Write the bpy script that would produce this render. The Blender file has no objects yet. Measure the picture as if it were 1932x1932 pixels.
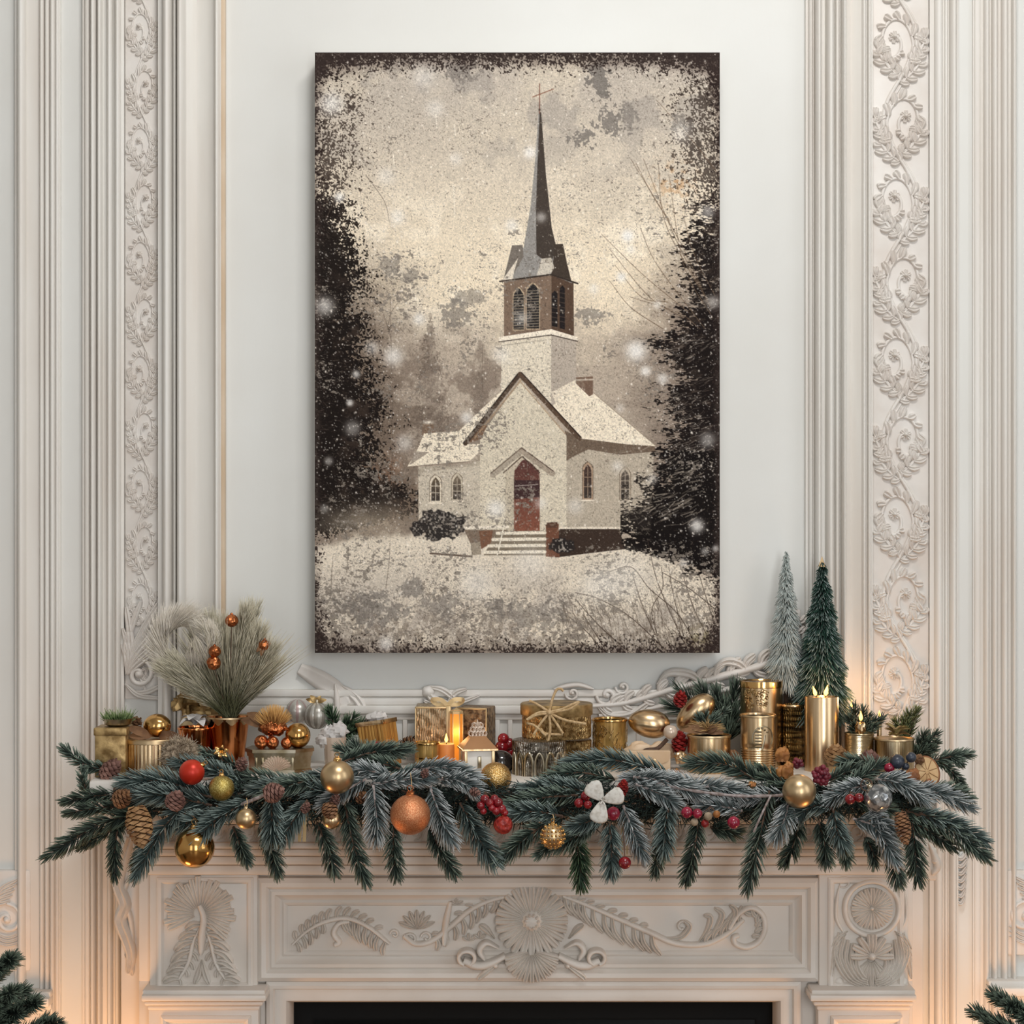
# light levels (watts) and exposure
L_KEY, L_F1, L_F2, L_C = 12, 16, 66, 38
L_W1, L_W2, L_CA, L_CB = 4.4, 4.0, .20, .05
EXPO = 0.07
import bpy, bmesh, math, random
import numpy as np
from mathutils import Vector, Matrix, noise as mnoise
random.seed(7)
rng = np.random.default_rng(7)
SCN = bpy.context.scene
COL = SCN.collection
PI = math.pi
CAMDIST, CAMZ, ZS = 4.0, 1.55, 1.082      # camera distance to the wall, its height, top of the mantel shelf


def sc(Y):                                 # metres per photo pixel at depth Y (wall surface is Y = 0)
    return (CAMDIST + Y) / CAMDIST / 1000.0


def W(px, py, Y):
    s = sc(Y)
    return Vector(((px - 966) * s, Y, CAMZ + (966 - py) * s))


def on_shelf(px, Y):
    return Vector(((px - 966) * sc(Y), Y, ZS))


def above(py, Y, z=ZS):                    # height over z of a point seen at photo row py
    return CAMZ + (966 - py) * sc(Y) - z


def lin(c):
    out = []
    for v in c[:3]:
        v = v / 255.0
        out.append(v / 12.92 if v <= 0.04045 else ((v + 0.055) / 1.055) ** 2.4)
    return out


# ---------------------------------------------------------------- objects
def thing(name, label, cat, loc=(0, 0, 0), group=None, rot=(0, 0, 0)):
    o = bpy.data.objects.new(name, None)
    COL.objects.link(o)
    o.empty_display_size = 0.02
    o.location = loc
    o.rotation_euler = rot
    return tag(o, label, cat, group)


def tag(o, label, cat, group=None, kind=None):
    o['label'] = label
    o['category'] = cat
    if group:
        o['group'] = group
    if kind:
        o['kind'] = kind
    return o


def struct(o, label=None, cat=None):
    o['kind'] = 'structure'
    if label:
        o['label'] = label
    if cat:
        o['category'] = cat
    return o


def root_loc(o):
    v = Vector(o.location)
    while o.parent:
        o = o.parent
        v += Vector(o.location)
    return v


def catmull(pts, n=6):
    pts = [Vector(p) for p in pts]
    if len(pts) < 3:
        return [pts[0].lerp(pts[-1], i / n) for i in range(n + 1)]
    out = []
    P = [pts[0] * 2 - pts[1]] + pts + [pts[-1] * 2 - pts[-2]]
    for i in range(1, len(P) - 2):
        a, b, c, d = P[i - 1], P[i], P[i + 1], P[i + 2]
        for k in range(n):
            t = k / n
            out.append(0.5 * ((2 * b) + (c - a) * t + (2 * a - 5 * b + 4 * c - d) * t * t + (3 * b - a - 3 * c + d) * t ** 3))
    out.append(pts[-1].copy())
    return out


class MB:
    def __init__(s):
        s.v, s.f, s.m = [], [], []
        s.hk = (.62, .75)

    def add(s, verts, faces, mi=0):
        o = len(s.v)
        s.v += [tuple(v) for v in verts]
        s.f += [tuple(i + o for i in f) for f in faces]
        s.m += [mi] * len(faces)
        return s

    def rows(s, rows, closed=False, cap0=False, cap1=False, mi=0):
        n = len(rows[0])
        verts = [v for r in rows for v in r]
        faces = []
        for i in range(len(rows) - 1):
            for j in range(n if closed else n - 1):
                k = (j + 1) % n
                faces.append((i * n + j, i * n + k, (i + 1) * n + k, (i + 1) * n + j))
        if cap0:
            faces.append(tuple(range(n - 1, -1, -1)))
        if cap1:
            b = (len(rows) - 1) * n
            faces.append(tuple(range(b, b + n)))
        return s.add(verts, faces, mi)

    def box(s, a, b, bev=0.0, mi=0, rot=None):
        a, b = Vector(a), Vector(b)
        lo = Vector([min(a[i], b[i]) for i in range(3)])
        hi = Vector([max(a[i], b[i]) for i in range(3)])
        c, h = (lo + hi) / 2, (hi - lo) / 2
        bm = bmesh.new()
        bmesh.ops.create_cube(bm, size=2)
        for v in bm.verts:
            v.co = Vector((v.co.x * h.x, v.co.y * h.y, v.co.z * h.z))
        if bev > 0:
            bmesh.ops.bevel(bm, geom=list(bm.edges), offset=min(bev, min(h) * 0.9), segments=2, affect='EDGES', profile=0.5)
        if rot is not None:
            bmesh.ops.transform(bm, matrix=rot, verts=bm.verts)
        bm.verts.index_update()
        s.add([v.co + c for v in bm.verts], [[v.index for v in f.verts] for f in bm.faces], mi)
        bm.free()
        return s

    def lathe(s, prof, seg=40, c=(0, 0, 0), mi=0, mod=None, axis=None, cap=True):
        c = Vector(c)
        rows = []
        for (r, z) in prof:
            row = []
            for k in range(seg):
                a = 2 * PI * k / seg
                rr = r if mod is None else r * mod(a, z)
                p = Vector((rr * math.cos(a), rr * math.sin(a), z))
                if axis is not None:
                    p = axis @ p
                row.append(p + c)
            rows.append(row)
        return s.rows(rows, closed=True, cap0=cap and prof[0][0] > 1e-3, cap1=cap and prof[-1][0] > 1e-3, mi=mi)

    def ball(s, c, r, seg=32, mi=0, sq=(1, 1, 1), mod=None, axis=None):
        n = max(6, seg // 2)
        prof = [(max(1e-6, math.sin(PI * i / n)) * r, -math.cos(PI * i / n) * r) for i in range(n + 1)]
        c = Vector(c)
        rows = []
        for (q, z) in prof:
            row = []
            for k in range(seg):
                a = 2 * PI * k / seg
                m = 1 if mod is None else mod(a, z / r)
                p = Vector((q * math.cos(a) * sq[0] * m, q * math.sin(a) * sq[1] * m, z * sq[2] * m))
                if axis is not None:
                    p = axis @ p
                row.append(p + c)
            rows.append(row)
        return s.rows(rows, closed=True, mi=mi)

    def tube(s, pts, r, seg=8, cap=True, mi=0):
        pts = [Vector(p) for p in pts]
        n = len(pts)
        rows, N = [], None
        for i, p in enumerate(pts):
            t = (pts[min(n - 1, i + 1)] - pts[max(0, i - 1)])
            if t.length < 1e-9:
                t = Vector((0, 0, 1))
            t.normalize()
            if N is None:
                N = t.orthogonal().normalized()
            N = (N - t * N.dot(t))
            N = N.normalized() if N.length > 1e-6 else t.orthogonal().normalized()
            B = t.cross(N)
            rr = r[i] if isinstance(r, (list, tuple)) else r
            rows.append([p + (N * math.cos(2 * PI * k / seg) + B * math.sin(2 * PI * k / seg)) * rr for k in range(seg)])
        return s.rows(rows, closed=True, cap0=cap, cap1=cap, mi=mi)

    def ribbon(s, pts, w, th, up=(0, 0, 1), mi=0):
        pts = [Vector(p) for p in pts]
        n = len(pts)
        rows = []
        for i, p in enumerate(pts):
            t = (pts[min(n - 1, i + 1)] - pts[max(0, i - 1)]).normalized()
            side = t.cross(Vector(up))
            side = side.normalized() if side.length > 1e-4 else t.orthogonal().normalized()
            nn = side.cross(t).normalized()
            ww = w[i] if isinstance(w, (list, tuple)) else w
            rows.append([p + side * ww / 2 + nn * th / 2, p - side * ww / 2 + nn * th / 2,
                         p - side * ww / 2 - nn * th / 2, p + side * ww / 2 - nn * th / 2])
        return s.rows(rows, closed=True, cap0=True, cap1=True, mi=mi)

    # carved relief: a stroke lying on the plane y = Y (photo pixels), raised towards the room
    def stroke(s, pts, w, h, Y, leaf=False, n=6, taper=(0.25, 0.25), curl=0.0, mi=0, lift=0.0):
        P = catmull([(p[0], p[1], 0) for p in pts], n)
        h = min(h, w * (s.hk[0] if leaf else s.hk[1]))
        m = len(P)
        k = sc(Y)
        rows = []
        for i, p in enumerate(P):
            t = i / (m - 1)
            d = (P[min(m - 1, i + 1)] - P[max(0, i - 1)])
            d = d.normalized() if d.length > 1e-6 else Vector((1, 0, 0))
            nrm = Vector((-d.y, d.x, 0))
            f = min(1.0, taper[0] + (1 - taper[0]) * min(1, t / 0.45) if t < 0.45 else 1.0)
            if t > 0.55:
                f = taper[1] + (1 - taper[1]) * math.sqrt(max(0.0, 1 - ((t - 0.55) / 0.45) ** 2))
            ww = max(0.4, w * f)
            hh = h * (0.45 + 0.55 * f) * (1 + curl * t)
            if leaf:
                prof = [(-1, 0), (-0.8, 0.75), (-0.45, 1.0), (0, 0.5), (0.45, 1.0), (0.8, 0.75), (1, 0)]
            else:
                prof = [(-1, 0), (-0.85, 0.55), (-0.45, 0.92), (0, 1.0), (0.45, 0.92), (0.85, 0.55), (1, 0)]
            row = []
            for (a, b) in prof:
                q = p + nrm * (a * ww / 2)
                v = W(q.x, q.y, Y)
                v.y = Y - (b * hh + (lift if b else 0)) * 0.001 + (0.002 if b == 0 else 0)
                row.append(v)
            rows.append(row)
        o = s.rows(rows, mi=mi)
        nn = len(rows[0])
        b0 = len(s.v) - nn * len(rows)
        s.f += [tuple(b0 + j for j in range(nn)), tuple(b0 + nn * (len(rows) - 1) + j for j in range(nn - 1, -1, -1))]
        s.m += [mi, mi]
        return o

    def dome(s, px, py, r, h, Y, seg=20, ribs=0, mi=0, sy=1.0):
        rows = []
        for i in range(7):
            a = PI / 2 * i / 6
            rr, hh = r * math.cos(a), h * math.sin(a)
            row = []
            for k in range(seg):
                b = 2 * PI * k / seg
                q = rr * (1 + (0.08 * math.cos(ribs * b) if ribs else 0))
                v = W(px + q * math.cos(b), py - q * sy * math.sin(b), Y)
                v.y = Y + 0.002 - hh * 0.001
                row.append(v)
            rows.append(row)
        return s.rows(rows, closed=True, cap1=True, mi=mi)

    # a moulding with mitred corners round a rectangle given in photo pixels
    def frame(s, x0, y0, x1, y1, prof, Y, mi=0, fill=None):
        rows = []
        for (d, h) in prof:
            yy = Y - h * 0.001
            rows.append([Vector((W(x, y, Y).x, yy, W(x, y, Y).z)) for (x, y) in
                         ((x0 + d, y0 + d), (x0 + d, y1 - d), (x1 - d, y1 - d), (x1 - d, y0 + d))])
        return s.rows(rows, closed=True, cap1=bool(fill), mi=mi)

    def build(s, name, mats, parent=None, loc=None, world=False, smooth=40, col=None):
        me = bpy.data.meshes.new(name)
        v = s.v
        if world and parent is not None:
            off = root_loc(parent)
            v = [(a - off.x, b - off.y, c - off.z) for (a, b, c) in v]
        me.from_pydata(v, [], s.f)
        if not isinstance(mats, (list, tuple)):
            mats = [mats]
        for m in mats:
            me.materials.append(m)
        if len(mats) > 1:
            me.polygons.foreach_set('material_index', s.m)
        if smooth:
            me.polygons.foreach_set('use_smooth', [True] * len(me.polygons))
            me.set_sharp_from_angle(angle=math.radians(smooth))
        me.validate()
        me.update()
        o = bpy.data.objects.new(name, me)
        COL.objects.link(o)
        if parent is not None:
            o.parent = parent
        if loc is not None:
            o.location = loc
        return o


def np_object(name, V, tris, colors, mats, parent=None, smooth=True, world=True, quads=None):
    me = bpy.data.meshes.new(name)
    V = np.asarray(V, dtype=np.float32)
    if world and parent is not None:
        V = V - np.array(root_loc(parent), dtype=np.float32)
    faces = []
    nq = 0 if quads is None else len(quads)
    nt = 0 if tris is None else len(tris)
    loops = np.concatenate([a.reshape(-1) for a in ([quads] if nq else []) + ([tris] if nt else [])]).astype(np.int32)
    starts = np.concatenate([np.arange(nq) * 4, nq * 4 + np.arange(nt) * 3]).astype(np.int32)
    me.vertices.add(len(V))
    me.vertices.foreach_set('co', V.reshape(-1))
    me.loops.add(len(loops))
    me.loops.foreach_set('vertex_index', loops)
    me.polygons.add(nq + nt)
    me.polygons.foreach_set('loop_start', starts)
    if smooth:
        me.polygons.foreach_set('use_smooth', np.ones(nq + nt, dtype=bool))
    me.update(calc_edges=True)
    if colors is not None:
        at = me.color_attributes.new('Col', 'FLOAT_COLOR', 'POINT')
        c = np.ones((len(V), 4), dtype=np.float32)
        c[:, :3] = colors
        at.data.foreach_set('color', c.reshape(-1))
    me.materials.append(mats)
    o = bpy.data.objects.new(name, me)
    COL.objects.link(o)
    if parent is not None:
        o.parent = parent
    return o


def perp(Dr):
    a = np.where(np.abs(Dr[:, 2:3]) < 0.9, np.array([[0, 0, 1.0]]), np.array([[1.0, 0, 0]]))
    u = np.cross(Dr, a)
    u /= np.linalg.norm(u, axis=1, keepdims=True) + 1e-9
    return u, np.cross(Dr, u)


def strands(name, paths, rad, c0, c1, mat, parent, mid=0.6, local=False):
    """paths [n,k,3]; three-sided tapering hairs; colour runs from c0 (base) to c1 (tip), each [n,3]"""
    n, k, _ = paths.shape
    V, Cc = [], []
    for j in range(k):
        t = j / (k - 1)
        d = paths[:, min(k - 1, j + 1)] - paths[:, max(0, j - 1)]
        d = d / (np.linalg.norm(d, axis=1, keepdims=True) + 1e-9)
        u, v = perp(d)
        r = (rad * (1 - 0.25 * t) if t < 0.95 else rad * 0.25)
        r = np.broadcast_to(np.asarray(r).reshape(-1, 1), (n, 1))
        for q in range(3):
            a = 2 * PI * q / 3
            V.append(paths[:, j] + (u * math.cos(a) + v * math.sin(a)) * r)
            tt = max(0.0, min(1.0, (t - (1 - mid)) / mid)) if mid < 1 else t
            Cc.append(c0 * (1 - tt) + c1 * tt)
    V = np.stack(V, 1).reshape(-1, 3)
    Cc = np.stack(Cc, 1).reshape(-1, 3)
    base = (np.arange(n) * k * 3)[:, None]
    quads, tris = [], []
    for j in range(k - 1):
        for q in range(3):
            a, b = j * 3 + q, j * 3 + (q + 1) % 3
            quads.append(np.concatenate([base + a, base + b, base + b + 3, base + a + 3], 1))
    e = (k - 1) * 3
    tris.append(np.concatenate([base + e, base + e + 1, base + e + 2], 1))
    return np_object(name, V, np.concatenate(tris), Cc, mat, parent, quads=np.concatenate(quads), world=not local)


TONES = {
    'green': ((30, 44, 38), (138, 154, 138)),
    'blue': ((38, 54, 52), (158, 174, 168)),
    'frost': ((64, 78, 78), (214, 219, 219)),
    'dark': ((26, 36, 31), (110, 126, 108)),
    'olive': ((48, 56, 30), (136, 142, 96)),
    'fresh': ((26, 44, 31), (98, 124, 90)),
}


def sprig(parent, path, nl, n, tone, mat, twig_mat, name='branch', spread=0.95, flat=0.55, rad=0.00125, twig_r=0.0022, twig=True, tipcut=0.0, facing=(0, -1, 0)):
    """needles in a flattened brush round a twig; path = list of world points"""
    P = np.array([tuple(p) for p in catmull(path, 10)])
    seg = np.linalg.norm(np.diff(P, axis=0), axis=1)
    cum = np.concatenate([[0], np.cumsum(seg)])
    L = cum[-1]
    t = np.sort(rng.uniform(0.0, 1.0, n)) ** 0.92
    s = t * L
    B = np.stack([np.interp(s, cum, P[:, i]) for i in range(3)], 1)
    B2 = np.stack([np.interp(np.minimum(s + L * 0.04, L + 0), cum, P[:, i]) for i in range(3)], 1)
    B1 = np.stack([np.interp(np.maximum(s - L * 0.04, 0), cum, P[:, i]) for i in range(3)], 1)
    T = B2 - B1
    T /= np.linalg.norm(T, axis=1, keepdims=True) + 1e-9
    F = np.array(facing, dtype=float)[None]
    Sd = np.cross(T, F)
    Sd /= np.linalg.norm(Sd, axis=1, keepdims=True) + 1e-9
    Nn = np.cross(Sd, T)
    a = rng.uniform(0, 2 * PI, n)
    R = Sd * np.cos(a)[:, None] + Nn * (np.sin(a) * flat)[:, None]
    R /= np.linalg.norm(R, axis=1, keepdims=True)
    ang = spread * (1 - 0.62 * np.clip((t - 0.72) / 0.28, 0, 1)) * rng.uniform(0.86, 1.1, n)
    Dr = T * np.cos(ang)[:, None] + R * np.sin(ang)[:, None]
    ln = nl * rng.uniform(0.8, 1.12, n) * (1 - 0.35 * np.clip((t - 0.8) / 0.2, 0, 1)) * (0.75 + 0.25 * np.clip(t / 0.12, 0, 1))
    bend = T * 0.16
    mid = B + Dr * (ln * 0.55)[:, None]
    tip = B + (Dr + bend) * ln[:, None]
    c0 = np.array(lin(TONES[tone][0]))[None] * rng.uniform(0.6, 1.3, (n, 1))
    c1 = np.array(lin(TONES[tone][1]))[None] * rng.uniform(0.42, 1.3, (n, 1))
    paths = np.stack([B, mid, tip], 1)
    o = strands(name, paths, np.full(n, rad), c0, c1, mat, parent)
    if twig:
        m = MB()
        m.tube([tuple(p) for p in P[::2]], [twig_r * (1.1 - 0.75 * i / max(1, len(P[::2]) - 1)) for i in range(len(P[::2]))], 6)
        off = root_loc(parent) if parent is not None else Vector()
        m.v = [(x - off.x, y - off.y, z - off.z) for (x, y, z) in m.v]
        m.build('twig', twig_mat, o)
    return o


def noise_lump(mb, c, r, amp, freq, seed=0, seg=24, sq=(1, 1, 1)):
    off = Vector((seed * 3.7, seed * 1.3, seed * 2.1))
    c = Vector(c)
    n = seg // 2
    rows = []
    for i in range(n + 1):
        row = []
        for k in range(seg):
            th, ph = PI * i / n, 2 * PI * k / seg
            d = Vector((math.sin(th) * math.cos(ph), math.sin(th) * math.sin(ph), -math.cos(th)))
            q = 1 + amp * mnoise.noise(d * freq + off)
            row.append(c + Vector((d.x * sq[0], d.y * sq[1], d.z * sq[2])) * r * q)
        rows.append(row)
    return mb.rows(rows, closed=True)
# ---------------------------------------------------------------- materials (all node based)
def mat(name, c, rough=0.5, metal=0.0, c2=None, nscale=12.0, stretch=(1, 1, 1), ramp=(0.35, 0.65), bump=0.0, bscale=60.0, bkind='noise',
        coat=0.0, spec=0.5, rough2=None, emit=None, estr=0.0, trans=0.0, alpha=1.0, sub=0.0, sheen=0.0, detail=4.0, bstretch=None, bdist=0.002, ior=1.45):
    m = bpy.data.materials.new(name)
    m.use_nodes = True
    nt = m.node_tree
    b = nt.nodes['Principled BSDF']
    N, Lk = nt.nodes.new, nt.links.new
    b.inputs['Base Color'].default_value = (*lin(c), 1)
    b.inputs['Roughness'].default_value = rough
    b.inputs['Metallic'].default_value = metal
    b.inputs['Coat Weight'].default_value = coat
    b.inputs['Coat Roughness'].default_value = 0.15
    b.inputs['Specular IOR Level'].default_value = spec
    b.inputs['IOR'].default_value = ior
    b.inputs['Transmission Weight'].default_value = trans
    b.inputs['Sheen Weight'].default_value = sheen
    if sub:
        b.inputs['Subsurface Weight'].default_value = sub
        b.inputs['Subsurface Radius'].default_value = (0.02, 0.01, 0.006)
    if emit:
        b.inputs['Emission Color'].default_value = (*lin(emit), 1)
        b.inputs['Emission Strength'].default_value = estr
    co = N('ShaderNodeTexCoord')
    if c2 is not None or rough2 is not None:
        mp = N('ShaderNodeMapping')
        mp.inputs['Scale'].default_value = stretch
        Lk(co.outputs['Object'], mp.inputs['Vector'])
        nz = N('ShaderNodeTexNoise')
        nz.inputs['Scale'].default_value = nscale
        nz.inputs['Detail'].default_value = detail
        Lk(mp.outputs['Vector'], nz.inputs['Vector'])
        mr = N('ShaderNodeMapRange')
        mr.inputs['From Min'].default_value, mr.inputs['From Max'].default_value = ramp
        Lk(nz.outputs['Fac'], mr.inputs['Value'])
        if c2 is not None:
            mx = N('ShaderNodeMix')
            mx.data_type = 'RGBA'
            mx.inputs[6].default_value = (*lin(c), 1)
            mx.inputs[7].default_value = (*lin(c2), 1)
            Lk(mr.outputs['Result'], mx.inputs[0])
            Lk(mx.outputs[2], b.inputs['Base Color'])
        if rough2 is not None:
            mq = N('ShaderNodeMapRange')
            mq.inputs['To Min'].default_value, mq.inputs['To Max'].default_value = rough, rough2
            Lk(mr.outputs['Result'], mq.inputs['Value'])
            Lk(mq.outputs['Result'], b.inputs['Roughness'])
    if bump:
        mp2 = N('ShaderNodeMapping')
        mp2.inputs['Scale'].default_value = bstretch or (1, 1, 1)
        Lk(co.outputs['Object'], mp2.inputs['Vector'])
        if bkind == 'voronoi':
            t = N('ShaderNodeTexVoronoi')
            t.inputs['Scale'].default_value = bscale
            src = t.outputs['Distance']
        elif bkind == 'wave':
            t = N('ShaderNodeTexWave')
            t.inputs['Scale'].default_value = bscale
            t.inputs['Distortion'].default_value = 6.0
            t.inputs['Detail'].default_value = 2.0
            src = t.outputs['Fac']
        else:
            t = N('ShaderNodeTexNoise')
            t.inputs['Scale'].default_value = bscale
            t.inputs['Detail'].default_value = 3.0
            src = t.outputs['Fac']
        Lk(mp2.outputs['Vector'], t.inputs['Vector'])
        bp = N('ShaderNodeBump')
        bp.inputs['Strength'].default_value = bump
        bp.inputs['Distance'].default_value = bdist
        Lk(src, bp.inputs['Height'])
        Lk(bp.outputs['Normal'], b.inputs['Normal'])
    return m


def col_mat(name, rough=0.55, spec=0.35, speckle=0.0, sscale=900.0, sheen=0.0):
    m = bpy.data.materials.new(name)
    m.use_nodes = True
    nt = m.node_tree
    b = nt.nodes['Principled BSDF']
    at = nt.nodes.new('ShaderNodeAttribute')
    at.attribute_name = 'Col'
    b.inputs['Roughness'].default_value = rough
    b.inputs['Specular IOR Level'].default_value = spec
    b.inputs['Sheen Weight'].default_value = sheen
    if speckle:
        co = nt.nodes.new('ShaderNodeTexCoord')
        nz = nt.nodes.new('ShaderNodeTexNoise')
        nz.inputs['Scale'].default_value = sscale
        nz.inputs['Detail'].default_value = 2.0
        nt.links.new(co.outputs['Object'], nz.inputs['Vector'])
        mr = nt.nodes.new('ShaderNodeMapRange')
        mr.inputs['From Min'].default_value, mr.inputs['From Max'].default_value = 0.3, 0.7
        mr.inputs['To Min'].default_value, mr.inputs['To Max'].default_value = 1 - speckle, 1 + speckle
        nt.links.new(nz.outputs['Fac'], mr.inputs['Value'])
        mx = nt.nodes.new('ShaderNodeMix')
        mx.data_type = 'RGBA'
        mx.blend_type = 'MULTIPLY'
        mx.inputs[0].default_value = 1.0
        nt.links.new(at.outputs['Color'], mx.inputs[6])
        nt.links.new(mr.outputs['Result'], mx.inputs[7])
        nt.links.new(mx.outputs[2], b.inputs['Base Color'])
    else:
        nt.links.new(at.outputs['Color'], b.inputs['Base Color'])
    return m


PLASTER = mat('wall_paint', (222, 222, 218), 0.55, c2=(217, 216, 211), nscale=3.0, bump=0.15, bscale=180, bdist=0.0006, bstretch=(1, 1, 0.25))
MOULD = mat('moulding_paint', (226, 223, 217), 0.42, c2=(219, 213, 205), nscale=6.0, stretch=(3, 3, 0.4))
CARVE = mat('carving_paint', (224, 219, 213), 0.48, c2=(214, 206, 198), nscale=14.0)
TANSTRIP = mat('tan_fillet', (206, 186, 162), 0.45, c2=(194, 170, 142), nscale=9.0)
MANTEL = mat('mantel_paint', (226, 219, 211), 0.42, c2=(217, 208, 198), nscale=5.0, bump=0.1, bscale=120, bdist=0.0005)
MANTEL_CARVE = mat('mantel_carving_paint', (228, 222, 214), 0.5, c2=(215, 206, 196), nscale=18.0)
BLACKGLASS = mat('black_fire_glass', (10, 14, 16), 0.14, c2=(22, 29, 31), nscale=5, stretch=(0.4, 1, 3), spec=0.16)
SOOT = mat('firebox_soot', (20, 18, 18), 0.9, c2=(30, 26, 24), nscale=20)
FLOORM = mat('oak_floor', (138, 116, 96), 0.4, c2=(112, 92, 74), nscale=5, stretch=(1, 0.1, 1))
ROOMW = mat('room_wall_paint', (206, 206, 204), 0.7, c2=(200, 200, 197), nscale=2)

NEEDLE = col_mat('spruce_needles', 0.6, 0.3)
GRASS = col_mat('dried_grass', 0.75, 0.2)
TWIG = mat('twig_bark', (98, 74, 58), 0.8, c2=(70, 52, 42), nscale=120)
TWIGF = mat('frosted_twig_bark', (170, 160, 158), 0.8, c2=(120, 104, 98), nscale=140)

GOLD = mat('polished_gold', (218, 174, 112), 0.16, 1.0, c2=(196, 148, 84), nscale=8)
GOLDB = mat('brushed_gold', (228, 200, 162), 0.27, 1.0, c2=(200, 166, 122), nscale=40, stretch=(6, 6, 0.15), bump=0.08, bscale=220, bstretch=(3, 3, 0.05), bdist=0.0005)
GOLDS = mat('satin_champagne', (212, 186, 148), 0.34, 1.0, c2=(200, 172, 132), nscale=20)
GOLDE = mat('embossed_gold', (210, 180, 128), 0.34, 1.0, c2=(136, 106, 66), nscale=130, ramp=(0.4, 0.6), bump=0.9, bscale=120, bkind='wave', bdist=0.002)
GOLDG = mat('gold_glitter', (190, 146, 78), 0.38, 1.0, c2=(236, 204, 150), nscale=420, ramp=(0.45, 0.6), bump=1.0, bscale=480, bdist=0.0015, rough2=0.2)
OLIVEG = mat('olive_gold_glitter', (160, 138, 70), 0.42, 1.0, c2=(206, 188, 120), nscale=520, ramp=(0.45, 0.6), bump=0.7, bscale=620, bdist=0.001)
COPPG = mat('copper_glitter', (196, 120, 80), 0.42, 0.85, c2=(224, 164, 120), nscale=620, ramp=(0.45, 0.6), bump=0.7, bscale=700, bdist=0.001)
COPPER = mat('polished_copper', (220, 148, 96), 0.14, 1.0, c2=(176, 100, 54), nscale=22, stretch=(5, 5, 0.2))
COPPERM = mat('hammered_copper', (212, 134, 84), 0.3, 1.0, c2=(170, 92, 54), nscale=120, bump=0.8, bscale=170, bkind='voronoi', bdist=0.003)
SILVERE = mat('embossed_pewter', (176, 168, 156), 0.3, 1.0, c2=(96, 88, 78), nscale=80, ramp=(0.42, 0.62), bump=0.9, bscale=90, bkind='wave', bdist=0.002)
SILVER = mat('aged_silver', (196, 186, 166), 0.3, 1.0, c2=(150, 136, 108), nscale=40)
SILVERR = mat('ribbed_silver_gold', (200, 182, 150), 0.28, 1.0, c2=(150, 126, 88), nscale=60, stretch=(1, 1, 0.2))
DARKGOLD = mat('dark_antique_gold', (140, 112, 66), 0.35, 1.0, c2=(56, 44, 28), nscale=55, stretch=(0.6, 0.6, 4), ramp=(0.4, 0.6), bump=0.8, bscale=90, bkind='wave', bdist=0.002)
ANTIQ = mat('antique_gold_paper', (190, 160, 110), 0.42, 0.7, c2=(120, 94, 56), nscale=45, ramp=(0.4, 0.62), bump=0.6, bscale=70)
CHAMP = mat('champagne_brocade', (204, 184, 152), 0.38, 0.6, c2=(140, 116, 84), nscale=110, ramp=(0.44, 0.58), bump=0.9, bscale=70, bkind='wave', bdist=0.002)
CHAMPD = mat('brown_brocade', (150, 122, 88), 0.45, 0.5, c2=(92, 68, 46), nscale=120, ramp=(0.44, 0.58), bump=0.8, bscale=110, bkind='voronoi', bdist=0.002)
WOODGOLD = mat('slatted_gold_wood', (214, 166, 92), 0.4, 0.55, c2=(160, 110, 52), nscale=30, stretch=(8, 8, 0.3))
AMBER = mat('amber_glass', (206, 166, 96), 0.1, 0.55, c2=(150, 112, 56), nscale=30, coat=0.6)
CANDLE = mat('amber_wax', (214, 132, 70), 0.45, c2=(170, 84, 44), nscale=26, sub=0.25, emit=(255, 150, 60), estr=0.12)
WAXTOP = mat('melted_wax', (250, 206, 130), 0.35, emit=(255, 190, 90), estr=0.55)
FLAME = mat('candle_flame', (255, 180, 80), 0.5, emit=(255, 176, 74), estr=7.0)
GLOW = mat('painted_candle_glow', (240, 150, 50), 0.4, emit=(255, 150, 46), estr=.3, c2=(200, 130, 60), nscale=30)  # candlelight on a gift box side, put into colour and emission
WHITE = mat('white_lacquer', (232, 228, 220), 0.35, c2=(222, 216, 206), nscale=10)
CREAM = mat('cream_card', (226, 200, 170), 0.6, c2=(214, 184, 150), nscale=14)
CREAMD = mat('cream_card_flap', (214, 184, 150), 0.55, c2=(200, 166, 130), nscale=14)
LINEN = mat('pale_linen', (216, 212, 208), 0.8, c2=(196, 190, 186), nscale=30, bump=0.3, bscale=300)
ROOFB = mat('brown_wood_roof', (168, 120, 74), 0.5, c2=(140, 94, 54), nscale=14)
RED = mat('red_berry', (150, 22, 32), 0.22, c2=(104, 12, 22), nscale=50, coat=0.5)
PINKRED = mat('crimson_berry', (166, 28, 62), 0.24, c2=(120, 14, 40), nscale=50, coat=0.5)
REDM = mat('matte_red_bauble', (206, 62, 36), 0.36, c2=(188, 44, 26), nscale=12, metal=0.35)
REDTEX = mat('red_textured_bauble', (176, 56, 44), 0.4, c2=(120, 26, 24), nscale=160, bump=.9, bscale=150, bkind='voronoi', bdist=.003)
REDCONE = mat('red_painted_cone', (164, 44, 40), 0.4, c2=(116, 22, 24), nscale=60)
PLUM = mat('plum_berry', (122, 40, 52), 0.4, c2=(90, 24, 38), nscale=60)
BLUEB = mat('blueberry', (30, 34, 44), 0.38, c2=(54, 60, 72), nscale=30, coat=0.2)
CONE = mat('pine_cone_scale', (150, 108, 74), 0.7, c2=(100, 66, 44), nscale=60)
CONEL = mat('pale_cone_scale', (180, 140, 96), 0.65, c2=(128, 90, 56), nscale=60)
CONEP = mat('rosy_cone_scale', (150, 112, 100), 0.75, c2=(112, 78, 70), nscale=70)
NUT = mat('golden_seed_pod', (196, 138, 78), 0.5, c2=(140, 88, 44), nscale=40, metal=0.2)
BEIGE = mat('beige_moss', (176, 158, 136), 0.9, c2=(140, 122, 100), nscale=70)
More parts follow.
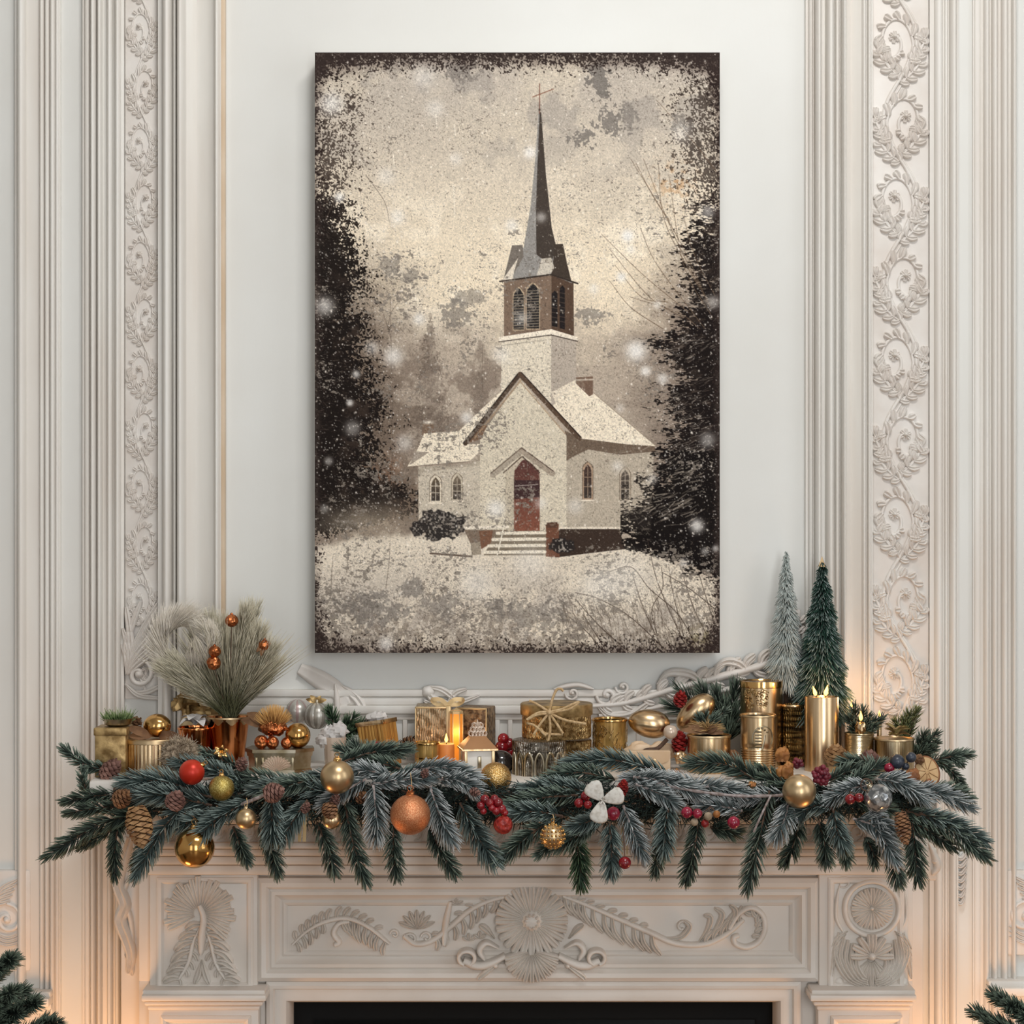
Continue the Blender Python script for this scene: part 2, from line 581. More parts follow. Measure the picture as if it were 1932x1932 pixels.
TWINE = mat('jute_twine', (206, 178, 138), 0.8, c2=(176, 144, 100), nscale=200)
RIBBON = mat('satin_gold_ribbon', (216, 190, 146), 0.32, 0.35, c2=(196, 166, 116), nscale=20)
PEARL = mat('pearl_finish', (216, 196, 178), 0.25, 0.25, c2=(206, 184, 164), nscale=20, coat=0.4)
STRIPE = mat('striped_silver', (206, 204, 198), 0.3, 0.5, c2=(190, 186, 178), nscale=20)
STRIPED = mat('stripe_grey', (168, 162, 152), 0.4, 0.4, c2=(136, 130, 120), nscale=20)
PINKSTR = mat('dusty_pink_stripe', (186, 162, 158), 0.4, 0.3, c2=(170, 146, 142), nscale=20)
PETAL = mat('white_petal', (212, 208, 200), 0.7, c2=(180, 172, 160), nscale=160, stretch=(1, 1, 1), ramp=(.45, .75), sub=0.1)
MERC = mat('mercury_glass', (206, 206, 204), 0.12, 0.75, c2=(120, 122, 124), nscale=95, ramp=(0.42, 0.55), bump=0.8, bscale=80, bkind='voronoi', bdist=0.003)
ORANGE = mat('dried_orange_slice', (230, 198, 152), 0.7, c2=(204, 164, 116), nscale=36, stretch=(1, 1, 1))
PEEL = mat('dried_peel', (158, 104, 60), 0.6, c2=(120, 74, 42), nscale=40)
LEAFB = mat('dried_leaf', (132, 96, 64), 0.75, c2=(96, 66, 44), nscale=40)
MOSS = mat('green_moss', (92, 112, 62), 0.85, c2=(60, 80, 46), nscale=60)
CANVAS = mat('canvas_edge', (206, 202, 196), 0.7, c2=(190, 186, 180), nscale=60, bump=0.2, bscale=600)
PRINT = col_mat('printed_canvas', 0.75, 0.08, speckle=0.14, sscale=520)
SOIL = mat('dark_filler', (52, 42, 34), 0.9, c2=(36, 28, 22), nscale=60)
PALETREE = col_mat('ghost_tree_bristles', 0.8, 0.15)
# ================================================================ THE ROOM
XL, XR, YF, ZC = -2.7, 2.7, -6.2, 3.7

m = MB(); m.box((XL - .1, YF - .1, -.1), (XR + .1, .12, 0))
struct(m.build('floor', FLOORM), 'oak floor of the room', 'floor')
m = MB(); m.box((XL - .1, YF - .1, ZC), (XR + .1, .12, ZC + .1))
struct(m.build('ceiling', ROOMW), 'white ceiling of the room', 'ceiling')
m = MB(); m.box((XL - .1, 0, 0), (XR + .1, .12, ZC))
struct(m.build('wall_back', PLASTER), 'white painted wall behind the fireplace', 'wall')
m = MB(); m.box((XL - .1, YF, 0), (XL, 0, ZC))
struct(m.build('wall_left', ROOMW), 'plain side wall', 'wall')
# unseen windows added for the area lights: one in the right wall, two in front
def wall_with_holes(axis, pos, lo, hi, holes, name, label):
    m = MB()
    def slab(a0, a1, z0, z1):
        if axis == 'x':
            m.box((pos, a0, z0), (pos + .1, a1, z1))
        else:
            m.box((a0, pos - .1, z0), (a1, pos, z1))
    cur = lo
    for (a0, a1, z0, z1) in holes:
        slab(cur, a0, 0, ZC)
        slab(a0, a1, 0, z0)
        slab(a0, a1, z1, ZC)
        cur = a1
    slab(cur, hi, 0, ZC)
    struct(m.build(name, ROOMW), label, 'wall')
wall_with_holes('x', XR, YF, 0, [(-2.9, -1.6, 1.0, 3.4)], 'wall_right', 'side wall with an added tall window')
wall_with_holes('y', YF, XL, XR, [(-2.2, -1.0, 0.5, 3.3), (0.6, 1.9, 0.5, 3.3)], 'wall_front', 'wall with two added windows facing the fireplace')
def window(name, axis, pos, a0, a1, z0, z1):
    m = MB()
    def bar(p0, p1, q0, q1):
        if axis == 'x':
            m.box((pos - .02, p0, q0), (pos + .05, p1, q1), .005)
        else:
            m.box((p0, pos - .05, q0), (p1, pos + .02, q1), .005)
    w = .05
    bar(a0, a0 + w, z0, z1); bar(a1 - w, a1, z0, z1); bar(a0, a1, z0, z0 + w); bar(a0, a1, z1 - w, z1)
    bar((a0 + a1) / 2 - .02, (a0 + a1) / 2 + .02, z0, z1)
    for k in (1, 2):
        z = z0 + (z1 - z0) * k / 3
        bar(a0, a1, z - .015, z + .015)
    struct(m.build(name, WHITE), 'white frame of an added unseen window', 'window')
window('added_window_1', 'x', XR, -2.9, -1.6, 1.0, 3.4)
window('added_window_2', 'y', YF, -2.2, -1.0, 0.5, 3.3)
window('added_window_3', 'y', YF, 0.6, 1.9, 0.5, 3.3)


# ---- vertical wall mouldings: profile given in photo pixels, run from the floor to above the frame
def vmould(name, x0, x1, base, beads, mt=None, ztop=2.95, label=None, k=1.3):
    xs = [x0 + i * 0.5 for i in range(int((x1 - x0) * 2) + 1)]
    ys = []
    for x in xs:
        h = (base(x) if callable(base) else base) * k
        for (a, b, hh) in beads:
            if a <= x <= b:
                c, r = (a + b) / 2, (b - a) / 2
                h = max(h, (base(x) if callable(base) else base) * k + k * hh * math.sqrt(max(0, 1 - ((x - c) / r) ** 2)))
        ys.append(h)
    m = MB()
    rows = []
    for z in (0.0, ztop):
        row = [Vector(((x0 - 966) / 1000, 0.004, z))]
        row += [Vector(((x - 966) / 1000, -h / 1000, z)) for x, h in zip(xs, ys)]
        row += [Vector(((x1 - 966) / 1000, 0.004, z))]
        rows.append(row)
    m.rows(rows, cap0=True, cap1=True)
    return struct(m.build(name, mt or MOULD, smooth=50), label, 'moulding')

vmould('trim_1', 30, 116, 7, [(36, 52, 13), (77, 86, 7), (87, 96, 7), (97, 106, 7), (107, 114, 4)],
       label='outermost reeded wall moulding on the left edge of the photo')
vmould('trim_2', 158, 236, 9, [(162, 173, 5), (174, 185, 14), (187, 196, 12), (205, 216, 11), (220, 231, 11)],
       label='reeded wall moulding beside the narrow carved vine panel')
def base3(x):
    if x < 355: return 12
    if x < 372: return 12 - 9 * (x - 355) / 17
    if x < 410: return 3 + 9 * ((x - 372) / 38) ** 1.4
    return 12 - 8 * max(0, (x - 418)) / 9
vmould('trim_3', 302, 428, base3, [(312, 329, 11), (331, 338, 6), (339, 355, 15), (409, 418, 8)],
       label='broad wall moulding between the narrow carved panel and the picture wall', k=2.0)
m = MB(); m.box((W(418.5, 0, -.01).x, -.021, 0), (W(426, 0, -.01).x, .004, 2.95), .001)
struct(m.build('trim_4', TANSTRIP), 'thin tan fillet edging the picture wall', 'moulding')  # thin tan strip, darker than the moulding beside it
def base5(x):
    if x < 1592: return 8
    if x < 1604: return 8 - 5 * (x - 1592) / 12
    if x < 1622: return 3 + 7 * (x - 1604) / 18
    return 10
vmould('trim_5', 1518, 1643, base5, [(1522, 1531, 6), (1533, 1546, 15), (1554, 1570, 13), (1572, 1581, 6), (1583, 1592, 14), (1622, 1630, 6), (1632, 1640, 6)],
       label='reeded wall moulding between the picture wall and the wide carved panel', k=2.0)
vmould('trim_6', 1752, 1806, 8, [(1760, 1776, 10), (1779, 1786, 5), (1788, 1802, 14)],
       label='wall moulding on the outer side of the wide carved panel')
vmould('trim_7', 1834, 1916, 6, [(1836, 1848, 3), (1853, 1864, 10), (1868, 1880, 10), (1886, 1899, 11), (1905, 1914, 12)],
       label='outermost reeded wall moulding on the right edge of the photo')

# ---- carved vertical panels ----
def leaflets(c, path, n, ln, side, w, h, Y, t0=.05, t1=.95, fwd=.7, curl=.4, clip=None):
    P = catmull([(p[0], p[1], 0) for p in path], 12)
    for i in range(n):
        t = t0 + (t1 - t0) * i / max(1, n - 1)
        j = min(len(P) - 2, int(t * (len(P) - 1)))
        p, d = P[j], (P[j + 1] - P[j]).normalized()
        q = Vector((-d.y, d.x, 0)) * side
        L = ln * (1 - .35 * abs(2 * t - 1)) if not callable(ln) else ln(t)
        a = p + q * 1
        b = p + q * L * .55 + d * L * fwd * .35
        e = p + q * L * (1 - curl * .3) + d * L * fwd
        if clip:
            b.x, e.x = min(max(b.x, clip[0]), clip[1]), min(max(e.x, clip[0]), clip[1])
        c.stroke([a, b, e], w, h * (.8 + .4 * ((i * 7) % 5) / 4), Y, leaf=True, n=4, taper=(.55, .45))


def vine(mb, x0, x1, y0, y1, Y, period, seed, big=False):
    r = random.Random(seed)
    Wd = x1 - x0
    cx, amp = (x0 + x1) / 2, Wd * (.30 if big else .26)
    clip = (x0 + 2, x1 - 2)
    n = int((y1 - y0) / 10)
    sx = lambda y: cx + amp * math.sin(2 * PI * y / period)
    mb.stroke([(sx(y0 + (y1 - y0) * i / n), y0 + (y1 - y0) * i / n) for i in range(n + 1)], Wd * .075, 12, Y, n=2, taper=(1, 1))
    mb.stroke([(sx(y0 + (y1 - y0) * i / n) + Wd * .07, y0 + (y1 - y0) * i / n + 4) for i in range(n + 1)], Wd * .045, 9, Y, n=2, taper=(1, 1))
    half = period / 2
    k = int(y0 // half) - 1
    while k * half < y1:
        ym = (k + .5) * half                       # widest point of the bend
        side = 1 if math.sin(2 * PI * ym / period) > 0 else -1
        ccx, ccy = cx - side * Wd * .10, ym + half * .04
        R = Wd * .34
        asp = min(1.9, half * .36 / R)
        sp = []
        for i in range(17):
            t = i / 16
            a_ = (PI * .5 if side > 0 else PI * .5) - side * (t * 2 * PI * 1.3) - side * 1.3
            rr = R * (1 - .80 * t)
            sp.append((ccx + rr * math.cos(a_), ccy + rr * asp * math.sin(a_)))
        if ccy - R * asp < y1:
            mb.stroke([(sx(ccy + half * .42), ccy + half * .42)] + sp, Wd * .07, 11, Y, n=3, taper=(.8, .7))
            for i in range(1, 12):
                (ax, ay), (bx, by) = sp[i], sp[i + 1]
                ox, oy = ax - ccx, (ay - ccy) / asp
                L = math.hypot(ox, oy) + 1e-6
                g = R * (.50 - .02 * i) * r.uniform(.8, 1.15)
                ex, ey = ax + ox / L * g + (bx - ax) * .9, ay + oy / L * g * asp * .8 + (by - ay) * .9
                ex = min(max(ex, clip[0]), clip[1])
                mb.stroke([(ax, ay), ((ax + ex) / 2 - (by - ay) * .12, (ay + ey) / 2 + (bx - ax) * .12), (ex, ey)], Wd * .145, 10 + 4 * r.random(), Y, leaf=True, n=4, taper=(.55, .6))
            (hx, hy) = sp[-1]
            for q in range(6):
                a_ = q * PI / 3 + seed
                mb.stroke([(hx, hy), (hx + Wd * .10 * math.cos(a_), hy + Wd * .11 * math.sin(a_))], Wd * .085, 13, Y, leaf=True, n=3, taper=(.4, .8))
            mb.dome(hx, hy, Wd * .045, 16, Y, 10)
            # acanthus leaves filling the corners between scroll and border
            for (sg, yy, ln) in ((side, ym - half * .52, .40), (side, ym + half * .30, .34), (-side, ym - half * .44, .32), (-side, ym + half * .46, .36)):
                bx, by = sx(yy), yy
                ex = min(max(bx + sg * Wd * .42, clip[0] + 3), clip[1] - 3)
                if abs(ex - bx) < Wd * .12:
                    ex = bx + (-sg) * Wd * .3
                path = [(bx, by), (bx + (ex - bx) * .55, by - half * ln * .35), (ex, by - half * ln * .85), (ex - (ex - bx) * .15, by - half * ln)]
                mb.stroke(path, Wd * .06, 11, Y, n=4)
                leaflets(mb, path, 6, Wd * .19, 1, Wd * .12, 10, Y, .1, .95, .9, .4, clip)
                leaflets(mb, path, 6, Wd * .19, -1, Wd * .12, 10, Y, .1, .95, .9, .4, clip)
        k += 1


def carved_panel(name, x0, x1, y0, y1, period, seed, big, label, extra=None):
    m = MB(); m.box((W(x0, 0, -.006).x, -.006, W(0, y1, 0).z), (W(x1, 0, -.006).x, .004, W(0, y0, 0).z), .001)
    o = struct(m.build(name, CARVE), label, 'carved panel')
    c = MB()
    vine(c, x0 + 3, x1 - 3, y0, y1 - 10, -.006, period, seed, big)
    if extra:
        extra(c)
    c.build('vine_carving', CARVE, o, smooth=60)
    return o

def leaf_foot(c):                     # widened acanthus foot at the bottom of the narrow panel
    Y = -.012
    base = (240, 1272)
    for (ex, ey, w, b) in ((306, 1128, 15, -22), (292, 1150, 13, -10), (312, 1170, 14, -30), (310, 1200, 13, -26), (265, 1135, 14, -22), (238, 1145, 14, 12),
                           (232, 1185, 13, 14), (230, 1215, 12, 10), (300, 1225, 12, -20)):
        mx, my = (base[0] + ex) / 2 + b * .6, (base[1] + ey) / 2 + abs(b) * .4
        c.stroke([base, (mx, my), (ex, ey)], w, 11, Y, leaf=True, n=6, taper=(0.5, 0.35))
    sp = [(262 + (30 - 1.6 * i) * math.cos(-2.2 + i * .5), 1272 + (30 - 1.6 * i) * math.sin(-2.2 + i * .5)) for i in range(17)]
    c.stroke(sp, 9, 10, Y, n=3, taper=(.7, .6))
    c.dome(262, 1272, 8, 11, Y, 12)
    for (a, b, d) in (((236, 1290), (262, 1312), (308, 1318)), ((250, 1305), (280, 1305), (318, 1285)), ((262, 1230), (290, 1240), (300, 1265))):
        c.stroke([a, b, d], 11, 10, Y, leaf=True, n=6)

carved_panel('trim_8', 236, 302, -90, 1318, 215, 3, False, 'narrow wall panel carved with a climbing vine and acanthus foot', leaf_foot)
carved_panel('trim_9', 1643, 1752, -90, 1430, 300, 8, True, 'wide wall panel carved with scrolling acanthus vine')

# lower wall: carved scroll panels and dado ledges at both edges of the photo
def scroll_corner(c, cx, cy, R, side, Y):
    sp = [(cx + R * (1 - .05 * i) * math.cos(-PI / 2 + side * i * .42), cy + R * (1 - .05 * i) * math.sin(-PI / 2 + side * i * .42)) for i in range(18)]
    c.stroke(sp, R * .3, 12, Y, n=3, taper=(.8, .6))
    c.dome(cx, cy, R * .25, 13, Y, 12)
    for k in range(5):
        a = -0.3 - k * .28
        ex, ey = cx - side * (R * (1.2 + .5 * k)) * .6 + side * 20, cy - R * 1.1 - k * 14
        c.stroke([(cx - side * R * .8, cy - 2), (cx - side * R * (.9 - .1 * k), cy - R * (.8 + .25 * k)), (cx + side * (R * .2 + 4 * k), cy - R * (1.2 + .35 * k))], R * .34, 12, Y, leaf=True, n=6)
    for k in range(3):
        c.stroke([(cx - R, cy + R * (.6 + .3 * k)), (cx, cy + R * (1.1 + .25 * k)), (cx + R * 1.1, cy + R * (.7 + .3 * k))], R * .26, 10, Y, leaf=True, n=6)

m = MB(); m.box((W(-60, 0, 0).x, -.012, W(0, 1830, 0).z), (W(60, 0, 0).x, .004, W(0, 1640, 0).z), .004)
o = struct(m.build('trim_10', CARVE), 'carved scroll block at the lower left edge of the photo', 'carved panel')
c = MB(); scroll_corner(c, 14, 1735, 30, 1, -.012); c.build('scroll_carving', CARVE, o, smooth=60)
m = MB(); m.box((W(1898, 0, 0).x, -.012, W(0, 1800, 0).z), (W(2010, 0, 0).x, .004, W(0, 1640, 0).z), .004)
o = struct(m.build('trim_11', CARVE), 'carved scroll block at the lower right edge of the photo', 'carved panel')
c = MB(); scroll_corner(c, 1934, 1730, 30, -1, -.012); c.build('scroll_carving', CARVE, o, smooth=60)
def ledge(name, xa, xb, y, label):
    m = MB()
    for (d, h, a, b) in ((40, 14, 0, 12), (55, 12, 10, 26), (34, 10, 24, 36), (22, 8, 34, 46)):
        m.box((W(xa, 0, 0).x, -d / 1000, W(0, y + b, 0).z), (W(xb, 0, 0).x, .004, W(0, y + a, 0).z), .003)
    struct(m.build(name, MOULD), label, 'moulding')
ledge('trim_12', -160, 104, 1862, 'dado ledge low on the wall beside the left tree')
ledge('trim_13', 1856, 2100, 1842, 'dado ledge low on the wall above the right tree')

# overmantel rail and panel boards behind the gifts
m = MB()
for (a, b, d) in ((1300, 1314, 12), (1314, 1330, 8), (1330, 1346, 14), (1346, 1358, 7)):
    m.box((W(418, 0, 0).x, -d / 1000, W(0, b, 0).z), (W(1524, 0, 0).x, .004, W(0, a, 0).z), .003)
for x in (500, 560, 640, 760, 782, 900, 934, 958, 1130, 1200):
    m.box((W(x, 0, 0).x, -.006, W(0, 1450, 0).z), (W(x + 9, 0, 0).x, .004, W(0, 1356, 0).z), .002)
struct(m.build('trim_14', MOULD), 'horizontal panel rail running behind the gifts', 'moulding')

# carved garland swag climbing to the right under the picture
m = MB()
Y = -.014
up_ = [(1118, 1332), (1180, 1326), (1250, 1306), (1330, 1284), (1400, 1266), (1455, 1248), (1490, 1216), (1503, 1180), (1507, 1150)]
m.stroke(up_, 15, 16, Y, n=5, taper=(.6, .3))
m.stroke([(1130, 1350), (1240, 1334), (1340, 1308), (1420, 1290), (1480, 1262), (1512, 1220), (1514, 1180)], 12, 12, Y, n=5, taper=(.6, .4))
leaflets(m, up_, 17, 30, -1, 15, 17, Y, .08, .96, .9, .6)
leaflets(m, up_, 13, 20, -1, 12, 22, Y, .10, .94, 1.3, .2)
leaflets(m, up_, 13, 24, 1, 14, 15, Y, .05, .9, .9, .5)
m.stroke([(1240, 1292), (1262, 1270), (1300, 1272), (1322, 1286)], 18, 18, Y, leaf=True, n=6)
m.stroke([(1340, 1270), (1366, 1250), (1392, 1252), (1410, 1268)], 18, 18, Y, leaf=True, n=6)
for (cx, cy, R) in ((1145, 1312, 20), (1175, 1296, 14), (1405, 1262, 15), (1080, 1308, 14), (1330, 1276, 12)):
    sp = [(cx + R * (1 - .055 * i) * math.cos(PI - i * .45), cy + R * (1 - .055 * i) * math.sin(PI - i * .45)) for i in range(16)]
    m.stroke(sp, R * .42, 13, Y, n=3, taper=(.8, .7))
    m.dome(cx, cy, R * .3, 13, Y, 12)
m.stroke([(1125, 1330), (1150, 1352), (1190, 1350), (1225, 1325)], 18, 12, Y, leaf=True, n=6)
m.stroke([(1045, 1300), (1060, 1296), (1090, 1292), (1120, 1300)], 10, 10, Y, n=6)
struct(m.build('trim_15', CARVE, smooth=60), 'carved acanthus swag climbing the wall behind the tins', 'carving')
m = MB()
for (p, w) in ((((806, 1300), (816, 1318), (850, 1330)), 16), (((812, 1296), (835, 1302), (862, 1322)), 13), (((880, 1300), (860, 1308), (846, 1328)), 13), (((800, 1322), (820, 1330), (846, 1332)), 13),
               (((845, 1330), (870, 1325), (905, 1312)), 10)):
    m.stroke(p, w, 12, -.014, leaf=True, n=6, taper=(.5, .5))
m.dome(808, 1305, 12, 13, -.014, 14, 5); m.dome(848, 1330, 9, 14, -.014, 12)
struct(m.build('trim_16', CARVE, smooth=60), 'small carved bow on the panel rail above the gift boxes', 'carving')
m = MB()
m.stroke([(565, 1262), (590, 1275), (630, 1300), (655, 1330)], 36, 6, -.006, leaf=True, n=6, taper=(.6, .5))
m.stroke([(632, 1290), (636, 1320), (636, 1352)], 12, 6, -.012, n=6)
m.stroke([(640, 1292), (670, 1315), (690, 1345)], 20, 7, -.006, leaf=True, n=6)
struct(m.build('trim_17', CARVE, smooth=60), 'faint leaf shaped carving on the wall above the striped bauble', 'carving')

# ================================================================ THE FIREPLACE
FP = thing('fireplace', 'white carved fireplace surround with a long mantel shelf', 'fireplace', (0, -.15, 0))
YB = -.15
def fbox(m, x0, x1, y0, y1, Yf, Yb=.0, bev=.002):      # front face seen at the given pixels at depth Yf
    a, b = W(x0, y0, Yf), W(x1, y1, Yf)
    m.box((a.x, Yf, a.z), (b.x, Yb, max(0.0, b.z)), bev)

m = MB()
m.box((-.738, -.305, ZS - .036), (.738, 0, ZS), .006)
m.build('mantel_shelf', MANTEL, FP, world=True)
m = MB()
fbox(m, 226, 1768, 1511, 1534, -.285); fbox(m, 244, 1750, 1534, 1556, -.262, bev=.008); fbox(m, 258, 1742, 1556, 1590, -.232)
fbox(m, 250, 1746, 1590, 1602, -.244, bev=.004); fbox(m, 258, 1742, 1602, 1616, -.228, bev=.006); fbox(m, 266, 1738, 1616, 1632, -.212, bev=.004); fbox(m, 272, 1742, 1632, 1652, -.198, bev=.007)
m.build('cornice', MANTEL, FP, world=True)
c = MB()                                       # scroll carving on the cornice band
for k in range(46):
    x = 300 + k * 31
    c.stroke([(x, 1584), (x + 8, 1562), (x + 20, 1562), (x + 22, 1574), (x + 13, 1576)], 6, 6, -.232, n=4)
    c.stroke([(x + 16, 1586), (x + 26, 1580), (x + 30, 1566)], 6, 6, -.232, leaf=True, n=4)
c.build('cornice_carving', MANTEL_CARVE, FP, world=True, smooth=60)

# body round the opening
m = MB()
fbox(m, 262, 1722, 1640, 1852, -.15)
fbox(m, 262, 502, 1850, 2620, -.15); fbox(m, 1508, 1722, 1850, 2620, -.15)
m.build('surround_body', MANTEL, FP, world=True)
# pilasters
def pilaster(x0, x1, ix0, ix1, name):
    m = MB()
    fbox(m, x0, x1, 1645, 1872, -.172, -.1, .003)
    m.frame(ix0, 1655, ix1, 1866, [(0, 0), (0, 4), (4, 6), (9, 5), (12, 1), (14, -1), (14, -3)], -.172)
    for (a, b, d, ex) in ((1868, 1878, -.212, 14), (1878, 1890, -.222, 16), (1890, 1898, -.208, 10), (1898, 1906, -.194, 4)):
        fbox(m, x0 - ex, x1 + ex, a, b, d, -.1, .003)
    fbox(m, x0 - 2, x1 + 2, 1904, 2600, -.185, -.1, .003)
    m.frame(x0 + 22, 1916, x1 - 12, 2480, [(0, 0), (0, 5), (5, 8), (10, 6), (14, 0), (20, -4), (26, 2), (32, 4), (36, 0), (40, -2)], -.185)
    return m.build(name, MANTEL, FP, world=True, smooth=30)
pl = pilaster(282, 486, 296, 478, 'pilaster')
pr = pilaster(1545, 1714, 1562, 1706, 'pilaster')
m = MB()                                       # plinths
for (a, b) in ((262, 505), (1520, 1735)):
    m.box((W(a, 0, -.2).x, -.215, 0), (W(b, 0, -.2).x, -.1, .16), .006)
m.build('plinth', MANTEL, FP, world=True)

# frieze frame
m = MB()
m.frame(486, 1652, 1545, 1850, [(0, 0), (2, 16), (10, 22), (18, 20), (24, 12), (28, 15), (34, 15), (38, 8), (46, 3), (50, 6), (54, 4), (57, 0)], YB)
m.build('frieze_frame', MANTEL, FP, world=True, smooth=30)
# opening frame
m = MB()
m.frame(503, 1848, 1510, 2700, [(0, 0), (1, 14), (8, 18), (14, 16), (17, 8), (22, 10), (30, 12), (38, 10), (42, 2), (45, -12), (45, -60)], YB)
m.build('opening_frame', MANTEL, FP, world=True, smooth=30)
m = MB(); fbox(m, 540, 1475, 1860, 2700, -.085, -.075, 0)
fs = m.build('fire_glass', BLACKGLASS, FP, world=True)
m = MB(); m.frame(546, 1878, 1470, 2690, [(0, 0), (0, 5), (8, 7), (14, 4), (40, 3), (46, 0)], -.085)
m.build('glass_frame', mat('black_frame', (14, 16, 17), .5, spec=.2), fs, world=True)

# ---- frieze carving ----
Y = YB - .001
c = MB(); c.hk = (1.05, 1.25)
cx, cy = 1003, 1735
for k in range(24):
    a = 2 * PI * k / 24
    ca, sa = math.cos(a), math.sin(a)
    c.stroke([(cx + 16 * ca, cy + 16 * sa), (cx + 45 * ca, cy + 45 * sa), (cx + 68 * ca, cy + 68 * sa)], 16, 12, Y, leaf=True, n=5, taper=(.35, .8), lift=9)
c.dome(cx, cy, 62, 8, Y, 32); c.dome(cx, cy, 24, 28, Y, 24, 12)
for k in range(10):
    a = 2 * PI * k / 10
    c.dome(cx + 12 * math.cos(a), cy + 12 * math.sin(a), 5, 33, Y, 8)
c.build('rosette', MANTEL_CARVE, FP, world=True, smooth=60)
c = MB(); c.hk = (1.05, 1.25)                                       # shell fan under the rosette
for k in range(13):
    a = math.radians(16 + k * 12.3)
    L = 50 + 8 * math.sin(k * PI / 12)
    c.stroke([(1003 + 8 * math.cos(a), 1790 + 8 * math.sin(a)), (1003 + 30 * math.cos(a), 1790 + 30 * math.sin(a)), (1003 + L * 1.05 * math.cos(a), 1790 + L * math.sin(a))], 12, 12, Y, leaf=True, n=5, taper=(.3, .85), lift=18)
for s_ in (-1, 1):                             # ribbons with curled ends
    X = lambda q: 1003 + s_ * q
    c.stroke([(X(50), 1800), (X(80), 1815), (X(105), 1818), (X(128), 1808)], 16, 14, Y, n=6, taper=(.7, .8), lift=16)
    sp = [(X(122 + 15 * math.cos(1.2 - i * .5)), 1803 + 13 * math.sin(1.2 - i * .5)) for i in range(12)]
    c.stroke(sp, 8, 10, Y, n=3, taper=(1, 1), lift=21)
    c.stroke([(X(62), 1786), (X(85), 1776), (X(98), 1790), (X(88), 1808)], 12, 12, Y, n=6, lift=16)
    c.stroke([(X(60), 1812), (X(80), 1826), (X(96), 1838), (X(100), 1844)], 12, 10, Y, leaf=True, n=6, lift=18)
    c.stroke([(X(70), 1770), (X(86), 1752), (X(98), 1744)], 13, 14, Y, leaf=True, n=6)
    c.dome(X(68), 1818, 8, 30, Y, 12)
c.build('shell_and_ribbons', MANTEL_CARVE, FP, world=True, smooth=60)

c = MB(); c.hk = (1.05, 1.25)
right = [(1062, 1690), (1100, 1704), (1160, 1730), (1220, 1756), (1275, 1779), (1330, 1780), (1372, 1760), (1402, 1734)]
c.stroke(right, 12, 12, Y, n=6, taper=(.6, .8))
leaflets(c, right[:5], 11, 46, 1, 11, int(12 * 1.5), Y, .04, .8, .9)
leaflets(c, right[:5], 9, 16, -1, 10, int(11 * 1.5), Y, .04, .7, 1.0)
curl = [(1375, 1752), (1395, 1722), (1418, 1712), (1438, 1726), (1442, 1752), (1430, 1776), (1408, 1786), (1388, 1780), (1384, 1768), (1394, 1764)]
c.stroke(curl, 12, 13, Y, n=6, taper=(.8, .7))
leaflets(c, curl[1:6], 6, 22, 1, 10, int(11 * 1.5), Y, .1, .9, .6)
leaflets(c, right[5:], 6, 30, -1, 11, int(12 * 1.5), Y, .0, .9, 1.2)
for (a, b, d, e) in (((1330, 1776), (1352, 1750), (1362, 1724), (1348, 1712)), ((1318, 1778), (1335, 1752), (1340, 1730), (1328, 1726)), ((1362, 1760), (1384, 1730), (1386, 1715), (1376, 1706)),
                     ((1246, 1770), (1282, 1768), (1300, 1748), (1290, 1736))):
    c.stroke([a, b, d, e], 12, 13, Y, leaf=True, n=6)
sp = [(1287 + (14 - .9 * i) * math.cos(.6 - i * .5), 1748 + (14 - .9 * i) * math.sin(.6 - i * .5)) for i in range(13)]
c.stroke(sp, 6, 13, Y, n=3, taper=(.9, .8))
c.build('scroll_leaf_carving', MANTEL_CARVE, FP, world=True, smooth=60)
c = MB(); c.hk = (1.05, 1.25)
arch = [(552, 1782), (580, 1756), (615, 1738), (655, 1732), (695, 1748), (735, 1780)]
c.stroke(arch, 10, 11, Y, n=6, taper=(.5, .5))
leaflets(c, arch, 12, 24, -1, 10, int(12 * 1.5), Y, .08, .85, .55)
leaflets(c, arch[:3], 5, 30, 1, 10, int(12 * 1.5), Y, .15, .95, -.4)
leaflets(c, arch[2:], 8, 40, 1, 11, int(12 * 1.5), Y, .25, .95, .5)
c.stroke([(660, 1738), (640, 1742), (630, 1760), (640, 1776), (632, 1782)], 11, 13, Y, n=6, taper=(.7, .9))
left = [(958, 1690), (920, 1700), (885, 1718), (850, 1748), (815, 1774), (785, 1780), (762, 1764)]
c.stroke(left, 12, 12, Y, n=6, taper=(.7, .7))
leaflets(c, left[:5], 9, 34, -1, 11, int(12 * 1.5), Y, .05, .95, .6)
leaflets(c, left[:5], 6, 16, 1, 9, int(11 * 1.5), Y, .1, .9, .9)
c.stroke([(850, 1700), (842, 1740), (838, 1782)], 14, 14, Y, n=6, taper=(.6, .7))
for (cx_, cy_, R) in ((775, 1772, 13), (805, 1768, 11), (745, 1762, 9)):
    sp = [(cx_ + R * (1 - .06 * i) * math.cos(PI + i * .5), cy_ + R * (1 - .06 * i) * math.sin(PI + i * .5)) for i in range(13)]
    c.stroke(sp, 5.5, 13, Y, n=3, taper=(.9, .8))
for k in range(7):
    a = math.radians(200 + 23 * k)
    c.stroke([(787, 1752), (787 + 16 * math.cos(a), 1752 + 16 * math.sin(a)), (787 + 36 * math.cos(a), 1752 + 36 * math.sin(a))], 10, 12, Y, leaf=True, n=4)
for (px, py) in ((862, 1706), (905, 1770), (885, 1774)):
    for k in range(3):
        a = math.radians(210 + 60 * k)
        c.stroke([(px, py), (px + 14 * math.cos(a), py + 14 * math.sin(a))], 9, 11, Y, leaf=True, n=4)
c.build('scroll_leaf_carving', MANTEL_CARVE, FP, world=True, smooth=60)

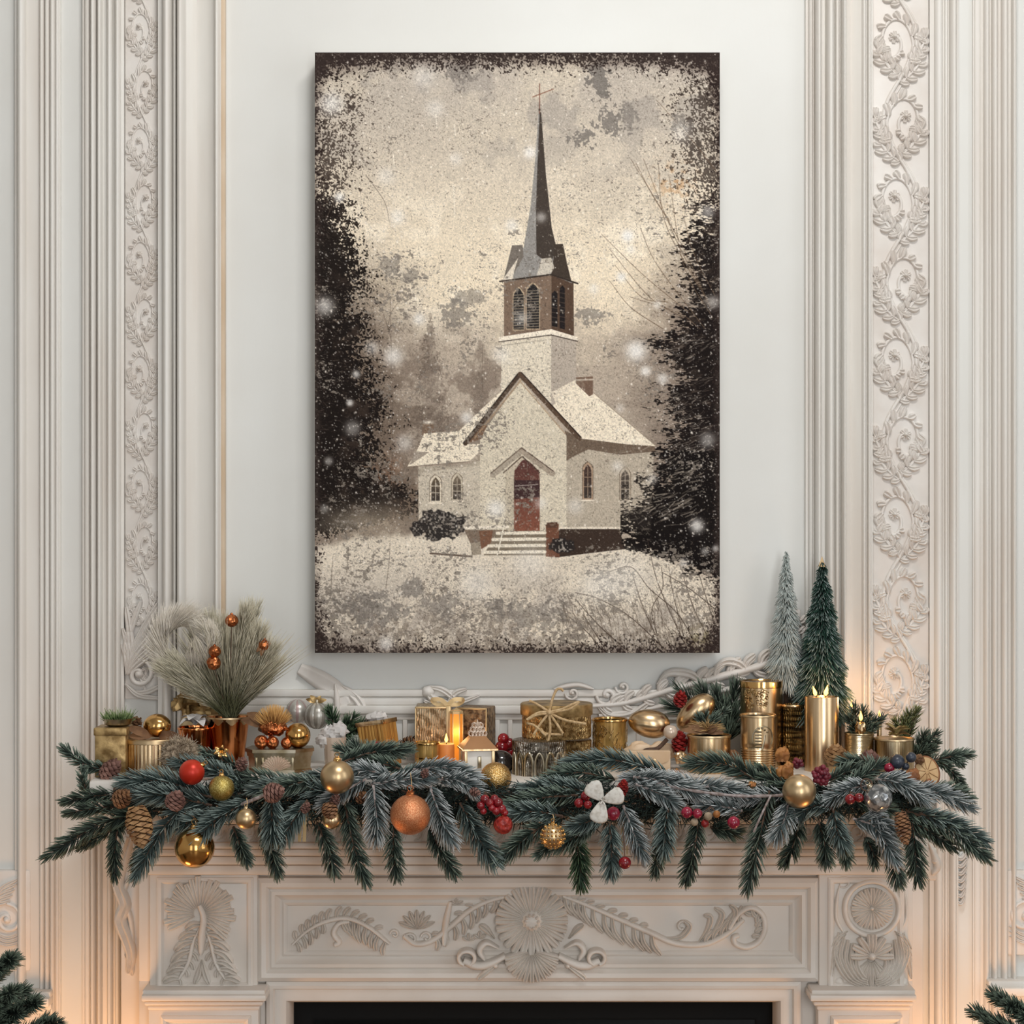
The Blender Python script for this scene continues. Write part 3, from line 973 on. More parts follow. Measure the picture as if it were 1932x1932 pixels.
# ---- left pilaster carving: fan above, drooping acanthus below
Y = -.170
c = MB(); c.hk = (1.05, 1.25)
fx, fy = 378, 1722
for k in range(23):
    a = math.radians(-205 + k * 11.2)
    L = 64 + 5 * math.sin(k * 2.1)
    c.stroke([(fx + 12 * math.cos(a), fy + 12 * math.sin(a)), (fx + 38 * math.cos(a), fy + 40 * math.sin(a)), (fx + L * math.cos(a), fy + L * 1.04 * math.sin(a))], 13, 10, Y, leaf=True, n=5, taper=(.3, .85), lift=6)
c.dome(378, 1722, 54, 5, Y, 28)
c.stroke([(378, 1706), (386, 1730), (382, 1765), (380, 1800)], 16, 19, Y, n=6, taper=(.7, .4))
for s_ in (-1, 1):
    stem = [(382, 1740), (382 + s_ * 16, 1775), (382 + s_ * 26, 1815), (382 + s_ * 46, 1850)]
    c.stroke(stem, 10, 15, Y, n=6)
    leaflets(c, stem, 7, 36, -s_, 16, int(14 * 1.5), Y, .05, .95, .85)
    leaflets(c, stem, 6, 18, s_, 10, int(12 * 1.5), Y, .2, .95, .8)
    c.stroke([(382, 1810), (382 + s_ * 6, 1835), (382 + s_ * 14, 1856)], 13, 14, Y, leaf=True, n=6)
c.build('fan_and_acanthus', MANTEL_CARVE, pl, world=True, smooth=60)

# ---- right pilaster carving: ringed shell medallion above a draped shell
c = MB(); c.hk = (1.05, 1.25)
mx, my = 1644, 1713
ring = [(mx + 51 * math.cos(2 * PI * i / 40), my + 51 * math.sin(2 * PI * i / 40)) for i in range(41)]
c.stroke(ring, 12, 12, Y, n=2, taper=(1, 1))
for k in range(20):
    a = 2 * PI * k / 20
    c.stroke([(mx + 3 * math.cos(a), my + 3 * math.sin(a)), (mx + 20 * math.cos(a), my + 20 * math.sin(a)), (mx + 39 * math.cos(a), my + 39 * math.sin(a))], 12, 9, Y, leaf=True, n=5, taper=(.2, .9), lift=4)
c.dome(mx, my, 5, 14, Y, 12)
for s_ in (-1, 1):
    X = lambda q: 1643 + s_ * q
    c.stroke([(X(58), 1665), (X(64), 1690), (X(66), 1730), (X(52), 1760)], 8, 9, Y, n=6)
    sp = [(X(52 + 10 * math.cos(i * .5)), 1664 + 10 * math.sin(-i * .5)) for i in range(12)]
    c.stroke(sp, 5, 9, Y, n=3)
    for k in range(5):
        c.stroke([(X(44 + 3 * k), 1756 + 5 * k), (X(62 + 2 * k), 1768 + 10 * k), (X(76), 1790 + 14 * k)], 10, 12, Y, leaf=True, n=5)
    for k in range(5):
        c.stroke([(X(60 - 8 * k), 1758 + 7 * k), (X(68 - 10 * k), 1800 + 5 * k), (X(46 - 7 * k), 1843 - k), (X(4 + 1.5 * k), 1864 - 5 * k)], 12, 10, Y, leaf=True, n=7, taper=(.5, .5), lift=2 + 1.5 * k)
    for k in range(4):
        a = math.radians(-84 + 30 * k)
        c.stroke([(X(2), 1800), (X(22 * math.cos(a)), 1800 + 22 * math.sin(a)), (X(40 * math.cos(a)), 1798 + 38 * math.sin(a))], 15, 12, Y, leaf=True, n=5, taper=(.4, .7), lift=8)
    c.dome(X(60), 1852, 10, 9, Y, 12)
for k in range(7):
    a = math.radians(48 + 14 * k)
    c.stroke([(1643 + 8 * math.cos(a), 1806 + 8 * math.sin(a)), (1643 + 30 * math.cos(a), 1806 + 30 * math.sin(a)), (1643 + 58 * math.cos(a), 1806 + 56 * math.sin(a))], 11, 10, Y, leaf=True, n=5, taper=(.4, .8), lift=3)
c.dome(1643, 1802, 10, 24, Y, 14)
c.build('medallion_and_shell', MANTEL_CARVE, pr, world=True, smooth=60)
# carved scroll brackets on the sides of the surround
m = MB()
Y = -.10
m.stroke([(246, 1580), (232, 1625), (224, 1668), (236, 1705), (228, 1735), (240, 1770), (248, 1800), (244, 1835)], 26, 22, Y, leaf=True, n=6, taper=(.8, .3))
m.stroke([(252, 1600), (246, 1650), (232, 1690), (246, 1730), (252, 1790)], 12, 26, Y, n=6)
m.stroke([(236, 1800), (246, 1815), (250, 1840)], 14, 20, Y, leaf=True, n=6)
m.build('side_bracket', MANTEL_CARVE, FP, world=True, smooth=60)
m = MB()
fbox(m, 1738, 1768, 1600, 1662, -.12, .0, .004)
m.stroke([(1752, 1590), (1762, 1612), (1768, 1634), (1758, 1650)], 16, 14, -.12, n=6)
m.dome(1764, 1624, 7, 14, -.12, 12)
m.build('side_bracket', MANTEL_CARVE, FP, world=True, smooth=60)
m = MB(); m.box((W(228, 0, -.1).x, -.10, 0), (W(278, 0, -.1).x, 0, W(0, 1500, -.1).z), .003)
m.build('side_return', MANTEL, FP, world=True)
m = MB(); m.box((W(1706, 0, -.1).x, -.10, 0), (W(1742, 0, -.1).x, 0, W(0, 1500, -.1).z), .003)
m.build('side_return', MANTEL, FP, world=True)
# small carved leaf drop at the right
c = MB(); c.hk = (1.05, 1.25)
for k in range(7):
    c.stroke([(1800, 1612 + 14 * k), (1812, 1620 + 14 * k), (1826 - k, 1606 + 14 * k)], 9, 8, -.004, leaf=True, n=5)
struct(c.build('trim_18', CARVE, smooth=60), 'small carved leaf drop on the wall beyond the garland', 'carving')
# ================================================================ THE PICTURE ON THE WALL (a printed canvas, painted here point by point)
PX0, PY0, PX1, PY1 = 594, 99, 1358, 1232
PW, PH = PX1 - PX0 + 1, PY1 - PY0 + 1
GX, GY = np.meshgrid(np.arange(PX0, PX1 + 1, dtype=np.float32), np.arange(PY0, PY1 + 1, dtype=np.float32))
prng = np.random.default_rng(21)


def vnoise(cell, seed, sx=1.0, sy=1.0):
    r = np.random.default_rng(seed)
    gx, gy = (GX - PX0) / (cell * sx), (GY - PY0) / (cell * sy)
    n0, n1 = int(gy.max()) + 3, int(gx.max()) + 3
    g = r.random((n0, n1)).astype(np.float32)
    i, j = np.floor(gy).astype(int), np.floor(gx).astype(int)
    fy, fx = gy - i, gx - j
    fy, fx = fy * fy * (3 - 2 * fy), fx * fx * (3 - 2 * fx)
    return (g[i, j] * (1 - fx) + g[i, j + 1] * fx) * (1 - fy) + (g[i + 1, j] * (1 - fx) + g[i + 1, j + 1] * fx) * fy


def fbm(cell, seed, o=4, sx=1.0, sy=1.0, gain=.55):
    a, tot, amp = 0, 0, 1.0
    for k in range(o):
        a = a + amp * vnoise(max(1.3, cell / 2 ** k), seed + k * 17, sx, sy)
        tot += amp
        amp *= gain
    return a / tot


def sstep(a, b, x):
    t = np.clip((x - a) / (b - a), 0, 1)
    return t * t * (3 - 2 * t)


def prof_y(tab):                              # boundary x as a function of the row
    ys, xs = zip(*tab)
    return np.interp(GY, ys, xs)


IMG = np.zeros((PH, PW, 3), dtype=np.float32)


def put(c, a):
    global IMG
    c = np.asarray(c, dtype=np.float32)
    IMG = IMG * (1 - a[..., None]) + c * a[..., None]


def win(x0, y0, x1, y1):
    i0, i1 = max(0, int(y0 - PY0)), min(PH, int(y1 - PY0) + 2)
    j0, j1 = max(0, int(x0 - PX0)), min(PW, int(x1 - PX0) + 2)
    return i0, i1, j0, j1


def poly_a(pts):
    xs, ys = [p[0] for p in pts], [p[1] for p in pts]
    i0, i1, j0, j1 = win(min(xs) - 2, min(ys) - 2, max(xs) + 2, max(ys) + 2)
    acc = np.zeros((i1 - i0, j1 - j0), dtype=np.float32)
    for ox in (-.33, 0, .33):
        for oy in (-.33, 0, .33):
            x, y = GX[i0:i1, j0:j1] + ox, GY[i0:i1, j0:j1] + oy
            ins = np.zeros(x.shape, dtype=bool)
            for k in range(len(pts)):
                (ax, ay), (bx, by) = pts[k], pts[k - 1]
                if ay == by:
                    continue
                cond = ((ay > y) != (by > y)) & (x < (bx - ax) * (y - ay) / (by - ay) + ax)
                ins ^= cond
            acc += ins
    return (i0, i1, j0, j1), acc / 9


def poly(pts, c, a=1.0, c2=None):
    (i0, i1, j0, j1), m = poly_a(pts)
    if i1 <= i0 or j1 <= j0:
        return
    m = (m * a)[..., None]
    cc = np.asarray(c, dtype=np.float32)
    if c2 is not None:                         # colour changes from top to bottom
        ys = [p[1] for p in pts]
        t = np.clip((GY[i0:i1, j0:j1] - min(ys)) / (max(ys) - min(ys)), 0, 1)[..., None]
        cc = cc * (1 - t) + np.asarray(c2, dtype=np.float32) * t
    IMG[i0:i1, j0:j1] = IMG[i0:i1, j0:j1] * (1 - m) + cc * m


def line(pts, w, c, a=1.0, soft=.6, w2=None):
    for k in range(len(pts) - 1):
        (ax, ay), (bx, by) = pts[k], pts[k + 1]
        ww0 = w if w2 is None else w + (w2 - w) * k / (len(pts) - 1)
        i0, i1, j0, j1 = win(min(ax, bx) - ww0 - 2, min(ay, by) - ww0 - 2, max(ax, bx) + ww0 + 2, max(ay, by) + ww0 + 2)
        if i1 <= i0 or j1 <= j0:
            continue
        x, y = GX[i0:i1, j0:j1], GY[i0:i1, j0:j1]
        dx, dy = bx - ax, by - ay
        t = np.clip(((x - ax) * dx + (y - ay) * dy) / (dx * dx + dy * dy + 1e-9), 0, 1)
        d = np.hypot(x - ax - t * dx, y - ay - t * dy)
        m = (np.clip((ww0 / 2 + soft - d) / (2 * soft), 0, 1) * a)[..., None]
        IMG[i0:i1, j0:j1] = IMG[i0:i1, j0:j1] * (1 - m) + np.asarray(c, dtype=np.float32) * m


def blob(x, y, r, c, a, ry=None, p=2.0):
    ry = ry or r
    i0, i1, j0, j1 = win(x - r * 1.6, y - ry * 1.6, x + r * 1.6, y + ry * 1.6)
    if i1 <= i0 or j1 <= j0:
        return
    d = np.sqrt(((GX[i0:i1, j0:j1] - x) / r) ** 2 + ((GY[i0:i1, j0:j1] - y) / ry) ** 2)
    m = (a * np.exp(-(d ** p) * 1.6))[..., None]
    IMG[i0:i1, j0:j1] = IMG[i0:i1, j0:j1] * (1 - m) + np.asarray(c, dtype=np.float32) * m


def curve2(pts, n=10):
    return [(p.x, p.y) for p in catmull([(a, b, 0) for a, b in pts], n)]


n_big, n_mid, n_fine, n_vf = fbm(150, 1), fbm(38, 2), fbm(9, 3, 3), vnoise(2.2, 4)
# sky
t = sstep(110, 560, GY)
sky = np.array((176, 166, 154))[None, None] * (1 - t[..., None]) + np.array((223, 208, 184))[None, None] * t[..., None]
IMG[:] = sky
put((196, 184, 166), .7 * sstep(.45, .7, n_big))
put((232, 220, 200), .6 * sstep(.5, .72, n_mid) * sstep(250, 480, GY))
put((150, 142, 134), .55 * sstep(.5, .62, fbm(60, 8)) * (1 - sstep(180, 420, GY)))
tx_ = .5 * vnoise(2.1, 201) + .3 * vnoise(4.2, 202) + .2 * vnoise(9, 203)
TEX = np.clip((tx_ - tx_.mean()) / tx_.std() * .26 + .5, 0, 1)
tx2 = .45 * vnoise(2.0, 204, 2.2, .8) + .35 * vnoise(4.5, 205, 2.0, .8) + .2 * vnoise(12, 206)
TEX2 = np.clip((tx2 - tx2.mean()) / tx2.std() * .26 + .5, 0, 1)
# veil of distant woods
edge = 560 + 120 * (fbm(70, 31) - .5) + 60 * (vnoise(16, 33) - .5)
put((162, 148, 134), .82 * sstep(-40, 130, GY - edge) * (1 - .75 * np.exp(-((GX - 1000) / 110) ** 2) * (GY < 690)))
put((122, 108, 96), .75 * sstep(.46, .66, fbm(26, 35) + .14 * sstep(600, 830, GY)) * sstep(560, 720, GY) * (GX < 960))
# faint grey fir left of the church
for (fx, top, bot, wd, a) in ((812, 590, 850, 62, .55), (705, 560, 900, 50, .4), (905, 640, 820, 24, .3)):
    hw = np.clip((GY - top) / (bot - top), 0, 1) * wd * (.75 + .5 * vnoise(11, int(fx))) + 3
    put((92, 80, 71), a * sstep(.0, .3, 1.15 * (1 - .8 * np.abs(GX - fx) / hw) - TEX * .9) * ((GY > top) & (GY < bot)) * (.55 + .45 * sstep(.4, .6, n_fine)))
rr_l = random.Random(77)
# dark firs on the left
bl = prof_y([(99, 596), (260, 606), (300, 618), (380, 646), (430, 650), (480, 668), (520, 690), (580, 655), (620, 684), (680, 690), (740, 700), (800, 716), (860, 690), (900, 715), (930, 780), (965, 765), (1000, 660), (1040, 606), (1232, 594)])
bl = bl + 30 * (vnoise(40, 41, 1, .5) - .5) + 26 * (vnoise(13, 42, 1, .6) - .5)
low = (GY < 985) * sstep(1010, 960, GY)
den_l = sstep(-75, 55, bl - GX) * sstep(285, 420, GY) * sstep(1035, 985, GY)
put((98, 84, 72), .8 * sstep(-130, 30, bl - GX) * sstep(420, 620, GY) * low)
put((104, 66, 44), .7 * np.exp(-((GX - 705) / 60) ** 2 - ((GY - 905) / 55) ** 2) * sstep(.35, .6, n_mid))
dl = sstep(.0, .16, den_l * 1.12 - TEX * .98)
put((22, 17, 15), .95 * dl)
put((74, 61, 52), .5 * dl * sstep(.55, .75, fbm(18, 207, 3)) * sstep(596, 680, GX))
put((120, 106, 92), .5 * np.exp(-((GX - 740) / 60) ** 2 - ((GY - 975) / 34) ** 2))
# sparse speckled boughs in the upper corner
den_u = .60 * sstep(150, 0, GX - PX0) * sstep(120, 200, GY) * sstep(480, 330, GY) + .12 * sstep(.5, .7, fbm(40, 208)) * sstep(200, 60, GX - PX0) * (GY < 480)
put((62, 52, 46), .85 * sstep(.0, .14, den_u - TEX * .9))
for k in range(9):                              # tiers of the nearest fir
    y0 = 395 + 46 * k
    for q in range(46):
        xx = 596 + rr_l.random() * (26 + 7.5 * k)
        yy = y0 + (xx - 596) * .35 + rr_l.gauss(0, 7)
        line([(xx, yy), (xx + rr_l.uniform(8, 20), yy + rr_l.uniform(-3, 9))], rr_l.uniform(.8, 1.5), (28, 22, 19), .7)
# dark firs on the right
br = prof_y([(99, 1352), (250, 1348), (330, 1336), (400, 1322), (440, 1308), (470, 1288), (520, 1296), (560, 1300), (620, 1282), (650, 1236), (690, 1262), (720, 1276), (760, 1248), (800, 1276), (830, 1262), (862, 1232), (890, 1250), (930, 1214), (960, 1172), (1000, 1160), (1030, 1196), (1060, 1270), (1090, 1330), (1110, 1352), (1232, 1354)])
br = br + 34 * (vnoise(36, 51, 1.2, .45) - .5) + 26 * (vnoise(12, 52, 1.4, .5) - .5)
den_r = sstep(-60, 60, GX - br) * sstep(330, 430, GY) * sstep(1110, 1075, GY)
put((112, 98, 87), .7 * sstep(-120, 10, GX - br) * sstep(430, 560, GY) * sstep(1020, 960, GY))
dr = sstep(.0, .16, den_r * 1.14 - TEX2 * .98)
put((20, 15, 14), .95 * dr)
put((70, 59, 51), .5 * dr * sstep(.55, .75, fbm(16, 209, 3, 1.6, .7)))
den_v = .66 * sstep(150, 0, PX1 - GX) * sstep(110, 170, GY) * sstep(470, 330, GY) + .2 * sstep(.5, .66, fbm(44, 210)) * sstep(150, 40, PX1 - GX) * (GY < 400)
put((66, 57, 51), .85 * sstep(.0, .14, den_v - TEX * .9))
# snow lying on the right-hand boughs
rr = random.Random(9)
for (x, y, ln) in ((1225, 655, 90), (1240, 700, 110), (1250, 742, 90), (1255, 790, 100), (1225, 880, 120), (1262, 838, 90), (1180, 935, 100), (1300, 965, 60), (1290, 560, 60), (1235, 770, 70), (1270, 880, 80), (1290, 640, 60), (1200, 985, 80), (1310, 1000, 46)):
    for k in range(36):
        x0 = x + rr.random() * ln
        y0 = y + (x0 - x) * .16 + rr.gauss(0, 8)
        line([(x0, y0), (x0 - rr.uniform(6, 16), y0 + rr.uniform(1, 8))], rr.uniform(.8, 1.5), (176, 164, 150), rr.uniform(.15, .6))
for k in range(420):
    x0 = rr.uniform(1240, 1356); y0 = rr.uniform(420, 1070)
    line([(x0, y0), (x0 - rr.uniform(4, 14), y0 + rr.uniform(1, 9))], .9, (120, 108, 98), rr.uniform(.1, .5))
for k in range(620):
    x0 = rr.uniform(596, 745); y0 = rr.uniform(330, 990)
    line([(x0, y0), (x0 + rr.uniform(3, 12), y0 + rr.uniform(-2, 7))], .9, (124, 110, 98), rr.uniform(.08, .45))
# snowy ground
gy = prof_y([(99, 0)]) * 0 + np.interp(GX, [594, 640, 700, 780, 900, 1060, 1180, 1240, 1300, 1358], [1030, 1018, 1008, 1010, 1006, 1040, 1024, 1044, 1074, 1094])
g = sstep(-6, 10, GY - gy - 14 * (n_mid - .5))
put((214, 202, 184), .98 * g)
put((182, 172, 160), .7 * g * sstep(.44, .62, fbm(55, 61)) * sstep(1030, 1130, GY))
put((150, 140, 130), .6 * g * sstep(.48, .64, fbm(30, 62)) * (1 - .7 * np.exp(-((GX - 1090) / 120) ** 2 - ((GY - 1120) / 70) ** 2)) * sstep(1080, 1190, GY))
put((110, 98, 86), .5 * g * sstep(.5, .62, n_fine) * sstep(1120, 1210, GY + 50 * (n_big - .5)))
put((158, 146, 128), .6 * np.exp(-((GX - 680) / 80) ** 2 - ((GY - 985) / 28) ** 2))

# ---------------- the church
SN, WALL, WALLD = (228, 215, 194), (205, 194, 174), (176, 164, 147)
poly([(868, 880), (1068, 822), (1068, 1002), (790, 1002), (789, 880)], (190, 179, 162))
poly([(1066, 820), (1092, 830), (1234, 846), (1228, 1000), (1066, 1000)], WALLD)
poly([(1066, 812), (1096, 828), (1238, 842), (1236, 852), (1170, 858), (1110, 848), (1080, 862), (1066, 872)], (92, 76, 63), .85)
# right roof and tower foot
poly([(982, 704), (1040, 716), (1087, 722), (1116, 738), (1238, 842), (1180, 838), (1094, 827)], SN)
line([(1116, 738), (1238, 842)], 1.6, (130, 116, 100), .6)
poly([(946, 640), (1040, 630), (1040, 768), (982, 704), (946, 742)], (212, 201, 182))
poly([(1040, 630), (1087, 640), (1087, 723), (1066, 742), (1040, 768)], (172, 160, 147))
poly([(1040, 740), (1087, 716), (1087, 760), (1060, 790)], SN, .8)
# chimneys
poly([(1087, 712), (1119, 710), (1119, 744), (1112, 748), (1087, 724)], (112, 90, 76)); line([(1087, 717), (1119, 716)], 3, (196, 184, 168), .8)
poly([(798, 800), (818, 800), (820, 820), (796, 822)], (118, 98, 82)); blob(808, 797, 11, (230, 220, 204), .95, 4)
# left roof
poly([(946, 738), (906, 774), (866, 813), (800, 818), (784, 856), (768, 881), (886, 870), (902, 855), (908, 838), (876, 838), (982, 704)], SN)
poly([(784, 852), (810, 853), (772, 878)], (146, 134, 122), .9)
line([(768, 881), (886, 871)], 2, (120, 106, 92), .8)
poly([(788, 882), (888, 873), (906, 858), (906, 878), (790, 892)], (150, 138, 122), .5)
# gable front
poly([(982, 716), (1069, 822), (1069, 1002), (906, 1002), (906, 824)], WALL)
poly([(876, 838), (908, 828), (920, 800), (900, 806)], (112, 86, 68))
line([(981, 706), (878, 837)], 8, (74, 60, 50)); line([(984, 716), (896, 826)], 3, (150, 128, 104), .9); line([(977, 705), (874, 836)], 2, (34, 28, 24))
line([(981, 706), (1093, 827)], 9, (86, 68, 55)); line([(984, 703), (1096, 825)], 2, (40, 32, 27)); line([(980, 718), (1066, 818)], 2.5, (168, 146, 122), .9)
# belfry
poly([(951, 530), (1040, 519), (1040, 630), (951, 634)], (120, 101, 86))
poly([(1040, 519), (1082, 534), (1083, 634), (1040, 628)], (84, 66, 54))
for (x0, x1, yt, yb) in ((969, 988, 544, 622), (994, 1017, 536, 620)):
    xm = (x0 + x1) / 2
    sh = curve2([(x0, yb), (x0, yt + 18), (x0 + 3, yt + 8), (xm, yt), (x1 - 3, yt + 8), (x1, yt + 18), (x1, yb)], 4)
    poly([(p[0] + (p[0] - xm) * .16, p[1] - 3 if p[1] < yb - 2 else p[1] + 2) for p in sh], (176, 156, 130))
    poly(sh, (40, 38, 38))
    y = yt + 12
    while y < yb - 2:
        line([(x0 + 1, y + 1), (x1 - 1, y)], 1.6, (150, 136, 118), .8)
        y += 5.2
for (x0, x1, yt, yb) in ((1041, 1052, 548, 618), (1056, 1066, 538, 622)):
    poly([(x0, yt + 6), ((x0 + x1) / 2, yt), (x1, yt + 6), (x1, yb), (x0, yb - 3)], (34, 30, 30))
    for q in range(7):
        line([(x0, yt + 14 + q * 9), (x1, yt + 16 + q * 9)], 1.2, (104, 88, 74), .6)
poly([(941, 636), (1040, 621), (1090, 636), (1090, 643), (1040, 631), (942, 644)], (228, 216, 198))
line([(941, 645), (1040, 632), (1090, 644)], 1.8, (60, 50, 44)); line([(946, 652), (1040, 640)], 1, (120, 108, 96), .7)
# spire
poly([(1016, 212), (1021, 212), (1030, 330), (1041, 430), (1050, 470), (1062, 510), (1080, 535), (1040, 518), (948, 528), (976, 490), (988, 466), (1001, 390), (1009, 310)], (140, 136, 131))
poly([(1018, 212), (1021, 212), (1030, 330), (1041, 430), (1050, 468), (1038, 500), (1012, 480), (1011, 400), (1014, 310)], (66, 58, 52))
poly([(966, 463), (986, 462), (988, 484), (972, 512), (960, 525), (950, 527)], (112, 104, 96))
poly([(948, 528), (978, 486), (970, 512), (968, 526)], (224, 212, 194), .9)
poly([(1046, 461), (1062, 460), (1070, 498), (1078, 530), (1040, 517), (1044, 490)], (64, 55, 48))
poly([(1022, 488), (1040, 486), (1046, 505), (1038, 518), (1012, 521)], (206, 196, 180), .8)
line([(943, 531), (1040, 518), (1090, 535)], 3, (52, 44, 39))
line([(1018, 158), (1018, 214)], 1.6, (112, 70, 56)); line([(1005, 183), (1044, 168)], 1.6, (120, 76, 58)); blob(1018, 207, 3, (50, 42, 38), .9)
# windows
def lancet(x0, x1, yt, yb, fr, wd):
    xm = (x0 + x1) / 2
    h = (x1 - x0)
    sh = [(x0, yb), (x0, yt + h * .85), (x0 + h * .14, yt + h * .45), (xm, yt), (x1 - h * .14, yt + h * .45), (x1, yt + h * .85), (x1, yb)]
    big = [(p[0] + (p[0] - xm) * .34, p[1] - 5 if p[1] < yb else p[1] + 4) for p in sh]
    poly([(p[0] + (1 if p[0] > xm else -1), p[1] - 1) for p in big], (96, 82, 68)); poly(big, fr); poly(sh, wd, 1, (56, 50, 46))
    line([(xm, yt + 6), (xm, yb)], 1.3, fr, .8)
    for q in (.38, .66):
        line([(x0, yt + (yb - yt) * q), (x1, yt + (yb - yt) * q)], 1.4, fr, .85)
    line([(x0 - 4, yb + 4), (x1 + 4, yb + 4)], 3, (226, 214, 196), .9)
lancet(814, 830, 900, 945, (214, 202, 182), (98, 84, 68)); lancet(855, 870, 897, 942, (196, 184, 164), (120, 106, 90))
lancet(1102, 1116, 876, 940, (164, 140, 118), (70, 52, 46)); lancet(1172, 1187, 886, 942, (176, 162, 144), (84, 74, 66))
# porch and door
poly([(954, 890), (984, 858), (1016, 890), (1022, 1002), (954, 1002)], (188, 176, 156))
door = curve2([(970, 1002), (970, 900), (974, 884), (990, 867), (1012, 884), (1018, 900), (1018, 1002)], 5)
poly(door, (84, 54, 50), 1, (126, 78, 62)); poly([(970, 906), (1018, 906), (1018, 938), (970, 942)], (52, 38, 40), .8)
line([(972, 917), (1014, 914)], 1.4, (210, 200, 190), .7); blob(976, 951, 4, (226, 216, 204), .9, 3)
line([(984, 850), (930, 896)], 11, (164, 152, 136)); line([(984, 850), (1042, 893)], 11, (158, 144, 128))
line([(984, 845), (926, 893)], 1.8, (96, 82, 70)); line([(984, 845), (1044, 889)], 1.8, (84, 70, 60)); line([(984, 862), (950, 892)], 2, (70, 54, 46)); line([(986, 862), (1018, 892)], 2, (70, 54, 46))
# foundations, piers and steps
poly([(1048, 998), (1168, 998), (1180, 1036), (1110, 1044), (1048, 1052)], (58, 46, 39)); poly([(876, 1000), (958, 1000), (950, 1030), (890, 1030)], (120, 104, 90))
line([(876, 996), (958, 994)], 5, (228, 217, 200)); line([(1046, 996), (1168, 996)], 4, (222, 210, 192))
poly([(904, 1002), (930, 1000), (926, 1026), (908, 1036)], (116, 84, 66)); poly([(1030, 990), (1054, 988), (1056, 1052), (1030, 1050)], (108, 72, 56)); poly([(1032, 986), (1052, 985), (1052, 996), (1032, 996)], (84, 60, 48))
poly([(938, 1002), (1030, 1002), (1030, 1048), (912, 1048)], (124, 112, 96))
for k in range(4):
    y = 1006 + k * 12
    line([(938 - k * 8, y), (1028, y - 1)], 6, (228, 217, 198), .97)
line([(952, 978), (951, 992), (938, 1048)], 2.2, (234, 224, 206)); poly([(888, 1024), (906, 1022), (908, 1046), (890, 1048)], (150, 138, 122))
line([(812, 1044), (890, 1050)], 3.5, (88, 74, 64), .9)
# bushes in front of the church
for (bx, by, bw, bh, s) in ((826, 990, 50, 27, 71), (1060, 1030, 24, 14, 72)):
    d = np.sqrt(((GX - bx) / bw) ** 2 + ((GY - by) / bh) ** 2) + .5 * (vnoise(9, s) - .5) + .3 * (vnoise(4, s + 5) - .5)
    put((40, 36, 35), .95 * sstep(1.08, .9, d)); put((176, 166, 154), .7 * sstep(1.0, .7, d) * sstep(.6, .75, vnoise(3.2, s + 2)))
# boughs in front of the right wall
put((20, 16, 15), .9 * dr * (GX > 1170) * (GY > 850))
for k in range(200):
    x0 = rr.uniform(1175, 1330); y0 = 872 + (x0 - 1175) * .12 + rr.gauss(0, 16) + rr.choice((0, 62, 70))
    line([(x0, y0), (x0 - rr.uniform(8, 24), y0 + rr.uniform(2, 12))], rr.uniform(.8, 1.7), (178, 166, 150), rr.uniform(.25, .65))

# plaster grain on the church and mottled snow
put((150, 139, 124), .38 * sstep(.70, .9, TEX) * (GY > 640) * (GY < 1010) * (GX > 780) * (GX < 1240))
put((128, 117, 106), .5 * g * sstep(.66, .9, TEX) * sstep(1020, 1120, GY + 60 * (n_mid - .5)))
# twigs and reeds
def reed(pts, w, c, a):
    line(curve2(pts, 8), w, c, a, .55, w * .6)
DK = (62, 50, 42)
for p in (((1262, 415), (1232, 370), (1200, 308)), ((1340, 580), (1290, 470), (1245, 390), (1190, 300)), ((1330, 560), (1270, 440), (1214, 300)), ((1320, 545), (1255, 420), (1242, 310)), ((1300, 590), (1215, 520), (1135, 442)),
          ((1290, 600), (1225, 560), (1150, 470)), ((1330, 620), (1240, 500), (1208, 430)), ((1345, 600), (1290, 500), (1262, 330)), ((1260, 570), (1210, 560), (1160, 500)), ((1356, 330), (1310, 270), (1240, 190)),
          ((1350, 560), (1310, 480), (1290, 410)), ((1320, 620), (1280, 590), (1188, 560)), ((1250, 620), (1190, 580), (1150, 530))):
    reed(p, 1.5, (96, 78, 62), .75)
for p in (((1300, 1232), (1262, 1150), (1238, 1090), (1222, 1020)), ((1320, 1230), (1280, 1160), (1225, 1110), (1190, 1070), (1140, 1082)), ((1250, 1225), (1215, 1150), (1195, 1090)), ((1260, 1230), (1190, 1165), (1130, 1130), (1085, 1118)),
          ((1140, 1232), (1110, 1195), (1075, 1165)), ((1145, 1230), (1120, 1190), (1100, 1160)), ((1180, 1225), (1130, 1180), (1085, 1130)), ((1340, 1210), (1310, 1150), (1290, 1090)), ((1352, 1190), (1330, 1120), (1318, 1080)),
          ((1240, 1200), (1230, 1150), (1250, 1110), (1248, 1070)), ((1290, 1200), (1270, 1120), (1262, 1070)), ((1160, 1232), (1110, 1220), (1060, 1212)), ((1350, 1150), (1300, 1110), (1250, 1080))):
    reed(p, 1.7, DK, .85)
for p in (((624, 1130), (626, 1080), (628, 1050)), ((654, 1080), (658, 1030)), ((728, 1110), (734, 1060), (736, 1020)), ((702, 1070), (706, 1040)), ((740, 960), (740, 760), (736, 560)), ((910, 740), (910, 650)), ((732, 620), (738, 590), (760, 560)),
          ((738, 640), (722, 590), (700, 560)), ((612, 380), (612, 290)), ((690, 330), (725, 380), (735, 420)), ((612, 420), (630, 380), (640, 350))):
    reed(p, 1.3, (88, 76, 66), .65)
for k in range(240):
    x0, y0 = rr.uniform(1060, 1357), rr.uniform(1150, 1235)
    reed([(x0, y0), (x0 - rr.uniform(0, 8), y0 - rr.uniform(8, 22)), (x0 - rr.uniform(2, 20), y0 - rr.uniform(22, 46))], 1.0, (74, 62, 52), rr.uniform(.2, .6))
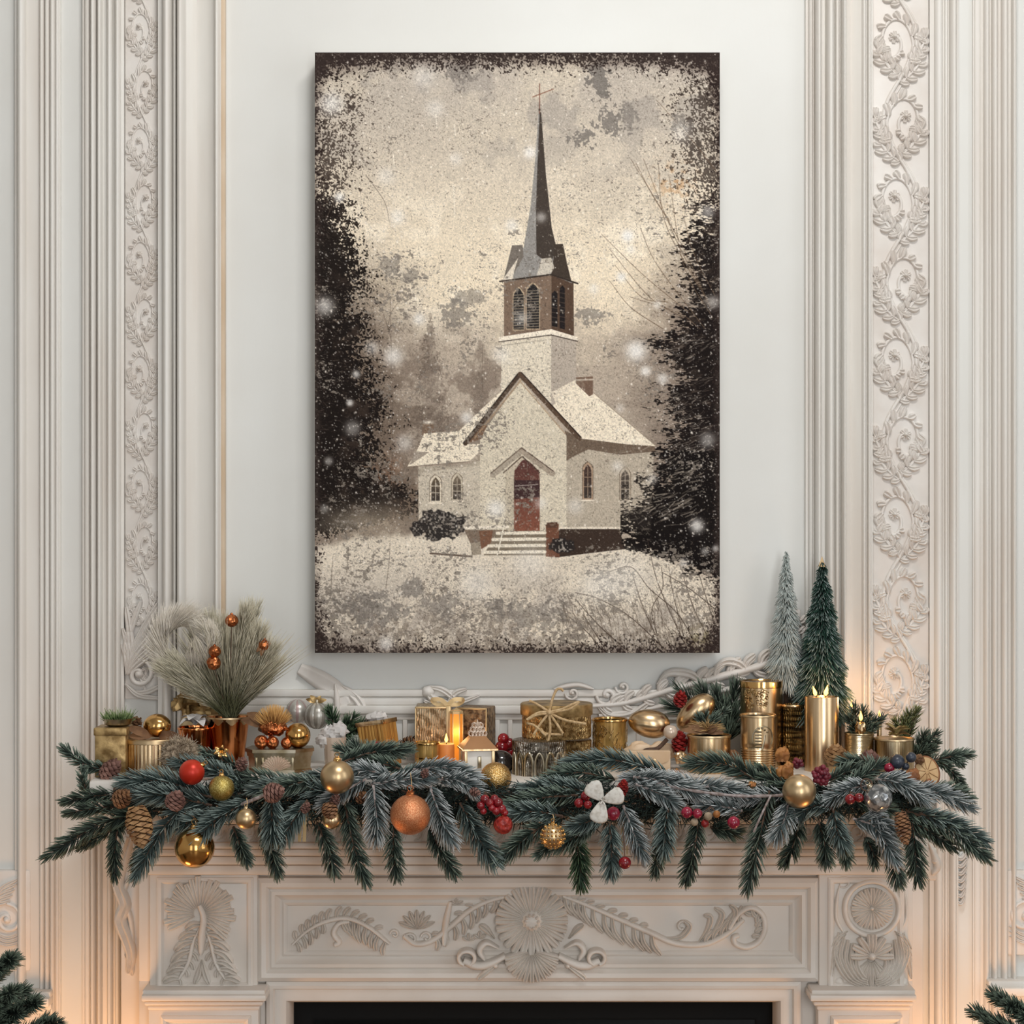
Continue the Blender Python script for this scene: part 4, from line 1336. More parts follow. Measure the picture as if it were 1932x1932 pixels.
put((178, 124, 72), .5 * np.exp(-((GX - 1272) / 34) ** 2 - ((GY - 345) / 34) ** 2) * sstep(.45, .65, n_fine))
put((122, 116, 60), .4 * np.exp(-((GX - 1322) / 22) ** 2 - ((GY - 1210) / 24) ** 2) * sstep(.4, .6, n_fine))

# worn grey patches: flakes gathered by larger drifts
drift = fbm(80, 81, 4)
fl_ = fbm(6.5, 83, 3, 1.2, .85, .7)
flake = (fl_ - fl_.mean()) / fl_.std() * .14 + .5
dens = sstep(.40, .66, drift) * (.35 + .65 * sstep(330, 560, GY)) + .35 * sstep(1060, 1180, GY) * sstep(.40, .6, fbm(70, 86))
dens = dens * (1 - .6 * sstep(40, 10, np.abs(GX - 1015)) * (GY < 520))
put((128, 119, 109), .85 * sstep(.83, .86, flake + .24 * dens))
put((116, 108, 100), .6 * sstep(.93, .97, vnoise(2.1, 85) + .16 * dens))
for (x, y, r, ry, a) in ((1130, 145, 20, 40, .9), (1150, 235, 26, 26, .8), (1100, 258, 22, 18, .8), (1185, 220, 14, 30, .6), (1285, 232, 20, 14, .6), (860, 590, 30, 22, .6), (886, 560, 34, 14, .5), (735, 500, 18, 14, .5), (770, 520, 34, 12, .5), (1120, 595, 30, 16, .6),
                         (780, 1110, 24, 16, .6), (940, 1145, 22, 18, .6), (830, 1140, 40, 22, .5), (700, 1150, 60, 30, .6), (870, 130, 30, 26, .6), (1005, 1160, 60, 30, .5)):
    d = np.sqrt(((GX - x) / r) ** 2 + ((GY - y) / ry) ** 2) + 1.3 * (vnoise(9, int(x)) - .5) + 1.1 * (vnoise(3, int(y)) - .5)
    put((112, 106, 100), a * sstep(1.0, .85, d))
# dark peppering
pep = sstep(.84, .90, vnoise(2.2, 91) + .12 * (fbm(70, 92) - .5) * 2)
put((70, 60, 52), .42 * pep)
# vignette of dark mottling at the borders
ed = np.minimum(np.minimum(GX - PX0, PX1 - GX), np.minimum((GY - PY0) * .7, (PY1 - GY) * 1.0))
mott = .4 * fbm(30, 95) + .35 * fbm(9, 97, 3) + .25 * vnoise(3, 96)
cor = np.exp(-(((GX - PX0) / 95) ** 2 + ((GY - PY0) / 95) ** 2)) + np.exp(-(((PX1 - GX) / 95) ** 2 + ((GY - PY0) / 95) ** 2)) + .8 * np.exp(-(((GX - PX0) / 80) ** 2 + ((PY1 - GY) / 80) ** 2)) + .8 * np.exp(-(((PX1 - GX) / 110) ** 2 + ((PY1 - GY) / 70) ** 2))
top = np.clip(1 - (GY - PY0) / 58, 0, 1)
side = np.clip(1 - np.minimum(GX - PX0, PX1 - GX) / 30, 0, 1)
bot = np.clip(1 - (PY1 - GY) / 46, 0, 1)
den_e = np.clip(.96 * top ** 1.3 + .60 * side ** 1.2 + .62 * bot ** 1.2 + .42 * np.clip(cor, 0, 1), 0, 1.05) + .5 * (fbm(22, 211) - .5) * np.clip(top + side + bot + cor, 0, 1)
put((92, 80, 73), .55 * sstep(.05, .5, den_e - .2))
v = sstep(.0, .18, den_e - TEX * .96)
put((34, 25, 23), .85 * v)
put((96, 84, 76), .4 * v * sstep(.6, .85, vnoise(2.6, 103)))
# snowfall: small specks and large soft flakes
for k in range(1900):
    x, y = rr.uniform(594, 1358), rr.uniform(99, 1232)
    r = rr.choice((.7, .8, .9, 1.1, 1.5))
    blob(x, y, r * 1.3, (236, 228, 216), rr.uniform(.4, .95), r * 1.7)
for k in range(1500):
    x = rr.choice((rr.uniform(596, 760), rr.uniform(1230, 1357))); y = rr.uniform(380, 1080)
    blob(x, y, rr.uniform(.9, 1.6), (222, 214, 206), rr.uniform(.35, .95))
for (x, y, r, a) in ((613, 578, 22, .62), (625, 195, 26, .7), (790, 602, 14, .7), (1184, 445, 14, .95), (1200, 662, 24, .9), (1218, 700, 12, .8), (1250, 715, 13, .7), (1172, 523, 11, .85), (1021, 410, 12, .5), (742, 672, 22, .7), (702, 656, 16, .5), (640, 372, 12, .8),
                     (1000, 288, 14, .8), (965, 425, 14, .6), (860, 300, 14, .4), (750, 410, 18, .5), (728, 332, 20, .4), (672, 706, 9, .7), (660, 760, 8, .8), (665, 808, 18, .45), (762, 836, 20, .5), (880, 788, 14, .7), (935, 960, 20, .75), (1020, 950, 14, .5), (1085, 955, 18, .45),
                     (1315, 992, 16, .8), (1290, 1062, 10, .5), (1330, 1040, 9, .5), (1350, 1035, 8, .6), (1335, 830, 18, .5), (1335, 400, 16, .5), (1285, 250, 22, .4), (1190, 470, 10, .5), (1240, 575, 10, .6), (1345, 570, 16, .5), (620, 870, 10, .5), (612, 960, 10, .4), (728, 1215, 16, .7),
                     (1120, 545, 12, .5), (1170, 770, 10, .4), (900, 1100, 40, .4), (1000, 1060, 40, .35), (1180, 1090, 50, .35), (1130, 1105, 40, .4), (820, 205, 20, .4), (800, 145, 26, .4), (985, 600, 16, .4), (945, 670, 20, .4), (1165, 880, 14, .45), (1230, 905, 12, .4)):
    blob(x, y, r, (226, 222, 216), a, None, 2.6)
for (x, y, ln) in ((822, 205, 36), (857, 235, 20), (742, 292, 24), (856, 350, 60)):
    line([(x, y), (x + 2, y + ln)], 1.6, (232, 224, 210), .6)
IMG = IMG * (1 + .16 * (n_vf[..., None] - .5)) 
IMG = np.clip(IMG * 1.07, 0, 255)

YP = -.066                                     # face of the canvas
ART = thing('wall_art', 'large unframed canvas print of a snowy white church with a tall dark steeple', 'picture', W(976, 1232, YP))
s_ = sc(YP)
xs = ((GX - 966) * s_).astype(np.float32)
zs = (CAMZ + (966 - GY) * s_).astype(np.float32)
m = MB()
m.box((xs[0, 0], YP + .0008, zs[-1, 0]), (xs[0, -1], -.010, zs[0, 0]), .0015)
m.build('canvas', CANVAS, ART, world=True)
m = MB()
for x in (.2, .8):
    xx = xs[0, 0] + (xs[0, -1] - xs[0, 0]) * x
    m.box((xx - .03, -.012, zs[0, 0] - .08), (xx + .03, .0, zs[0, 0] - .05), .001)
    m.box((xx - .03, -.012, zs[-1, 0] + .05), (xx + .03, .0, zs[-1, 0] + .08), .001)
m.build('hanging_bracket', SOOT, ART, world=True)
V = np.stack([xs, np.full_like(xs, YP), zs], -1).reshape(-1, 3)
idx = np.arange(PW * PH).reshape(PH, PW)
Q = np.stack([idx[:-1, :-1], idx[1:, :-1], idx[1:, 1:], idx[:-1, 1:]], -1).reshape(-1, 4)
q = IMG.reshape(-1, 3) / 255.0
cl = np.where(q <= .04045, q / 12.92, ((q + .055) / 1.055) ** 2.4)
np_object('printed_face', V, None, cl, PRINT, ART, smooth=False, quads=Q)
# ================================================================ THINGS STANDING ON THE MANTEL
def flame(parent, p, h):
    m = MB()
    m.lathe([(.0004, 0), (h * .14, h * .12), (h * .2, h * .3), (h * .15, h * .55), (h * .07, h * .8), (.0004, h)], 14)
    return m.build('flame', FLAME, parent, smooth=80, loc=p)


def wick(parent, p, h=.007):
    m = MB(); m.tube([Vector(p), Vector(p) + Vector((.0004, 0, h * .6)), Vector(p) + Vector((.0012, 0, h))], .0008, 6)
    m.build('wick', SOOT, parent)


def leaf_blade(m, a, b, w, up=(0, -1, 0.3), lift=.15, n=8):
    a, b = Vector(a), Vector(b)
    d = b - a
    L = d.length
    side = d.cross(Vector(up)).normalized()
    nn = side.cross(d).normalized()
    rows = []
    for i in range(n + 1):
        t = i / n
        c = a + d * t + nn * (L * lift * math.sin(t * PI))
        ww = w * .5 * (math.sin(PI * min(1, t * .92 + .06)) ** .8) + .0002
        rows.append([c - side * ww + nn * ww * .35, c, c + side * ww + nn * ww * .35, c - nn * .0006])
    m.rows(rows, closed=True, cap0=True, cap1=True)


# ---- antique gold box at the far end with a glass dish of moss
Y = -.235
b = on_shelf(214, Y); k = sc(Y)
t = thing('gift_box', 'antique gold paper box under the moss dish at the end of the shelf', 'box', b)
hw, h = 29 * k, above(1370, Y)
m = MB(); m.box((-hw, -.03, 0), (hw, .03, h - .008), .002); m.build('box_body', ANTIQ, t)
m = MB(); m.box((-hw - .002, -.032, h - .014), (hw + .002, .032, h), .002); m.build('lid', ANTIQ, t)
t = thing('moss_dish', 'clear dish of green moss on the antique gold box', 'dish', b + Vector((.008, 0, h)))
m = MB(); m.lathe([(.016, 0), (.024, .004), (.027, .014), (.0255, .014), (.022, .006), (.0005, .004)], 28); m.build('dish', SILVER, t)
rr = random.Random(3)
o = None
n = 260
a = rng.uniform(0, 2 * PI, n); r_ = .022 * np.sqrt(rng.uniform(0, 1, n))
Bm = np.stack([r_ * np.cos(a), r_ * np.sin(a), np.full(n, .008)], 1)
Dm = np.stack([np.cos(a) * .5, np.sin(a) * .5, np.full(n, 1.0)], 1) * rng.uniform(.008, .02, (n, 1))
Dm += rng.normal(0, .004, (n, 3))
strands('moss', np.stack([Bm, Bm + Dm * .5, Bm + Dm], 1), np.full(n, .0009), np.tile(lin((60, 78, 44)), (n, 1)), np.tile(lin((138, 156, 104)), (n, 1)) * rng.uniform(.7, 1.3, (n, 1)), GRASS, t, local=True)


def pinecone(px, py, ln, wd, ang, Y, mt, name, label, open_=.75, n=70, group=None, tipdown=False):
    """a cone of spirally set scales; ln, wd in photo pixels; ang = direction its tip points (degrees, 0 = right, 90 = up)"""
    k = sc(Y)
    L, R = ln * k, wd * k / 2
    m = MB()
    m.lathe([(.0003, -.46 * L), (R * .3, -.42 * L), (R * .42, -.15 * L), (R * .36, .15 * L), (R * .15, .42 * L), (.0003, .47 * L)], 14)
    ga = 2.39996
    for i in range(n):
        t = (i + .5) / n
        z = -.47 * L + .90 * L * t
        env = max(.28, math.sin(PI * (.18 + .76 * t)) ** .8)
        ro = R * env
        a = i * ga
        w = R * (.36 * env + .10)
        out = Vector((math.cos(a), math.sin(a), 0))
        sd = Vector((-math.sin(a), math.cos(a), 0))
        up = Vector((0, 0, 1))
        rise = R * (.62 - .42 * open_) * (.7 + .6 * t)
        th = R * .075
        p0 = out * ro * .22 + up * z
        p1 = out * ro * .68 + up * (z + rise * .35)
        p2 = out * ro * .96 + up * (z + rise * .8)
        p3 = out * ro * 1.0 + up * (z + rise * 1.15)
        rows = []
        for (p, ww, tt) in ((p0, w * .3, th * .8), (p1, w * .85, th), (p2, w, th * 1.9), (p3, w * .55, th * 1.2)):
            rows.append([p - sd * ww, p + up * tt, p + sd * ww, p - up * tt])
        m.rows(rows, closed=True, cap0=True, cap1=True)
    o = m.build(name, mt, smooth=50)
    th = math.radians(ang)
    o.rotation_euler = (0, PI / 2 - th, 0)
    o.location = W(px, py, Y)
    return tag(o, label, 'pinecone', group)


# brown dried cone and petals beside the gold ball lid
pinecone(254, 1368, 30, 26, 60, -.15, LEAFB, 'pinecone', 'brown dried cone beside the cracked gold ball', n=40)

# ---- big gold tin with ribs
def tin(px0, px1, top, Y, label, body_mat, lid_mat=None, name='gold_tin', cat='tin', ribs=0, ribamp=.02, lid_h=0.0, lip=.003, rings=(), sag=0, group=None, seg=64, taper=1.0, inset=True):
    k = sc(Y)
    cx = (px0 + px1) / 2
    r = (px1 - px0) / 2 * k
    t = thing(name, label, cat, on_shelf(cx, Y), group)
    h = above(top, Y) - r * 0 
    mod = (lambda a, z: 1 + ribamp * math.cos(ribs * a)) if ribs else None
    z1 = h - lid_h
    prof = [(.0005, 0), (r * taper * .97, 0), (r * taper, .003)]
    if rings:
        for (za, zb, nr, amp) in rings:
            for i in range(nr * 6 + 1):
                z = h * (za + (zb - za) * i / (nr * 6))
                prof.append((r * (taper + (1 - taper) * z / h) + amp * (1 - math.cos(2 * PI * i / 6)) / 2 - amp, z))
    nst = 10
    zs0 = prof[-1][1]
    for i in range(1, nst + 1):
        z = zs0 + (z1 - zs0) * i / nst
        prof.append((r * (taper + (1 - taper) * z / h), z))
    prof = sorted(prof, key=lambda q: q[1]) if not rings else prof
    if not lid_h:
        prof += [(r * .985, h), (r * .93, h), (r * .92, h - (.003 if inset else -.0)), (.0005, h - (.003 if inset else 0))]
    else:
        prof += [(r * .9, z1), (.0005, z1)]
    m = MB(); m.lathe(prof, seg * (3 if ribs > 30 else 1), mod=mod); m.build('body', body_mat, t, smooth=45)
    if lid_h:
        m = MB(); m.lathe([(.0005, z1 + .0002), (r * 1.0, z1 + .0002), (r + lip, z1 + .001), (r + lip, h - .002), (r + lip * .5, h), (r * .94, h), (r * .92, h - .0015), (.0005, h - .0015)], 56); m.build('lid', lid_mat or body_mat, t, smooth=35)
    else:
        m = MB(); m.lathe([(r * .985, h - .004), (r + .0015, h - .0035), (r + .002, h - .0015), (r + .0008, h + .0008), (r * .96, h + .0006), (r * .95, h - .003)], 56); m.build('rim', lid_mat or body_mat, t, smooth=60)
    return t, r, h


T1, r1, h1 = tin(237, 343, 1391, -.215, 'wide ribbed gold tin below the cracked gold ball', GOLDB, GOLDS, ribs=44, ribamp=.012, lid_h=.009, lip=.003)
b = Vector(T1.location) + Vector((.006, 0, h1))
t = thing('gold_ball', 'split gold ball resting on the wide ribbed tin', 'ornament', b)
k = sc(-.215)
m = MB(); m.ball((0, 0, 24 * k * .92), 24 * k, 36, sq=(1.1, 1, .92), mod=lambda a, z: 1 + .03 * mnoise.noise(Vector((math.cos(a) * 2, math.sin(a) * 2, z * 2)))); m.build('shell', GOLD, t)
m = MB()
for (ex, ez, w) in ((-.046, .004, .018), (-.05, .02, .016), (-.036, -.0, .014), (.046, .004, .016), (.03, .002, .018)):
    leaf_blade(m, (ex * .2, -.012, .004), (ex, -.022, max(.003, ez)), w)
m.build('dried_petal', LEAFB, t)

# ---- copper cup with cream star napkin
Y = -.13
t, r, h = tin(336, 400, 1372, Y, 'small polished copper cup filled with pale cloth', COPPER, name='copper_cup', cat='cup', taper=.86, ribs=18, ribamp=.012)
m = MB()
for q in range(7):
    a = 2 * PI * q / 7
    leaf_blade(m, (0, 0, h + .004), (math.cos(a) * r * .95, math.sin(a) * r * .95, h + .004 + .012 * (q % 2)), r * .75, up=(0, 0, 1), lift=.3)
m.build('cloth_filling', LINEN, t)

# ---- copper pot with dried grass arrangement
Y = -.115
cx = 431; k = sc(Y)
t = thing('copper_pot', 'tall flared copper pot holding the dried grass bouquet', 'pot', on_shelf(cx, Y))
h = above(1353, Y); r = 41 * k
m = MB(); m.lathe([(.0005, 0), (r * .66, 0), (r * .7, .004), (r * .86, h * .6), (r * .97, h * .95), (r * 1.0, h), (r * .95, h), (r * .9, h * .9), (r * .65, .02), (.0005, .02)], 72, mod=lambda a, z: 1 + .012 * math.cos(9 * a + 2)); m.build('pot', COPPER, t, smooth=40)
m = MB(); m.lathe([(r * .93, h * .86), (r * 1.0, h * .985), (r * 1.04, h * .99), (r * 1.04, h + .002), (r * .97, h + .002), (r * .93, h * .9)], 56, cap=False); m.build('rim', GOLDS, t)
m = MB(); m.lathe([(.0005, h * .84), (r * .9, h * .86)], 40); m.build('filler', SOIL, t)
BQ = thing('dried_grass_bouquet', 'fan of dried olive grass and feathery plumes rising from the copper pot', 'dried flowers', on_shelf(cx, Y) + Vector((0, 0, h * .88)))
root = W(432, 1352, Y)
def fan(n, a0, a1, l0, l1, root, sprd, bendf, yb):
    out = []
    for i in range(n):
        u = rng.uniform()
        a = math.radians(a0 + (a1 - a0) * u)
        L = rng.uniform(l0, l1) * k
        d = Vector((math.cos(a), rng.normal(0, .22) + yb, math.sin(a)))
        p0 = root + Vector((rng.normal(0, .006), rng.normal(0, .008), 0))
        bend = Vector((math.copysign(1, math.cos(a)) * bendf * rng.uniform(.3, 1.2) * abs(math.cos(a)), 0, -abs(bendf) * rng.uniform(0, .6) * abs(math.cos(a))))
        pts = []
        for j in range(6):
            s = j / 5
            pts.append(p0 + d * (L * s) + bend * (L * s * s))
        out.append([tuple(p) for p in pts])
    return np.array(out)
n = 520
paths = fan(n, 46, 140, 90, 200, root, .1, .22, -.05)
cA = np.tile(lin((92, 92, 66)), (n, 1)) * rng.uniform(.7, 1.3, (n, 1)); cB = np.tile(lin((214, 204, 178)), (n, 1)) * rng.uniform(.75, 1.2, (n, 1))
strands('grass_stalks', paths, np.full(n, .0007), cA, cB, GRASS, BQ, mid=.8)
# feathery sprays: hairs leaving a set of spines
def plume(name, spine, n, ln, spread, c0, c1, rad=.00042, curlin=.25, w0=.4):
    P = np.array([tuple(p) for p in catmull(spine, 12)])
    seg = np.concatenate([[0], np.cumsum(np.linalg.norm(np.diff(P, axis=0), axis=1))])
    tt = np.sqrt(rng.uniform(0.01, 1, n)); s = tt * seg[-1]
    B = np.stack([np.interp(s, seg, P[:, i]) for i in range(3)], 1)
    E = np.stack([np.interp(np.minimum(s + seg[-1] * .03, seg[-1]), seg, P[:, i]) for i in range(3)], 1)
    S = np.stack([np.interp(np.maximum(s - seg[-1] * .03, 0), seg, P[:, i]) for i in range(3)], 1)
    T = E - S; T /= np.linalg.norm(T, axis=1, keepdims=True) + 1e-9
    u, v = perp(T)
    a = rng.uniform(0, 2 * PI, n)
    R = u * np.cos(a)[:, None] + v * np.sin(a)[:, None]
    an = spread * rng.uniform(.5, 1.15, n)
    Dr = T * np.cos(an)[:, None] + R * np.sin(an)[:, None]
    l_ = (ln * rng.uniform(.6, 1.1, n) * (w0 + (1 - w0) * np.sin(np.clip(tt, 0, 1) * PI * .8)))[:, None]
    p1 = B + Dr * l_ * .5; p2 = B + Dr * l_ * .8 + T * l_ * curlin * .5; p3 = B + Dr * l_ + T * l_ * curlin
    return strands(name, np.stack([B, p1, p2, p3], 1), np.full(n, rad), np.tile(lin(c0), (n, 1)) * rng.uniform(.8, 1.2, (n, 1)), np.tile(lin(c1), (n, 1)) * rng.uniform(.85, 1.15, (n, 1)), GRASS, BQ, mid=1)
sprays = [((432, 1340), (428, 1260), (420, 1190), 330), ((434, 1340), (444, 1250), (462, 1165), 420), ((436, 1340), (462, 1270), (488, 1200), 380), ((438, 1345), (474, 1290), (506, 1232), 340), ((440, 1345), (478, 1305), (508, 1262), 260),
          ((430, 1340), (402, 1275), (380, 1220), 380), ((428, 1345), (380, 1296), (336, 1255), 380), ((426, 1346), (366, 1306), (318, 1268), 300), ((432, 1338), (436, 1270), (438, 1200), 300), ((430, 1342), (410, 1260), (398, 1180), 280), ((436, 1342), (455, 1285), (478, 1160), 300)]
for (a_, b_, c_, n_) in sprays:
    dy = rng.uniform(-.05, .04)
    plume('feather_spray', [W(*a_, Y), W(*b_, Y + dy * .5), W(*c_, Y + dy)], n_ * 2, .044, .5, (128, 122, 94), (226, 218, 196))
pl1 = [(402, 1300), (345, 1278), (312, 1240), (310, 1200), (334, 1176), (362, 1184), (368, 1208)]
plume('curled_plume', [W(x, y, Y - .03) for x, y in pl1], 4200, .042, .62, (206, 194, 174), (238, 230, 218), .00042, .45, .8)
pl2 = [(388, 1262), (398, 1228), (396, 1200), (384, 1186)]
plume('curled_plume', [W(x, y, Y - .04) for x, y in pl2], 1500, .026, .7, (214, 204, 182), (238, 230, 216), .0004, .4, .7)
for (x, y, r_, y2, nm) in ((437, 1171, 12, None, ''), (403, 1251, 13, 1229, ''), (499, 1217, 11, None, '')):
    bm_ = MB()
    c0 = W(x, y, Y - .055)
    for (yy, rr_) in ((y, r_),) + (((y2, r_ * .85),) if y2 else ()):
        cc = W(x + (2 if yy != y else 0), yy, Y - .055)
        bm_.ball(cc, rr_ * k, 20, mod=lambda a, z: 1 + .06 * math.cos(7 * a) * (1 - z * z))
        bm_.ball(cc + Vector((0, 0, rr_ * k)), rr_ * k * .25, 8)
    bm_.build('copper_bud', COPPERM, BQ, world=True)
    st = MB(); st.tube(catmull([c0, W(x * .6 + 432 * .4, y + (1345 - y) * .5, Y - .03), W(433, 1345, Y)], 6), .0008, 6); st.build('bud_stem', TWIG, BQ, world=True)
m = MB(); cc = W(499, 1217, Y - .055)
for (ex, ez) in ((-.014, -.012), (.012, -.002), (-.006, -.02)):
    leaf_blade(m, cc, cc + Vector((ex, -.004, ez)), .008)
m.build('bud_leaf', LEAFB, BQ, world=True)

# crumpled gold foil bow behind the copper cup
Y = -.05
t = thing('foil_bow', 'crumpled pale gold foil bow behind the copper cup', 'bow', on_shelf(362, Y))
k = sc(Y); m = MB()
z0 = above(1345, Y)
noise_lump(m, (-.008, 0, z0 + .02), .030, .9, 2.2, 3, 28, (.8, .45, 1.0)); m.build('loop', ANTIQ, t, smooth=25)
m = MB(); noise_lump(m, (.016, .0, z0 + .004), .026, .9, 2.5, 9, 28, (1, .45, .8)); m.build('loop', ANTIQ, t, smooth=25)
m = MB(); noise_lump(m, (0, 0, z0 * .5), .5 * z0 + .004, .25, 2, 5, 20, (.5, .5, 1)); m.build('knot', RIBBON, t, smooth=30)

# beige moss ball
Y = -.262
o = MB(); noise_lump(o, W(340, 1424, Y), 31 * sc(Y), .5, 3.0, 4, 40, (1.0, .8, .9))
t = thing('moss_ball', 'rough beige moss ball tucked beside the ribbed gold tin', 'ornament', W(340, 1452, Y))
core = o.build('core', BEIGE, t, world=True)
n = 1500
d = rng.normal(0, 1, (n, 3)); d /= np.linalg.norm(d, axis=1, keepdims=True)
Bm = np.array(W(340, 1424, Y))[None] + d * np.array([1, .8, .9]) * .026
e = d + rng.normal(0, .5, (n, 3))
strands('moss_fibre', np.stack([Bm, Bm + e * .005, Bm + e * .0085 + rng.normal(0, .002, (n, 3))], 1), np.full(n, .0006), np.tile(lin((128, 110, 88)), (n, 1)), np.tile(lin((206, 190, 168)), (n, 1)) * rng.uniform(.7, 1.2, (n, 1)), GRASS, t)

# ---- silvery octagonal planter with copper balls
Y = -.17
k = sc(Y); bx = 530
t = thing('planter_box', 'faceted silver gold planter box with a carved leaf panel', 'planter', on_shelf(bx, Y))
h = above(1410, Y)
X0, X1, X2, X3 = -62 * k, -46 * k, 30 * k, 60 * k
out = [(X0, -.012), (X1, -.038), (X2, -.038), (X3, -.008), (X3 - .006, .03), (X0 + .006, .03)]
def prism(m, pts, z0, z1, s0=1.0, s1=1.0):
    m.rows([[Vector((x * s0, y * s0, z0)) for x, y in pts], [Vector((x * s1, y * s1, z1)) for x, y in pts]], closed=True, cap0=True, cap1=True)
m = MB(); prism(m, out, 0, h - .012, .93, .97); m.build('box_body', SILVER, t, smooth=20)
m = MB(); prism(m, out, h - .014, h - .006, 1.0, 1.02); prism(m, out, h - .006, h, 1.06, 1.06); prism(m, out, 0, .006, 1.0, .98); m.build('rim', SILVER, t, smooth=20)
m = MB()
for x in (X1 + .002, X1 + .014, X2 - .003):
    m.box((x * .96 - .0025, -.0395, .006), (x * .96 + .0025, -.035, h - .014), .001)
m.build('corner_post', SILVER, t)
m = MB()
bs = Vector(t.location)
cxp, cyp = 521, 1440
for q in range(12):
    a = math.radians(18 + q * 13)
    m.stroke([(cxp, cyp + 16), (cxp + 18 * math.cos(a), cyp + 12 - 16 * math.sin(a)), (cxp + 30 * math.cos(a), cyp + 12 - 26 * math.sin(a))], 7, 5, Y - .0372, leaf=True, n=4)
m.build('leaf_relief', PEARL, t, world=True)
for i, (px, py, r_, mt, lb) in enumerate(((493, 1398, 13, COPPERM, 'hammered copper ball at the outer corner of the planter'), (514, 1399, 12, COPPERM, 'hammered copper ball in the middle of the planter'),
                                          (541, 1401, 11, COPPERM, 'small dull copper ball under the smooth gold ball'), (562, 1386, 24, GOLD, 'smooth shiny gold ball heaped on the planter'))):
    yy = Y - .016 + (.01 if r_ > 20 else 0)
    m = MB(); m.ball((0, 0, 0), r_ * sc(yy), 28, mod=(lambda a, z: 1 + .035 * math.cos(9 * a) * (1 - z * z)) if mt is COPPERM else None)
    o = m.build('copper_ball' if mt is COPPERM else 'gold_ball', mt, loc=(W(px, py, yy).x, yy, ZS + h + r_ * sc(yy) - .001)); tag(o, lb, 'ornament', 'balls on the planter')
t2 = thing('dried_thistle', 'spiky golden thistle head lying on the planter', 'dried flower', W(516, 1372, Y + .004))
m = MB(); noise_lump(m, (0, 0, 0), .021, .35, 3, 2, 24, (1.1, .8, .75)); m.build('head', COPPERM, t2)
n = 380
d = rng.normal(0, 1, (n, 3)); d[:, 2] = np.abs(d[:, 2]) + .5; d /= np.linalg.norm(d, axis=1, keepdims=True)
Bm = d * .014; strands('bristle', np.stack([Bm, Bm + d * .012, Bm + d * .024 + np.array([0, 0, .004])], 1), np.full(n, .0006), np.tile(lin((150, 96, 50)), (n, 1)), np.tile(lin((224, 176, 108)), (n, 1)), GRASS, t2, mid=1, local=True)
m = MB()
for (ex, ey, ez) in ((-.06, 0, .012), (-.05, 0, .024), (-.03, 0, -.006)):
    leaf_blade(m, (0, .012, 0), (ex, .016, ez), .02)
m.build('dried_leaf', LEAFB, t2)

# ---- striped baubles behind the planter
def striped(px, py, r_, Y, m1, m2, label, cap=True, nst=10):
    k = sc(Y); r = r_ * k
    t = thing('striped_bauble', label, 'ornament', W(px, py, Y))
    m = MB(); m.ball((0, 0, 0), r, 60, mod=lambda a, z: 1 + .02 * math.cos(nst * a) * (1 - z * z)); m.build('ball', m1, t)
    m = MB()
    for q in range(nst):
        a = 2 * PI * q / nst + .3
        rows = []
        for i in range(13):
            th = .12 + (PI - .24) * i / 12
            w = .16 * math.sin(th)
            rr_ = r * 1.004
            rows.append([Vector((rr_ * math.sin(th) * math.cos(a + s_ * w / max(.2, math.sin(th))), rr_ * math.sin(th) * math.sin(a + s_ * w / max(.2, math.sin(th))), rr_ * math.cos(th))) * (1.02 if s_ == 0 else 1) for s_ in (-1, 0, 1)])
        m.rows(rows)
    m.build('stripe', m2, t)
    if cap:
        m = MB(); m.lathe([(.004, r * .97), (.0045, r + .004), (.003, r + .0065), (.0005, r + .007)], 16); m.build('cap', SILVER, t)
        m = MB()
        for (ex, ez) in ((-.02, .006), (.018, .005), (.008, .012), (-.012, .013)):
            leaf_blade(m, (0, 0, r), (ex, -.004, r + ez), .009)
        m.build('bow_leaf', ANTIQ, t)
    return t
striped(598, 1350, 25, -.085, STRIPE, STRIPED, 'silver and white striped bauble above the planter')
striped(561, 1342, 22, -.05, STRIPE, PINKSTR, 'pale pink striped bauble half hidden behind the silver one', False, 7)
# clear white bottle behind the garland
Y = -.15
t = thing('ribbed_glass', 'pale ribbed glass of white fluff below the striped bauble', 'glass', on_shelf(632, Y))
m = MB(); m.lathe([(.0005, 0), (.016, 0), (.018, .01), (.02, .06), (.019, .06), (.016, .008), (.0005, .006)], 40, mod=lambda a, z: 1 + .03 * math.cos(14 * a)); m.build('glass_body', PEARL, t)
m = MB()
for (x, z, r_, s) in ((-.012, .068, .013, 1), (.008, .072, .015, 2), (.0, .062, .014, 3), (-.02, .055, .013, 5)):
    noise_lump(m, (x, -.003, z), r_, .5, 3, s, 18)
m.build('fluff', LINEN, t)

# ---- slatted golden box tilted open
Y = -.125
k = sc(Y)
t = thing('slatted_box', 'open slatted golden box leaning among the greenery', 'box', on_shelf(722, Y), rot=(0, math.radians(-9), math.radians(-24)))
h = above(1360, Y)
m = MB()
w = .026
for i in range(8):
    x = -w + 2 * w * (i + .5) / 8
    m.box((x - .0031, -.026, .004), (x + .0031, -.022, h), .0008)
    y = -.024 + .048 * (i + .5) / 8
    m.box((w - .002, y - .0029, .004), (w + .002, y + .0029, h), .0008); m.box((-w - .002, y - .0029, .004), (-w + .002, y + .0029, h), .0008)
m.box((-w, .022, .004), (w, .026, h)); m.box((-w, -.024, .004), (w, .024, .008))
m.build('slatted_body', WOODGOLD, t)
m = MB()
m.box((-w - .003, -.028, h - .006), (w + .003, -.022, h + .002), .001); m.box((-w - .003, .022, h - .006), (w + .003, .028, h + .002), .001); m.box((w - .003, -.028, h - .006), (w + .003, .028, h + .002), .001); m.box((-w - .003, -.028, h - .006), (-w + .003, .028, h + .002), .001)
m.build('rim', GOLDB, t)
